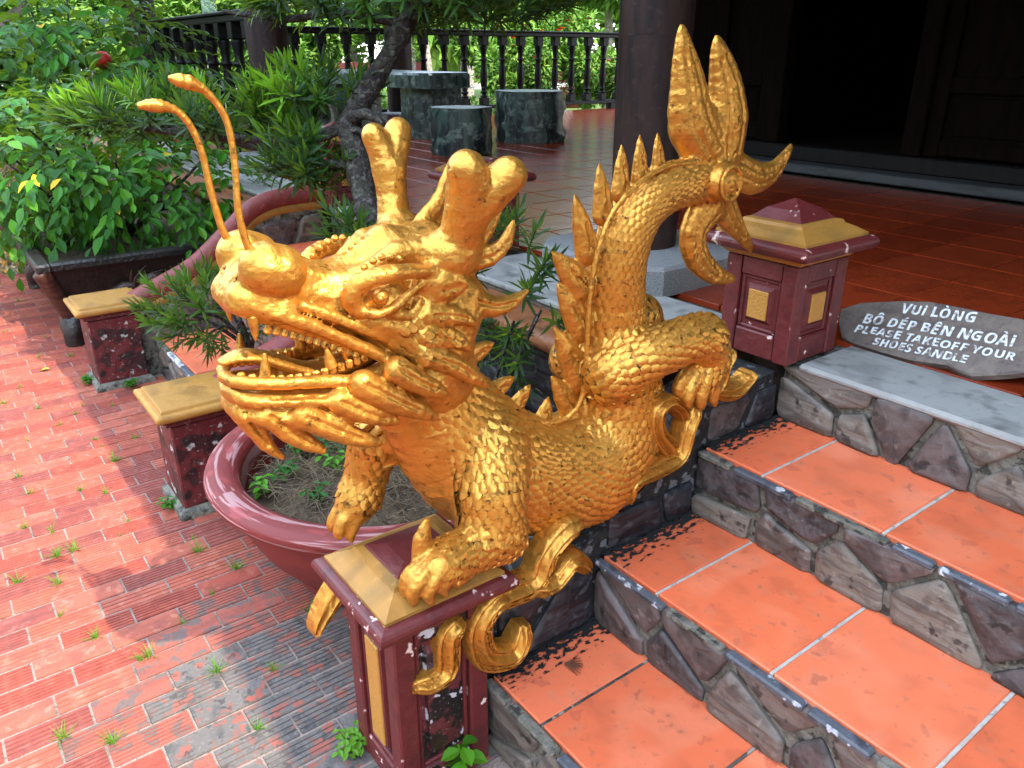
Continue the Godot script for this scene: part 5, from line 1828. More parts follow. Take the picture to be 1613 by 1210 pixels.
func doorway() -> void:
	var t := thing("timber_facade", "dark panelled timber front with a black open doorway behind the porch", "facade", Vector3(-1.5, 0.73, -4.83))
	put("sill_step", box_mesh(Vector3(6.6, 0.06, 0.30), 0.008), M.sill, t, T(0, 0.03, -0.15))
	put("sill_beam", box_mesh(Vector3(6.6, 0.10, 0.16), 0.008), M.black_wood, t, T(0, 0.11, -0.25))
	# openings between posts; leaves with panels to either side of the open door
	for x in [-3.2, -2.12, -1.08, 0.02, 1.1, 2.2, 3.2]:
		put("door_post", box_mesh(Vector3(0.12, 2.6, 0.12), 0.008), M.dark_wood, t, T(x, 1.46, -0.25))
	for i in [0, 2, 3, 4, 5]:
		var xa: float = [-3.2, -2.12, -1.08, 0.02, 1.1, 2.2][i] + 0.062
		var xb: float = [-2.12, -1.08, 0.02, 1.1, 2.2, 3.2][i] - 0.062
		var c := (xa + xb) / 2
		var w := xb - xa
		put("leaf_board", box_mesh(Vector3(w, 2.4, 0.025), 0.002), M.dark_wood, t, T(c, 1.365, -0.28))
		for s in [-1, 1]:
			put("stile", box_mesh(Vector3(0.09, 2.4, 0.05), 0.006), M.dark_wood, t, T(c + s * (w / 2 - 0.046), 1.365, -0.255))
		put("stile", box_mesh(Vector3(0.07, 1.94, 0.048), 0.006), M.dark_wood, t, T(c, 1.60, -0.255))
		for y in [0.22, 0.58, 2.54]:
			put("cross_rail", box_mesh(Vector3(w - 0.186, 0.09, 0.046), 0.006), M.dark_wood, t, T(c, y, -0.255))
		var pn := MB.new()
		pn.slab(Vector3(c, 0.40, -0.268), Vector3(1, 0, 0), Vector3(0, 1, 0), Vector3(0, 0, 1), PackedVector2Array([Vector2(-w / 2 + 0.12, -0.11), Vector2(w / 2 - 0.12, -0.11), Vector2(w / 2 - 0.12, 0.11), Vector2(-w / 2 + 0.12, 0.11)]), 0.016, 0.012, 0.0)
		put("raised_panel", pn.mesh(), M.dark_wood, t)
	put("lintel", box_mesh(Vector3(6.6, 0.3, 0.2), 0.01), M.dark_wood, t, T(0, 2.9, -0.25))
	# the room behind, unlit
	put("room_back", box_mesh(Vector3(6.6, 3.0, 0.1), 0.002), M.dark_wood, t, T(0, 1.45, -4.0))
	for s in [-1, 1]:
		put("room_side", box_mesh(Vector3(0.1, 3.0, 3.6), 0.002), M.dark_wood, t, T(s * 3.25, 1.45, -2.15))
	# roof over all of it: its eave shades the steps
	var r := thing("porch_roof", "dark timber roof over the porch and the steps", "roof", Vector3(-0.1, 3.2, -1.0))
	put("ceiling", box_mesh(Vector3(16.2, 0.10, 9.0), 0.01), M.roof_wood, r, T(0, 0.05, -4.5))
	put("covering", box_mesh(Vector3(16.4, 0.10, 9.1), 0.01), M.clay_roof, r, T(0, 0.155, -4.5))
	put("eave_beam", box_mesh(Vector3(16.2, 0.12, 0.08), 0.01), M.roof_wood, r, T(0, -0.06, -0.08))

func pavement() -> void:
	var g := MB.new()
	g.box(T(-20, -0.26, -10), Vector3(120, 0.40, 120), 0.01)
	struct("ground", g.mesh(), M.soil)
	var s := MB.new()
	s.box(T(-3.4, -0.03, 0.2), Vector3(11.2, 0.05, 3.7), 0.002)
	var pv := struct("brick_pavement", s.mesh(), M.joint_sand)
	# three kinds of brick top: their ribs are real grooves
	var kinds := []
	for v in 4:
		var mb := MB.new()
		var w := 0.0375
		var top := PackedVector2Array([Vector2(-w, -0.03), Vector2(-w, -0.003), Vector2(-w + 0.003, 0)])
		var ng: int = [4, 5, 3, 0][v]
		for i in ng:
			var cx := -w + 0.075 * (i + 1.0) / (ng + 1)
			top.append(Vector2(cx - 0.0024, 0))
			top.append(Vector2(cx - 0.0012, -0.003))
			top.append(Vector2(cx + 0.0012, -0.003))
			top.append(Vector2(cx + 0.0024, 0))
		top.append(Vector2(w - 0.003, 0))
		top.append(Vector2(w, -0.003))
		top.append(Vector2(w, -0.03))
		var l := 0.0892
		for i in top.size() - 1:
			var a := top[i]
			var b := top[i + 1]
			var out := Vector3(-(b.y - a.y), b.x - a.x, 0)
			mb.flat([Vector3(a.x, a.y, -l), Vector3(b.x, b.y, -l), Vector3(b.x, b.y, l), Vector3(a.x, a.y, l)], out)
		for e in [-1.0, 1.0]:
			mb.flat([Vector3(-w, -0.03, l * e), Vector3(w, -0.03, l * e), Vector3(w, -0.002, l * e), Vector3(-w, -0.002, l * e)], Vector3(0, 0, e))
		kinds.append(mb.mesh())
	rng.seed = 77
	var list := []
	for i in range(-36, 100):
		var x := -0.95 - i * 0.082
		var row_phase := rng.randf_range(-0.13, 0.13)
		for j in 20:
			var z := 1.9 - (j + (0.5 if i % 2 != 0 else 0.0) + row_phase) * 0.185
			var p := Vector3(x, rng.randf_range(-0.002, 0.0012), z)
			if z < -0.72 and (x > -1.32 or (x < -2.6 and x > -4.1)) or z < -1.5:
				continue
			var sz := seen(p, 0.02)
			if true:
				list.append([-sz + (300.0 if z < -0.6 and x > -2.5 else 0.0), p, i, j, rng.randf(), rng.randf()])
	list.sort_custom(func(a, b): return a[0] < b[0])
	var mottle := FastNoiseLite.new()
	mottle.frequency = 3.0
	var rest := {}
	for k in list.size():
		var q: Array = list[k]
		var p: Vector3 = q[1]
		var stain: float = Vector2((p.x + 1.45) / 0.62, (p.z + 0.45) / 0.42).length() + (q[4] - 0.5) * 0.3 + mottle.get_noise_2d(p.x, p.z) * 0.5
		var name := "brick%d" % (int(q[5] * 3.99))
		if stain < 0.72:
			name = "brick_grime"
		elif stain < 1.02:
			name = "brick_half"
		var tr := Transform3D(Basis.from_euler(Vector3(q[4] * 0.012 - 0.006, (q[5] - 0.5) * 0.02, q[4] * 0.02 - 0.01)), p)
		var kind: int = int(q[4] * 3.99) if name != "brick_grime" else [3, 0, 3, 2][int(q[4] * 3.99)]
		if k < 300:
			put("brick", kinds[kind], M[name], pv, tr)
		else:
			if not rest.has(name):
				rest[name] = MB.new()
			var mb: MB = rest[name]
			var ar: Array = kinds[kind].surface_get_arrays(0)
			var b0 := mb.v.size()
			for vv in ar[Mesh.ARRAY_VERTEX]:
				mb.v.append(tr * vv)
			for vv in ar[Mesh.ARRAY_NORMAL]:
				mb.n.append(tr.basis * vv)
			for vv in ar[Mesh.ARRAY_INDEX]:
				mb.ix.append(b0 + vv)
	for name in rest:
		stuff(put("bricks", rest[name].mesh(), M[name], pv))

func bowl() -> void:
	var c := Vector3(-1.93, 0, -0.955)
	var t := thing("planting_bowl", "wide maroon ceramic bowl of dry grass standing on the bricks behind the dragon", "bowl", c)
	var b := MB.new()
	b.lathe(Vector3.ZERO, PackedVector2Array([Vector2(0.0, 0.003), Vector2(0.30, 0.003), Vector2(0.31, 0.02), Vector2(0.305, 0.04), Vector2(0.33, 0.06), Vector2(0.40, 0.15), Vector2(0.445, 0.24), Vector2(0.465, 0.33)]), 72)
	put("body", b.mesh(), M.pot, t)
	var r := MB.new()
	r.use_uv = true
	r.lathe(Vector3.ZERO, PackedVector2Array([Vector2(0.465, 0.325), Vector2(0.495, 0.332), Vector2(0.515, 0.345), Vector2(0.522, 0.362), Vector2(0.515, 0.378), Vector2(0.49, 0.388), Vector2(0.455, 0.386), Vector2(0.43, 0.374), Vector2(0.42, 0.35), Vector2(0.418, 0.24)]), 96)
	put("rim", r.mesh(), M.pot_rim, t)
	var patch := MB.new()
	var ph0 := 2.72
	for i in 6:
		var a := ph0 + i * 0.022
		var e := ph0 + (i + 1) * 0.022
		patch.flat([Vector3(cos(a) * 0.428, 0.378, sin(a) * 0.428), Vector3(cos(e) * 0.428, 0.378, sin(e) * 0.428), Vector3(cos(e) * 0.46, 0.3895, sin(e) * 0.46), Vector3(cos(a) * 0.46, 0.3895, sin(a) * 0.46)], Vector3.UP)
	put("paint_patch", patch.mesh(), M.ochre, t)
	var so := MB.new()
	var nz := FastNoiseLite.new()
	nz.frequency = 4.0
	var rings := 10
	var ids := []
	for i in rings + 1:
		var row := []
		for k in 40:
			var rad := 0.42 * i / rings
			var p := Vector3(cos(TAU * k / 40) * rad, 0, sin(TAU * k / 40) * rad)
			p.y = 0.265 + nz.get_noise_2d(p.x * 2, p.z * 2) * 0.05 + (1.0 - pow(i / 10.0, 2)) * 0.02
			row.append(so.vert(p, Vector3(nz.get_noise_2d(p.x * 9, p.z * 9), 1, nz.get_noise_2d(p.z * 9, p.x * 9)).normalized()))
		ids.append(row)
	for i in rings:
		for k in 40:
			so.tri(ids[i][k], ids[i][(k + 1) % 40], ids[i + 1][(k + 1) % 40])
			so.tri(ids[i][k], ids[i + 1][(k + 1) % 40], ids[i + 1][k])
	put("soil", so.mesh(), M.soil, t)
	# a mat of dead grass stems, growing in the bowl
	rng.seed = 51
	var gr := MB.new()
	for i in 900:
		var a := rng.randf() * TAU
		var rad := sqrt(rng.randf()) * 0.38
		var p := Vector3(cos(a) * rad, 0.275 + rng.randf_range(0.0, 0.035), sin(a) * rad)
		var d := rng.randf() * TAU
		var l := rng.randf_range(0.05, 0.16)
		var q := PackedVector3Array()
		for j in 4:
			q.append(p + Vector3(cos(d), 0, sin(d)) * l * (j / 3.0) + Vector3(0, sin(j / 3.0 * PI) * rng.randf_range(0.005, 0.04), 0))
			d += rng.randf_range(-0.35, 0.35)
		gr.tube(q, PackedFloat32Array([0.0012, 0.0012, 0.001, 0.0006]), 3)
	var dg := put("dry_grass", gr.mesh(), M.straw, t)
	stuff(dg)
	for i in 16:
		var a := rng.randf_range(1.2, 3.9)
		var rad := rng.randf_range(0.18, 0.40)
		var wm := weed_mesh(200 + i, 5, 0.03, 0.07)
		put("weed", wm, M["leaf%d" % (i % 3)], t, Transform3D(Basis(Vector3.UP, rng.randf() * TAU), Vector3(cos(a) * rad, 0.27, sin(a) * rad)))
	for i in 4:
		put("grass_blades", tuft_mesh(300 + i, 7, 0.16, 0.004), M.grass0, t, T(-0.33 + 0.06 * i, 0.27, 0.16 - 0.10 * i))

func stone_sign() -> void:
	var t := thing("stone_sign", "flat grey stone slab with white hand-painted words lying at the landing edge", "sign", Vector3(-0.9, 0.745, -1.99))
	var th := deg_to_rad(35)
	var n := Vector3(0, cos(th), sin(th))
	var w := Vector3(0, sin(th), -cos(th))
	var poly := PackedVector2Array()
	for p in [[-1.155, 0.051], [-1.117, 0.004], [-1.077, -0.006], [-0.995, -0.008], [-0.912, -0.006], [-0.826, 0.011], [-0.791, 0.001], [-0.760, -0.001], [-0.703, 0.027], [-0.650, 0.06], [-0.60, 0.10], [-0.58, 0.15], [-0.64, 0.19], [-0.736, 0.209], [-0.812, 0.203], [-0.888, 0.201], [-0.967, 0.196], [-1.041, 0.174], [-1.138, 0.132], [-1.175, 0.095]]:
		poly.append(Vector2(p[0] + 0.9, p[1]))
	var mb := MB.new()
	mb.slab(Vector3.ZERO, Vector3(1, 0, 0), w, n, poly, 0.0, 0.005, -0.022)
	put("slab", mb.mesh(), M.sign, t)
	var pr := MB.new()
	pr.box(Transform3D(Basis.from_euler(Vector3(0.2, 0.4, 0.1)), Vector3(0.0, 0.025, -0.15)), Vector3(0.22, 0.07, 0.09), 0.015)
	put("prop_stone", pr.mesh(), M.stone1, t)
	var font := SystemFont.new()
	font.font_names = PackedStringArray(["Droid Sans"])
	font.font_weight = 700
	for l in [["VUi LÒNG", -1.018, 0.128, -0.830, 0.156, 0.036], ["BÔ DÉP BÊN NGOÀi", -1.093, 0.062, -0.718, 0.113, 0.034], ["PLEASE TAKEOFF YOUR", -1.095, 0.027, -0.695, 0.073, 0.027], ["SHOES SANDLE", -1.025, 0.001, -0.786, 0.026, 0.027]]:
		var a := Vector2(l[1] + 0.9, l[2])
		var b := Vector2(l[3] + 0.9, l[4])
		var dirx := (Vector3(1, 0, 0) * (b - a).x + w * (b - a).y)
		var text: String = l[0]
		var full := font.get_string_size(text, HORIZONTAL_ALIGNMENT_LEFT, -1, 32).x
		var sx := dirx.length() / (full * 0.001)
		var sy: float = l[5] / 0.0235
		var ex := dirx.normalized()
		var ey := n.cross(ex)
		for i in text.length():
			if text[i] == " ":
				continue
			var tm := TextMesh.new()
			tm.text = text[i]
			tm.font = font
			tm.font_size = 32
			tm.pixel_size = 0.001
			tm.depth = 0.0016
			tm.horizontal_alignment = HORIZONTAL_ALIGNMENT_LEFT
			var off := font.get_string_size(text.substr(0, i), HORIZONTAL_ALIGNMENT_LEFT, -1, 32).x * 0.001 * sx
			var turn := rng.randf_range(-0.06, 0.06)
			var bs := Basis(ex * sx * rng.randf_range(0.93, 1.04), ey * sy * rng.randf_range(0.92, 1.07), n).rotated(n, turn)
			put("letter", tm, M.lettering, t, Transform3D(bs, Vector3(1, 0, 0) * a.x + w * a.y + ex * off + ey * (l[5] * 0.5 + rng.randf_range(-0.0012, 0.0012)) + n * 0.0022))

func marble_things() -> void:
	var t := thing("stone_table", "long dark green polished stone table with a rough edge on the porch", "table", Vector3(-7.70, 0.73, -4.15))
	rng.seed = 15
	var poly := PackedVector2Array()
	for i in 40:
		var a := TAU * i / 40
		var p := Vector2(signf(cos(a)) * pow(absf(cos(a)), 0.35) * 1.2, signf(sin(a)) * pow(absf(sin(a)), 0.4) * 0.36)
		poly.append(p * rng.randf_range(0.95, 1.03))
	var mb := MB.new()
	mb.slab(Vector3(0, 0.46, 0), Vector3(1, 0, 0), Vector3(0, 0, 1), Vector3.UP, poly, 0.13, 0.02, 0.0)
	mb.flat([Vector3(-1.3, 0.461, -0.3), Vector3(1.3, 0.461, -0.3), Vector3(1.3, 0.461, 0.3), Vector3(-1.3, 0.461, 0.3)], Vector3.DOWN)
	put("top", mb.mesh(), M.marble, t)
	for s in [-0.85, 0.8]:
		var l := MB.new()
		l.slab(Vector3(s, 0, 0), Vector3(1, 0, 0), Vector3(0, 0, 1), Vector3.UP, PackedVector2Array([Vector2(-0.2, -0.24), Vector2(0.16, -0.26), Vector2(0.22, 0.1), Vector2(0.1, 0.25), Vector2(-0.17, 0.22)]), 0.46, 0.01, 0.0)
		put("leg", l.mesh(), M.marble, t)
	var k := 0
	for a in [[-5.55, -3.62, 0.23, 0.36, "squat veined green stone stool in front of the stone table end"], [-6.05, -4.72, 0.30, 0.44, "large dark banded stone stool behind the veined stool"], [-7.9, -3.4, 0.21, 0.36, "dark stone stool beside the long stone table"]]:
		rng.seed = 23 + k
		var s := thing("stone_stool", a[4], "stool", Vector3(a[0], 0.73, a[1]), "stone stools on the porch")
		var q := MB.new()
		var rows := 9
		var ids := []
		var nz := FastNoiseLite.new()
		nz.seed = 3 + k
		nz.frequency = 2.2
		for i in rows + 1:
			var r := []
			var y: float = a[3] * i / rows
			for j in 28:
				var ph := TAU * j / 28
				var d := Vector3(cos(ph), 0, sin(ph))
				var rad: float = a[2] * (1.0 + 0.16 * nz.get_noise_3d(d.x, y * 2.0, d.z) * 2.0 + (0.04 if i > 0 and i < rows else 0.0))
				r.append(q.vert(d * rad + Vector3(0, y, 0), d))
			ids.append(r)
		for i in rows:
			for j in 28:
				q.tri(ids[i][j], ids[i][(j + 1) % 28], ids[i + 1][(j + 1) % 28])
				q.tri(ids[i][j], ids[i + 1][(j + 1) % 28], ids[i + 1][j])
		var top := []
		for j in 28:
			top.append(q.v[ids[rows][j]])
		q.flat(top, Vector3.UP)
		put("block", q.mesh(), M.marble, s)
		k += 1

func planter() -> void:
	var c := Vector3(-5.42, 0, -1.0)
	var t := thing("carved_planter", "black footed planter tray carved with a dragon in front of the broad-leaved shrub", "planter", c)
	# flared walls: half sizes at the foot and at the rim
	var a := Vector2(0.66, 0.46)
	var b := Vector2(0.80, 0.59)
	var w := MB.new()
	w.square(Vector3.ZERO, 0, 0, PackedVector2Array([Vector2(0, 0.10), Vector2(0, 0.11)]), false)
	for k in 4:
		var cs := [Vector2(-1, -1), Vector2(1, -1), Vector2(1, 1), Vector2(-1, 1)]
		var p: Vector2 = cs[k]
		var q: Vector2 = cs[(k + 1) % 4]
		var side := (p + q) / 2
		var out := Vector3(side.x, 0, side.y)
		w.flat([Vector3(p.x * a.x, 0.10, p.y * a.y), Vector3(q.x * a.x, 0.10, q.y * a.y), Vector3(q.x * b.x, 0.44, q.y * b.y), Vector3(p.x * b.x, 0.44, p.y * b.y)], out)
	put("wall", w.mesh(), M.black_glaze, t)
	for k in 4:
		var vertical := k % 2 == 1
		var len := (b.y if vertical else b.x) * 2 + (0.06 if not vertical else -0.08)
		var at := Vector3((b.x - 0.01) * (1 if k == 1 else -1), 0.455, 0) if vertical else Vector3(0, 0.455, (b.y - 0.01) * (1 if k == 0 else -1))
		put("rim", box_mesh(Vector3(0.075 if vertical else len, 0.05, len if vertical else 0.075), 0.012), M.black_glaze, t, Transform3D(Basis(), at))
		# sunk frame round each face
		var sg := 1.0 if k < 2 else -1.0
	for sx in [-1, 1]:
		for sz in [-1, 1]:
			var e := MB.new()
			var top := Vector3(sx * (b.x + 0.005), 0.43, sz * (b.y + 0.005))
			var bot := Vector3(sx * (a.x + 0.01), 0.10, sz * (a.y + 0.01))
			e.tube(PackedVector3Array([top, top.lerp(bot, 0.5), bot]), PackedFloat32Array([0.045, 0.045, 0.05]), 8)
			put("corner_strip", e.mesh(), M.rim_wood, t)
			var f := MB.new()
			f.tube(PackedVector3Array([bot + Vector3(0, 0.06, 0), bot + Vector3(sx * 0.03, 0, sz * 0.02), bot + Vector3(sx * 0.05, -0.05, sz * 0.035), bot + Vector3(sx * 0.04, -0.098, sz * 0.03)]), PackedFloat32Array([0.06, 0.075, 0.05, 0.055]), 10)
			put("foot", f.mesh(), M.black_glaze, t)
	# relief of a dragon on the face toward the steps
	var nrm := Vector3(0.34, -0.14, 0).normalized()
	var face := func(z: float, y: float) -> Vector3: return Vector3(lerpf(a.x, b.x, (y - 0.1) / 0.34) + 0.004, y, z)
	var rl := MB.new()
	var body := PackedVector3Array()
	var br := PackedFloat32Array()
	for i in 34:
		var u := i / 33.0
		body.append(face.call(0.12 - u * 0.58, 0.27 + 0.055 * sin(u * 11.0)))
		br.append(lerpf(0.030, 0.014, u))
	rl.tube(body, br, 8)
	put("carved_body", rl.mesh(), M.relief, t)
	for i in 11:
		var m := MB.new()
		var st := Vector2(0.16 + rng.randf_range(-0.02, 0.02), 0.29)
		var an := -0.2 + i * 0.17
		var l: float = 0.12 + 0.03 * (i % 3)
		var pp := PackedVector3Array()
		for j in 4:
			pp.append(face.call(st.x - cos(an) * l * j / 3.0 + 0.0, clampf(st.y + sin(an) * l * j / 3.0 * 0.7 + sin(j * 1.4) * 0.012, 0.13, 0.41)))
		m.tube(pp, PackedFloat32Array([0.012, 0.011, 0.008, 0.003]), 6)
		put("carved_mane", m.mesh(), M.relief, t)
	var hd := MB.new()
	hd.tube(PackedVector3Array([face.call(0.16, 0.28), face.call(0.21, 0.285), face.call(0.26, 0.265), face.call(0.30, 0.26)]), PackedFloat32Array([0.035, 0.034, 0.026, 0.016]), 10)
	put("carved_head", hd.mesh(), M.relief, t)
	for i in 9:
		var m := MB.new()
		var cz := 0.30 - i * 0.085
		var cy := 0.16 + 0.05 * (i % 2)
		var pp := PackedVector3Array()
		for j in 9:
			var an := j * 0.75
			pp.append(face.call(cz + cos(an) * (0.04 - j * 0.0035), cy + sin(an) * (0.032 - j * 0.003)))
		m.tube(pp, PackedFloat32Array([0.009, 0.01, 0.01, 0.01, 0.01, 0.009, 0.008, 0.007, 0.005]), 6)
		put("carved_cloud", m.mesh(), M.relief, t)
	var so := MB.new()
	so.box(T(0, 0.405, 0), Vector3(1.5, 0.03, 1.1), 0.01)
	put("soil", so.mesh(), M.soil, t)
	# lichened rock beyond
	var rk := thing("lichen_rock", "yellow lichened rock on the bricks beyond the carved planter", "rock", Vector3(-7.2, 0, -0.62))
	put("boulder", boulder(4, 0.62, 0.5), M.lichen_rock, rk)

func boulder(sd: int, r: float, h: float) -> ArrayMesh:
	var mb := MB.new()
	var nz := FastNoiseLite.new()
	nz.seed = sd
	nz.frequency = 1.1
	nz.fractal_octaves = 4
	var ids := []
	for i in 15:
		var row := []
		var th := PI * 0.5 * i / 14.0
		for j in 30:
			var ph := TAU * j / 30
			var d := Vector3(cos(ph) * cos(th), sin(th), sin(ph) * cos(th))
			var rr := 1.0 + nz.get_noise_3dv(d * 1.6) * 0.55
			row.append(mb.vert(Vector3(d.x * r * rr, d.y * h * rr * 1.3, d.z * r * rr), d))
		ids.append(row)
	for i in 14:
		for j in 30:
			mb.tri(ids[i][j], ids[i][(j + 1) % 30], ids[i + 1][(j + 1) % 30])
			mb.tri(ids[i][j], ids[i + 1][(j + 1) % 30], ids[i + 1][j])
	return mb.mesh()
# ---------------------------------------------------------------- plants
func leaf_into(mb: MB, t: Transform3D, l: float, w: float, droop := 0.25) -> void:
	var prof := [0.0, 0.62, 1.0, 0.80, 0.0]
	var rows := []
	for i in 5:
		var u := i / 4.0
		var y := -droop * l * u * u
		var hw: float = w * 0.5 * prof[i]
		rows.append([t * Vector3(-hw, y + hw * 0.35, u * l), t * Vector3(0, y, u * l), t * Vector3(hw, y + hw * 0.35, u * l)])
	var nl := (t.basis * Vector3(0.33, 0.94, 0.1)).normalized()
	var nr := (t.basis * Vector3(-0.33, 0.94, 0.1)).normalized()
	for i in 4:
		var b := mb.v.size()
		for q in [rows[i][0], rows[i][1], rows[i + 1][1], rows[i + 1][0]]:
			mb.vert(q, nl)
		mb.tri(b, b + 1, b + 2)
		mb.tri(b, b + 2, b + 3)
		b = mb.v.size()
		for q in [rows[i][1], rows[i][2], rows[i + 1][2], rows[i + 1][1]]:
			mb.vert(q, nr)
		mb.tri(b, b + 1, b + 2)
		mb.tri(b, b + 2, b + 3)

func leaf_mesh(l: float, w: float, droop := 0.25) -> ArrayMesh:
	var mb := MB.new()
	leaf_into(mb, Transform3D(), l, w, droop)
	return mb.mesh()

func tuft_mesh(sd: int, n: int, l: float, w: float) -> ArrayMesh:
	rng.seed = sd
	var mb := MB.new()
	for i in n:
		var a := rng.randf() * TAU
		var lean := rng.randf_range(0.15, 1.1)
		var len := l * rng.randf_range(0.5, 1.1)
		var side := Vector3(-sin(a), 0, cos(a)) * w * 0.5
		var p := Vector3(rng.randf_range(-1, 1), 0, rng.randf_range(-1, 1)) * l * 0.12
		var d := Vector3(cos(a) * sin(lean), cos(lean), sin(a) * sin(lean))
		var q := p
		for j in 3:
			var nx := q + d * len / 3.0
			var k0 := 1.0 - j / 3.0
			var k1 := 1.0 - (j + 1) / 3.0
			mb.flat([q - side * k0, q + side * k0, nx + side * k1, nx - side * k1 * 0.99], Vector3.UP + d)
			d = (d + Vector3(cos(a), -0.35, sin(a)) * 0.28).normalized()
			q = nx
	return mb.mesh()

func weed_mesh(sd: int, n: int, l: float, h: float) -> ArrayMesh:
	rng.seed = sd
	var mb := MB.new()
	for i in n:
		var a := rng.randf() * TAU
		var top := Vector3(cos(a), 0, sin(a)) * rng.randf_range(0.1, 0.6) * h + Vector3(0, h * rng.randf_range(0.5, 1.0), 0)
		mb.tube(PackedVector3Array([Vector3.ZERO, top * 0.5 + Vector3(0, h * 0.1, 0), top]), PackedFloat32Array([0.0015, 0.0012, 0.001]), 4)
		for j in 4:
			var b := Basis(Vector3.UP, j * PI / 2 + a) * Basis(Vector3.RIGHT, rng.randf_range(-0.1, 0.3))
			leaf_into(mb, Transform3D(b, top - Vector3(0, 0.008 * (j % 2), 0)), l * rng.randf_range(0.7, 1.2), l * 0.6, 0.2)
	return mb.mesh()

func rosette_mesh(sd: int, n: int, l: float, w: float, open: float) -> ArrayMesh:
	# narrow leaves round a shoot that grows along +y
	rng.seed = sd
	var mb := MB.new()
	mb.tube(PackedVector3Array([Vector3(0, -0.05, 0), Vector3(0, 0.02, 0), Vector3(0, 0.05, 0)]), PackedFloat32Array([0.004, 0.003, 0.002]), 5)
	for i in n:
		var u := float(i) / n
		var a := i * 2.4 + rng.randf_range(-0.2, 0.2)
		var tilt := lerpf(open, 0.25, pow(u, 0.8)) + rng.randf_range(-0.14, 0.14)
		var d := Vector3(cos(a) * sin(tilt), cos(tilt), sin(a) * sin(tilt))
		var side := d.cross(Vector3.UP).normalized() * w * 0.5
		var nn := side.cross(d).normalized()
		if nn.y < 0.0:
			nn = -nn
		var o := Vector3(0, lerpf(-0.04, 0.05, u), 0)
		var len := l * rng.randf_range(0.75, 1.1)
		var ws := [0.5, 1.0, 0.9, 0.0]
		var prev := []
		for j in 4:
			var s := j / 3.0
			var p := o + d * len * s + Vector3(0, -0.25 * len * s * s * sin(tilt), 0)
			var row := [p - side * ws[j], p + side * ws[j]]
			if j > 0:
				var b := mb.v.size()
				for q in [prev[0], prev[1], row[1], row[0]]:
					mb.vert(q, nn)
				mb.tri(b, b + 1, b + 2)
				mb.tri(b, b + 2, b + 3)
			prev = row
	return mb.mesh()

func limb(pts: Array, r0: float, r1: float, gnarl := 0.12, sides := 10) -> ArrayMesh:
	var f := []
	for i in pts.size():
		f += [pts[i].x, pts[i].y, pts[i].z, lerpf(r0, r1, float(i) / (pts.size() - 1))]
	var g := finer(f, 5)
	var rr: PackedFloat32Array = g[1]
	var pp: PackedVector3Array = g[0]
	for i in rr.size():
		rr[i] *= 1.0 + rng.randf_range(-gnarl, gnarl)
	var mb := MB.new()
	mb.tube(pp, rr, sides)
	return mb.mesh()

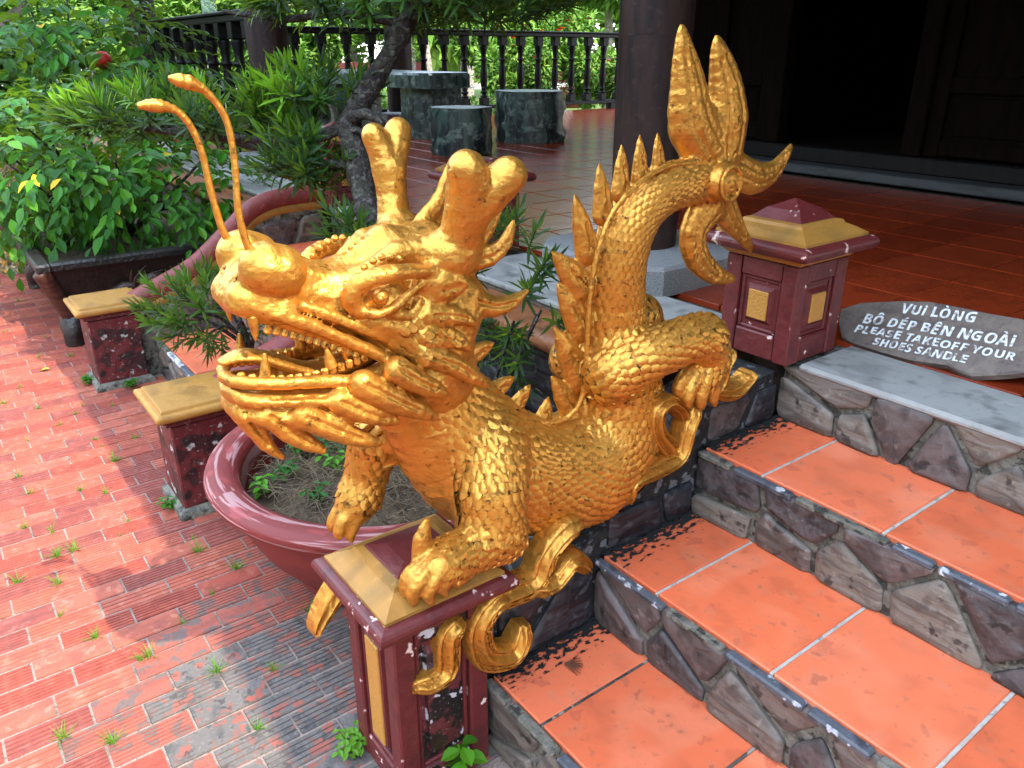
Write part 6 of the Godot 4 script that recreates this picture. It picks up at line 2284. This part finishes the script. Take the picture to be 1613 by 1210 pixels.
func bonsai() -> void:
	var base := Vector3(-2.40, 0, -1.2)
	var t := thing("bonsai_pine", "gnarled dark bonsai with flat pads of narrow leaves behind the dragon head", "tree", base)
	rng.seed = 61
	var tr := [Vector3(-2.40, 0, -1.2), Vector3(-2.44, 0.40, -1.22), Vector3(-2.55, 0.84, -1.28), Vector3(-2.66, 0.98, -1.31), Vector3(-2.77, 1.12, -1.34), Vector3(-2.83, 1.23, -1.35), Vector3(-2.82, 1.33, -1.41), Vector3(-2.79, 1.46, -1.50), Vector3(-2.78, 1.60, -1.60), Vector3(-2.74, 1.72, -1.70)]
	for i in tr.size():
		tr[i] -= base
	put("trunk", limb(tr, 0.052, 0.036, 0.15, 14), M.bark, t)
	var branches := [
		[Vector3(-2.82, 1.24, -1.35), Vector3(-2.98, 1.18, -1.22), Vector3(-3.20, 1.17, -1.08), Vector3(-3.50, 1.21, -0.86), Vector3(-3.72, 1.26, -0.60)],
		[Vector3(-3.0, 1.18, -1.2), Vector3(-3.2, 1.12, -1.2), Vector3(-3.5, 1.14, -1.1), Vector3(-3.7, 1.2, -0.95)],
		[Vector3(-3.2, 1.17, -1.08), Vector3(-3.3, 1.2, -0.85), Vector3(-3.45, 1.24, -0.62)],
		[Vector3(-2.78, 1.58, -1.58), Vector3(-2.95, 1.62, -1.40), Vector3(-3.10, 1.60, -1.25), Vector3(-3.28, 1.63, -1.08)],
		[Vector3(-2.75, 1.68, -1.66), Vector3(-2.62, 1.70, -1.85), Vector3(-2.50, 1.68, -2.05)],
		[Vector3(-2.80, 1.26, -1.35), Vector3(-2.70, 1.28, -1.36), Vector3(-2.66, 1.24, -1.40), Vector3(-2.70, 1.21, -1.38), Vector3(-2.80, 1.22, -1.33), Vector3(-2.92, 1.17, -1.25)],
		[Vector3(-2.74, 1.10, -1.33), Vector3(-2.86, 1.10, -1.24), Vector3(-2.94, 1.12, -1.2)]]
	for b in branches:
		var q := []
		for p in b:
			q.append(p - base)
		put("branch", limb(q, 0.022, 0.007, 0.15, 8), M.bark, t)
	var dark := [rosette_mesh(1, 18, 0.092, 0.0115, 1.45), rosette_mesh(2, 22, 0.085, 0.0105, 1.4), rosette_mesh(3, 15, 0.10, 0.0115, 1.5)]
	var young := [rosette_mesh(4, 22, 0.105, 0.0125, 1.15), rosette_mesh(5, 25, 0.10, 0.012, 1.2)]
	rng.seed = 62
	var across := Vector3(0.598, 0, -0.80)
	var away := Vector3(-0.80, 0, -0.598)
	# pads: centre, half sizes along / up / deep, axis, count, share of young growth
	var pads := [
		[Vector3(-3.42, 1.255, -0.93), 0.50, 0.11, 0.26, Vector3(0.55, 0.0, -0.83), 130, 0.20],
		[Vector3(-2.86, 1.665, -1.66), 0.66, 0.11, 0.34, across, 170, 0.05],
		[Vector3(-2.95, 1.10, -1.22), 0.17, 0.15, 0.14, across, 46, 0.10],
		[Vector3(-3.02, 1.34, -1.30), 0.22, 0.10, 0.16, across, 40, 0.15],
		[Vector3(-2.62, 0.90, -1.22), 0.09, 0.10, 0.07, across, 9, 0.0]]
	for pd in pads:
		var ax: Vector3 = pd[4]
		var dp := Vector3(ax.z, 0, -ax.x)
		for i in pd[5]:
			var a := rng.randf() * TAU
			var rr := sqrt(rng.randf())
			var x := cos(a) * rr
			var z := sin(a) * rr
			var dome := sqrt(maxf(0.0, 1.0 - x * x - z * z))
			var up := rng.randf_range(-0.9, 1.0)
			var c: Vector3 = pd[0] + ax * x * pd[1] + dp * z * pd[3] + Vector3(0, dome * pd[2] * up, 0)
			var dir := (Vector3(0, 0.75 + 0.3 * up, 0) + (ax * x + dp * z) * 0.9 + Vector3(rng.randf_range(-0.4, 0.4), 0, rng.randf_range(-0.4, 0.4))).normalized()
			var is_young: bool = up > 0.2 and rng.randf() < pd[6] * 2.2
			var bs := Basis(Quaternion(Vector3.UP, dir)) * Basis(Vector3.UP, rng.randf() * TAU)
			bs = bs.scaled_local(Vector3.ONE * rng.randf_range(0.8, 1.15))
			put("leaf_rosette", young[i % 2] if is_young else dark[i % 3], M.needle2 if is_young else [M.needle0, M.needle1, M.needle3, M.needle0][rng.randi() % 4], t, Transform3D(bs, c - base))

	# lower plants of the same kind
	for pl in [[Vector3(-3.02, 0.375, -0.93), "bushy green narrow-leaved shrub spilling over the lower tile step", Vector3(-3.0, 0.58, -0.80), Vector3(0.24, 0.15, 0.24), 60, 0.35, 0.80], [Vector3(-2.05, 0.0, -1.34), "dark narrow-leaved plant growing between the bowl and the retaining wall", Vector3(-1.96, 0.80, -1.37), Vector3(0.36, 0.30, 0.07), 46, 0.0, 0.9]]:
		var s := thing("narrow_leaf_shrub", pl[1], "shrub", pl[0])
		for i in 7:
			var e: Vector3 = pl[2] + Vector3(rng.randf_range(-1, 1), rng.randf_range(-0.6, 0.6), rng.randf_range(-1, 1)) * pl[3] * 0.8
			put("stem", limb([Vector3.ZERO, (e - pl[0]) * 0.5 + Vector3(0, 0.06, 0), e - pl[0]], 0.010, 0.004, 0.1, 6), M.bark, s)
		for i in pl[4]:
			var d := Vector3(rng.randfn(), rng.randfn(), rng.randfn()).normalized()
			var c: Vector3 = pl[2] + d * pl[3] * rng.randf_range(0.6, 1.0)
			var dir := (d + Vector3(0, 0.5, 0)).normalized()
			var bs := (Basis(Quaternion(Vector3.UP, dir)) * Basis(Vector3.UP, rng.randf() * TAU)).scaled_local(Vector3.ONE * rng.randf_range(0.75, 1.05) * pl[6])
			var is_young: bool = d.y > -0.1 and rng.randf() < pl[5]
			put("leaf_rosette", young[i % 2] if is_young else dark[i % 3], M.needle3 if is_young else [M.needle0, M.needle1, M.needle0][rng.randi() % 3], s, Transform3D(bs, c - pl[0]))

func broadleaf(called: String, label: String, base: Vector3, blobs: Array, count: int, size: float, sd: int, mats: Array, singles: int) -> void:
	var t := thing(called, label, "shrub", base)
	rng.seed = sd
	var lm := [leaf_mesh(0.095, 0.046, 0.2), leaf_mesh(0.08, 0.042, 0.35), leaf_mesh(0.105, 0.048, 0.3)]
	var leaves := []
	for b in blobs:
		var c: Vector3 = b[0]
		var r: Vector3 = b[1]
		for k in 4:
			var e := c + Vector3(rng.randf_range(-0.6, 0.6), rng.randf_range(-0.2, 0.6), rng.randf_range(-0.6, 0.6)) * r
			put("stem", limb([Vector3.ZERO, (c - base) * 0.45 + Vector3(rng.randf_range(-0.08, 0.08), 0, rng.randf_range(-0.08, 0.08)), e - base], 0.018, 0.006, 0.1, 7), M.bark, t)
		for i in int(count * b[2]):
			var d := Vector3(rng.randfn(), rng.randfn() * 0.9, rng.randfn()).normalized()
			var p := c + d * r * (0.55 + 0.45 * sqrt(rng.randf()))
			# a sprig: leaves set alternately along a drooping stalk
			var out := (d + Vector3(0, -0.15, 0) + Vector3(rng.randfn(), rng.randfn(), rng.randfn()) * 0.25).normalized()
			var side := out.cross(Vector3.UP).normalized()
			var n := 4 + rng.randi() % 4
			for j in n:
				var q := p + out * 0.032 * j * size - Vector3(0, 0.004 * j * j * size, 0)
				var turn := (1.0 if j % 2 else -1.0) * rng.randf_range(0.7, 1.2) if j < n - 1 else 0.0
				var f := (out * cos(turn) + side * sin(turn) + Vector3(0, -0.35, 0)).normalized()
				var up := (Vector3.UP + d * 0.6).normalized()
				var xx := up.cross(f).normalized()
				var bs := Basis(xx, f.cross(xx), f).scaled_local(Vector3.ONE * size * rng.randf_range(0.5, 1.25))
				leaves.append([Transform3D(bs, q - base), rng.randi() % 3, rng.randi() % mats.size(), q])
	var order := []
	for i in leaves.size():
		var q: Vector3 = leaves[i][3]
		var s := seen(q, 0.0)
		order.append([-s * (1.0 if s > 0.0 else 0.0) - (q.x - base.x) * 60.0, i])
	order.sort()
	var rest := {}
	for k in order.size():
		var lf: Array = leaves[order[k][1]]
		if k < singles:
			put("leaf", lm[lf[1]], mats[lf[2]] if k % 41 != 7 else M.yellow, t, lf[0])
		else:
			if not rest.has(lf[2]):
				rest[lf[2]] = MB.new()
			leaf_into(rest[lf[2]], lf[0], 0.095, 0.046, 0.25)
	for m in rest:
		stuff(put("leaves", rest[m].mesh(), mats[m], t))

func crown_mesh(sd: int, n: int, leaf: float, cols: Array, squash: float) -> ArrayMesh:
	# leaves spread through a crown of overlapping clumps, one unit in radius
	rng.seed = sd
	var mb := MB.new()
	mb.use_col = true
	var clumps := []
	for i in 16:
		var d := Vector3(rng.randfn(), rng.randfn() * squash, rng.randfn()).normalized() * rng.randf_range(0.25, 0.78)
		clumps.append([d, rng.randf_range(0.22, 0.42)])
	for i in n:
		var c: Array = clumps[rng.randi() % 16]
		var d := Vector3(rng.randfn(), rng.randfn(), rng.randfn()).normalized()
		var p: Vector3 = c[0] + d * c[1] * (0.45 + 0.55 * sqrt(rng.randf()))
		var f := (d + Vector3(rng.randfn(), rng.randfn() - 0.4, rng.randfn()) * 0.7).normalized()
		var up := (Vector3.UP + d).normalized()
		var xx := up.cross(f).normalized()
		var base: Color = cols[rng.randi() % cols.size()]
		mb.col = base * rng.randf_range(0.9, 1.1)
		var l := leaf * rng.randf_range(0.7, 1.3)
		var w := l * 0.42
		var nn := f.cross(xx).normalized()
		var b := mb.v.size()
		mb.vert(p, nn)
		mb.vert(p + f * l * 0.5 + xx * w * 0.5, nn)
		mb.vert(p + f * l, nn)
		mb.vert(p + f * l * 0.5 - xx * w * 0.5, nn)
		mb.tri(b, b + 1, b + 2)
		mb.tri(b, b + 2, b + 3)
	return mb.mesh()

func garden() -> void:
	# ground of the garden beyond the porch
	var g := MB.new()
	g.box(T(-35.0, 0.22, -15), Vector3(50, 0.4, 90), 0.02)
	struct("lawn", g.mesh(), M.lawn)
	var p := MB.new()
	p.box(Transform3D(Basis(Vector3.UP, deg_to_rad(53.3)), Vector3(-24.5, 0.41, -17.5)), Vector3(40, 0.05, 6.0), 0.01)
	struct("garden_path", p.mesh(), M.path)
	var green := [Color(0.10, 0.20, 0.03), Color(0.14, 0.26, 0.04), Color(0.09, 0.18, 0.03), Color(0.18, 0.28, 0.05)]
	var deep := [Color(0.08, 0.17, 0.03), Color(0.10, 0.20, 0.035), Color(0.12, 0.22, 0.04)]
	var cm := [crown_mesh(1, 5200, 0.15, green, 0.8), crown_mesh(2, 5200, 0.13, green, 0.7), crown_mesh(3, 5200, 0.16, deep, 0.8)]
	rng.seed = 91
	# low edging wall with a hedge on it, across the path
	var ew := thing("brick_planter_bed", "low red brick planter bed across the pale garden path", "planter", Vector3(-27.5, 0.42, -20.0))
	put("wall", box_mesh(Vector3(16, 0.75, 0.6), 0.02), M.coping, ew, Transform3D(Basis(Vector3.UP, deg_to_rad(53.3)), Vector3(0, 0.375, 0)))
	var list := []
	# bushes behind the railing: [x, z, radius, height of centre, mesh, flowers]
	for b in [[-10.9, -8.2, 0.75, 1.35, 0, 1], [-11.6, -9.6, 0.9, 1.5, 1, 1], [-10.6, -9.9, 0.7, 1.2, 0, 1], [-12.6, -8.9, 0.9, 1.9, 0, 2], [-12.2, -6.6, 0.8, 2.1, 1, 0], [-13.6, -7.8, 0.9, 2.3, 1, 0], [-10.5, -6.2, 0.42, 0.72, 1, 0], [-10.4, -7.0, 0.40, 0.68, 0, 0], [-10.6, -5.3, 0.5, 0.8, 0, 0], [-11.5, -4.2, 0.8, 1.5, 2, 0], [-11.2, -2.9, 0.8, 1.7, 1, 0], [-12.0, -3.5, 0.9, 2.2, 0, 0], [-11.4, -1.8, 0.8, 1.5, 1, 0], [-12.6, -2.4, 1.0, 2.3, 0, 0], [-12.2, -5.3, 0.8, 1.7, 0, 0], [-10.4, -0.6, 0.9, 1.3, 2, 0], [-11.5, 0.4, 1.1, 1.6, 1, 0], [-9.8, 0.9, 0.9, 0.9, 2, 0], [-12.0, -0.8, 1.1, 2.2, 0, 0], [-11.0, 2.2, 1.2, 1.3, 1, 0]]:
		list.append(b)
	for i in list.size():
		var b: Array = list[i]
		var label: String = ["leafy sunlit garden bush growing beyond the porch railing", "leafy garden bush with red and orange flowers beyond the porch railing", "tall garden bush with scattered red flowers behind the flowering bushes"][b[5]]
		if b[1] > -1.0:
			label = "leafy bush at the edge of the brick pavement beyond the planter"
		var t := thing("garden_bush", label, "bush", Vector3(b[0], 0.0 if b[1] > -1.0 else 0.42, b[1]), "garden bushes")
		var cy: float = b[3] - t.position.y
		put("crown", cm[b[4]], M.foliage, t, Transform3D(Basis(Vector3.UP, rng.randf() * TAU).scaled(Vector3.ONE * b[2]), Vector3(0, cy, 0)))
		for k in 3:
			put("stem", limb([Vector3(rng.randf_range(-0.08, 0.08), -0.02, rng.randf_range(-0.08, 0.08)), Vector3(0, cy * 0.5, 0), Vector3(rng.randf_range(-0.3, 0.3), cy, rng.randf_range(-0.3, 0.3))], 0.025, 0.012, 0.1, 6), M.pale_bark, t)
		for k in (8 if b[5] > 0 else 0):
			var fm := MB.new()
			for q in 5:
				leaf_into(fm, Transform3D(Basis(Vector3.UP, q * TAU / 5) * Basis(Vector3.RIGHT, -0.5), Vector3.ZERO), 0.07, 0.05, 0.2)
			var d: Vector3 = Vector3(rng.randf_range(0.2, 1.0), rng.randf_range(-0.2, 0.9), rng.randf_range(-0.5, 0.9)).normalized() * b[2] * 0.9
			put("flower", fm.mesh(), M.red_flower if rng.randf() < 0.4 else M.orange_flower, t, T(d.x, cy + d.y, d.z))
	# variegated strap plants under the railing
	for i in 9:
		var t := thing("strap_plant", "low pale-leaved strap plant in the bed below the porch railing", "plant", Vector3(-9.75 + 0.15 * (i % 2), 0.42, -5.6 - i * 0.36), "strap plants")
		put("leaves", tuft_mesh(400 + i % 3, 26, 0.5, 0.035), M.grass1 if i % 2 else M.grass0, t)
	# trees: trunk, limbs and crown
	var trees := [[-13.2, -5.95, 0.16, 4.6, 0, "pale forked tree trunk standing beyond the stone table", true], [-16.5, -11.0, 0.14, 5.0, 1, "slender garden tree beyond the flowering bushes", false], [-18.5, -12.2, 0.12, 5.2, 0, "slender garden tree beyond the flowering bushes", false], [-15.5, -9.3, 0.10, 4.5, 1, "slender garden tree beyond the flowering bushes", false], [-20.0, -14.5, 0.2, 6.0, 2, "slender garden tree beyond the flowering bushes", false], [-17.0, -5.0, 0.2, 5.5, 0, "broad garden tree far behind the front railing", false], [-16.5, -2.0, 0.2, 5.0, 1, "broad garden tree far behind the front railing", false], [-9.3, -0.75, 0.12, 3.0, 2, "shaded tree with a rough trunk beyond the broad-leaved shrub", false], [-15.0, 1.0, 0.25, 5.0, 2, "broad garden tree far behind the front railing", false]]
	for a in trees:
		var t := thing("garden_tree", a[5], "tree", Vector3(a[0], 0.0 if a[1] > -1.0 and a[0] > -10 else 0.42, a[1]), "garden trees")
		var h: float = a[3]
		put("trunk", limb([Vector3(0, -0.03, 0), Vector3(0.05, h * 0.16, 0.0), Vector3(0.0, h * 0.35, 0.05), Vector3(0.05, h * 0.6, 0)] if not a[6] else [Vector3(0, -0.03, 0), Vector3(0, 0.5, 0), Vector3(0, 0.95, 0)], a[2], a[2] * 0.6, 0.06, 12), M.pale_bark, t)
		if a[6]:
			for e in [[-0.35, 0.5], [0.45, -0.55], [0.1, 0.1]]:
				put("limb", limb([Vector3(0, 0.85, 0), Vector3(e[0] * 0.4, 1.15, e[1] * 0.4), Vector3(e[0], 2.0, e[1]), Vector3(e[0] * 1.4, 2.6, e[1] * 1.4)], 0.10, 0.05, 0.06, 10), M.pale_bark, t)
		else:
			for e in 4:
				var an := e * TAU / 4 + h
				put("limb", limb([Vector3(0.02, h * 0.5, 0), Vector3(cos(an) * 0.4, h * 0.62, sin(an) * 0.4), Vector3(cos(an) * 0.9, h * 0.72, sin(an) * 0.9)], a[2] * 0.5, 0.03, 0.06, 8), M.pale_bark, t)
		put("crown", cm[a[4]], M.foliage, t, Transform3D(Basis(Vector3.UP, rng.randf() * TAU).scaled(Vector3(1.6, 1.1, 1.6) * (h / 5.0)), Vector3(0, h * 0.82, 0)))
	# hedge masses that close the view
	for i in 16:
		var an := deg_to_rad(8 + i * 5.6)
		var d := 34.0 + 5.0 * (i % 3)
		var t := thing("hedge_tree", "dense sunlit tree at the far edge of the garden", "tree", Vector3(-sin(an) * d, 0.42, -cos(an) * d), "far garden trees")
		put("crown", cm[i % 3], M.foliage, t, Transform3D(Basis(Vector3.UP, i * 1.3).scaled(Vector3(4.2, 5.0, 4.2)), Vector3(0, 4.2, 0)))
		put("trunk", limb([Vector3(0, -0.05, 0), Vector3(0.1, 1.2, 0), Vector3(0, 2.5, 0.1)], 0.3, 0.15, 0.05, 8), M.pale_bark, t)
	for i in 12:
		var an := deg_to_rad(14 + i * 6.6)
		var d := 21.0 + 2.0 * (i % 2)
		var t := thing("hedge_tree", "dense sunlit tree in the middle of the garden", "tree", Vector3(-sin(an) * d, 0.42, -cos(an) * d), "middle garden trees")
		put("crown", cm[(i + 1) % 3], M.foliage, t, Transform3D(Basis(Vector3.UP, i * 1.7).scaled(Vector3(2.3, 2.2, 2.3)), Vector3(0, 3.9, 0)))
		put("trunk", limb([Vector3(0, -0.05, 0), Vector3(0.1, 1.4, 0), Vector3(0, 3.2, 0.1)], 0.14, 0.09, 0.05, 8), M.pale_bark, t)
	# unseen trees added across the court to block low sky light
	for i in 9:
		var x := -13.0 + i * 2.6
		var t := thing("added_court_tree", "unseen leafy tree added across the brick court to block low sky light", "tree", Vector3(x, 0.0, 7.4 + 0.8 * (i % 2)), "added court trees")
		put("crown", cm[2 if i % 2 else 0], M.foliage, t, Transform3D(Basis(Vector3.UP, i * 2.1).scaled(Vector3(2.3, 2.6, 2.3)), Vector3(0, 3.3, 0)))
		put("trunk", limb([Vector3(0, -0.06, 0), Vector3(0.08, 1.4, 0), Vector3(0, 2.8, 0.1)], 0.2, 0.12, 0.05, 10), M.bark, t)
	for i in 5:  # unseen trees added on the right to darken porch and dragon flank
		var t := thing("added_side_tree", "unseen leafy tree added beyond the right end of the porch steps to cut low light", "tree", Vector3(6.5 + 0.7 * (i % 2), 0.0, 5.0 - i * 2.6), "added side trees")
		put("crown", cm[i % 3], M.foliage, t, Transform3D(Basis(Vector3.UP, i * 2.1).scaled(Vector3(2.0, 2.2, 2.0)), Vector3(0, 2.9, 0)))
		put("trunk", limb([Vector3(0, -0.06, 0), Vector3(0.08, 1.4, 0), Vector3(0, 2.6, 0.1)], 0.2, 0.12, 0.05, 10), M.bark, t)
	# terracotta pot of flowers seen through the railing
	var fp := thing("flower_pot", "small terracotta flower pot beside the garden path", "pot", Vector3(-13.4, 0.42, -11.6))
	var m := MB.new()
	m.lathe(Vector3.ZERO, PackedVector2Array([Vector2(0.0, 0.0), Vector2(0.16, 0.0), Vector2(0.25, 0.25), Vector2(0.30, 0.4), Vector2(0.27, 0.42), Vector2(0.0, 0.4)]), 20)
	put("body", m.mesh(), M.coping, fp)

func small_things() -> void:
	# grass in the joints of the pavement
	var tm := [tuft_mesh(1, 16, 0.036, 0.0026), tuft_mesh(2, 22, 0.045, 0.0028), tuft_mesh(3, 12, 0.035, 0.0026), tuft_mesh(4, 30, 0.05, 0.0028)]
	rng.seed = 5
	for p in [[-2.44, 0.04], [-2.36, -0.06], [-3.07, -0.07], [-2.78, -0.02], [-3.24, -0.05], [-3.71, -0.33], [-4.09, -0.44], [-3.27, -0.36], [-2.85, -0.29], [-2.65, -0.31], [-2.38, -0.46], [-2.7, -0.09], [-2.3, -0.45], [-1.73, 0.03], [-1.64, -0.06], [-2.19, -0.04], [-1.88, -0.18], [-1.96, -0.31], [-1.93, -0.2], [-2.12, -0.52], [-2.08, -0.42], [-3.56, -0.12], [-3.65, -0.25], [-3.39, -0.35], [-3.16, -0.37], [-2.53, -0.08], [-2.53, -0.13], [-2.57, -0.27], [-3.29, -0.48], [-3.68, -0.48], [-4.63, -0.3], [-4.2, -0.17], [-4.21, -0.29], [-4.53, -0.44], [-3.77, -0.37], [-5.2, -0.2], [-5.8, -0.35], [-6.3, -0.3], [-4.9, -0.38], [-4.4, 0.0], [-5.0, -0.05], [-2.02, -0.10], [-2.95, -0.22], [-1.75, -0.33], [-1.62, -0.45], [-1.82, -0.62], [-1.45, -0.35], [-4.0, -0.08], [-3.9, -0.2], [-5.5, -0.15]]:
		# to the nearest joint between courses
		var x := -0.95 - (roundf((-0.95 - p[0]) / 0.082 - 0.5) + 0.5) * 0.082
		var t := put("grass_tuft", tm[rng.randi() % 4], M.grass0 if rng.randf() < 0.7 else M.grass1, null, Transform3D(Basis(Vector3.UP, rng.randf() * TAU).scaled(Vector3.ONE * rng.randf_range(0.7, 1.25)), Vector3(x, -0.005, p[1])))
		tag(t, "small tuft of grass growing in a joint of the brick pavement", "grass", "grass tufts in the pavement joints")
	for a in [[-4.04, -0.44, 14, "weed clump at the foot of the pillar beside the carved planter"], [-3.86, -0.60, 10, "weed clump at the foot of the pillar beside the carved planter"], [-2.62, -0.45, 12, "weed clump at the foot of the pillar beside the bowl"], [-1.29, -0.50, 16, "bright weed clump at the front corner of the dragon pedestal"]]:
		var t := put("weed_clump", weed_mesh(int(-a[0] * 100), a[2], 0.022, 0.055), M.grass0 if a[0] > -2 else M.leaf0, null, T(a[0], -0.004, a[1]))
		tag(t, a[3], "weed", "weeds on the pavement")
	var nl := thing("nettle_plant", "fresh green broad-leaved seedling at the bottom step beside the dragon pedestal", "plant", Vector3(-1.065, -0.004, -0.66))
	rng.seed = 8
	put("stem", limb([Vector3(0, 0, 0), Vector3(0.01, 0.05, 0.0), Vector3(0.0, 0.12, 0.01)], 0.004, 0.002, 0.05, 6), M.leaf2, nl)
	for i in 10:
		var b := Basis(Vector3.UP, i * 1.75) * Basis(Vector3.RIGHT, 0.15 - 0.06 * (i % 3))
		put("leaf", leaf_mesh(0.062, 0.044, 0.2), M.leaf2 if i % 3 else M.leaf0, nl, Transform3D(b.scaled(Vector3.ONE * (1.15 - i * 0.05)), Vector3(0, 0.03 + i * 0.0095, 0)))
	for i in 3:
		put("grass_blades", tuft_mesh(70 + i, 6, 0.14, 0.004), M.grass0, nl, T(-0.05 + i * 0.05, 0, 0.03 + 0.02 * i))
	# withered leaf on the lowest tread
	var dl := MB.new()
	rng.seed = 9
	for i in 9:
		var an := -0.7 + i * 0.17
		var q := PackedVector3Array()
		for j in 4:
			q.append(Vector3(cos(an) * 0.014 * j, 0.004 + 0.003 * sin(j + i), sin(an) * 0.014 * j))
		dl.tube(q, PackedFloat32Array([0.002, 0.0022, 0.0016, 0.0006]), 4)
	var w := put("withered_leaf", dl.mesh(), plain(Color(0.36, 0.20, 0.11), 0.8), null, Transform3D(Basis(Vector3.UP, 0.7), Vector3(-1.045, 0.194, -0.93)))
	tag(w, "withered brown leaf cluster on the lowest orange tread", "leaf")
	# fallen yellow leaves
	for p in [[-4.35, -0.32], [-4.75, -0.47], [-3.4, -0.75]]:
		var t := put("fallen_leaf", leaf_mesh(0.05, 0.03, 0.3), M.yellow, null, Transform3D(Basis(Vector3.UP, p[0] * 3.0), Vector3(p[0], 0.012, p[1])))
		tag(t, "fallen yellow leaf on the brick pavement", "leaf", "fallen leaves")
	# bottle left on the railing
	var bt := thing("plastic_bottle", "clear plastic bottle with a blue label standing on the railing", "bottle", Vector3(-6.69, 1.763, -2.1))
	var m := MB.new()
	m.lathe(Vector3.ZERO, PackedVector2Array([Vector2(0.0, 0.001), Vector2(0.05, 0.001), Vector2(0.055, 0.02), Vector2(0.055, 0.1), Vector2(0.05, 0.11), Vector2(0.055, 0.12), Vector2(0.055, 0.24), Vector2(0.02, 0.30), Vector2(0.018, 0.33)]), 20)
	put("body", m.mesh(), M.bottle, bt)
	var lb := MB.new()
	lb.lathe(Vector3.ZERO, PackedVector2Array([Vector2(0.0565, 0.13), Vector2(0.0565, 0.21)]), 20)
	put("label_band", lb.mesh(), M.bottle_label, bt)
	# wires in the broken fin at the elbow
	var ln := thing("hanging_lantern", "small round red paper lantern hanging among the dark leaves", "lantern", Vector3(-7.05, 1.38, -1.35))
	var lm := MB.new()
	lm.lathe(Vector3.ZERO, PackedVector2Array([Vector2(0.0, 0.0), Vector2(0.04, 0.005), Vector2(0.065, 0.035), Vector2(0.07, 0.06), Vector2(0.062, 0.09), Vector2(0.04, 0.115), Vector2(0.0, 0.12)]), 16)
	put("shade", lm.mesh(), M.lantern, ln)
	var lw := MB.new()
	lw.tube(PackedVector3Array([Vector3(0, 0.12, 0), Vector3(0, 0.6, 0)]), PackedFloat32Array([0.003, 0.003]), 5)
	put("cord", lw.mesh(), M.bark, ln)

func _ready():
	camera_and_light()
	materials()
	pavement()
	porch()
	stair()
	var sb := thing("side_steps", "orange tiled steps between the curved balustrades left of the bowl", "steps")
	steps(sb, -3.96, -2.76, [-3.955, -3.66, -3.36, -3.06, -2.77], 41, false)
	curved_rail("maroon curved balustrade with grey stones beside the carved planter", -4.02, 5)
	curved_rail("maroon curved balustrade with grey stones behind the dragon head", -2.71, 6)
	low_pillar("ochre capped maroon pillar nearest the carved planter", Vector3(-4.02, 0, -0.585))
	low_pillar("ochre capped maroon pillar beside the wide ceramic bowl", Vector3(-2.64, 0, -0.59))
	pedestal("dragon_pedestal", "peeling maroon and gold pedestal under the dragon's front paws", Vector3(-1.1925, 0, -0.635), 0.1075, 0.11, 0.455, false, true)
	pedestal("landing_pedestal", "maroon pedestal with gold panels and pointed cap at the stone sign", Vector3(-1.195, 0.732, -1.80), 0.11, 0.11, 0.265, true, false)
	pedestal("rail_pedestal", "maroon pedestal with ochre cap at the head of the farther curved balustrade", Vector3(-4.02, 0.732, -1.83), 0.11, 0.11, 0.28, true, false)
	pedestal("rail_pedestal", "maroon pedestal with ochre cap behind the dragon's horns", Vector3(-2.66, 0.732, -1.83), 0.11, 0.11, 0.26, false, false)
	column("dark timber column on a grey granite plinth behind the dragon's tail", -2.03, -2.12, 0.125)
	column("dark timber column at the end of the front railing near the stone table", -5.55, -2.1, 0.135)
	column("dark timber column beyond the front railing and the bottle", -8.85, -2.1, 0.15)
	column("dark timber column standing at the garden railing behind the stone table", -9.0, -5.0, 0.16)
	railing("black turned baluster railing along the garden side of the porch", Vector3(-9.0, 0.73, -5.2), Vector3(-9.0, 0.73, -10.6), 0.285, [0.0, 0.2, 0.42, 0.62, 0.85])
	railing("black turned baluster railing on the garden side beyond the stone table", Vector3(-9.0, 0.73, -2.3), Vector3(-9.0, 0.73, -4.8), 0.285, [0.5])
	railing("black turned baluster railing along the porch front with a bottle on top", Vector3(-5.7, 0.73, -2.1), Vector3(-8.7, 0.73, -2.1), 0.285, [0.3, 0.7])
	doorway()
	marble_things()
	dragon()
	bowl()
	stone_sign()
	planter()
	bonsai()
	broadleaf("broad_leaf_shrub", "bright green broad-leaved shrub cascading over the carved black planter", Vector3(-5.42, 0.42, -1.0), [[Vector3(-5.25, 0.95, -0.75), Vector3(0.55, 0.42, 0.45), 1.0], [Vector3(-4.95, 0.80, -1.15), Vector3(0.42, 0.35, 0.50), 0.9], [Vector3(-5.6, 0.85, -0.40), Vector3(0.5, 0.42, 0.35), 0.8]], 190, 0.95, 33, [M.leaf0, M.leaf0, M.leaf2, M.leaf1, M.leaf3, M.leaf1], 300)
	broadleaf("shade_shrub", "tall dark broad-leaved shrub standing behind the carved planter", Vector3(-6.9, 0.0, -1.15), [[Vector3(-6.9, 1.65, -1.1), Vector3(0.7, 0.5, 0.6), 1.0], [Vector3(-6.6, 1.3, -1.5), Vector3(0.6, 0.5, 0.45), 0.8], [Vector3(-7.1, 1.25, -0.5), Vector3(0.6, 0.5, 0.5), 0.8]], 130, 1.25, 34, [M.leaf1, M.leaf3, M.leaf1, M.leaf0], 120)
	garden()
	small_things()
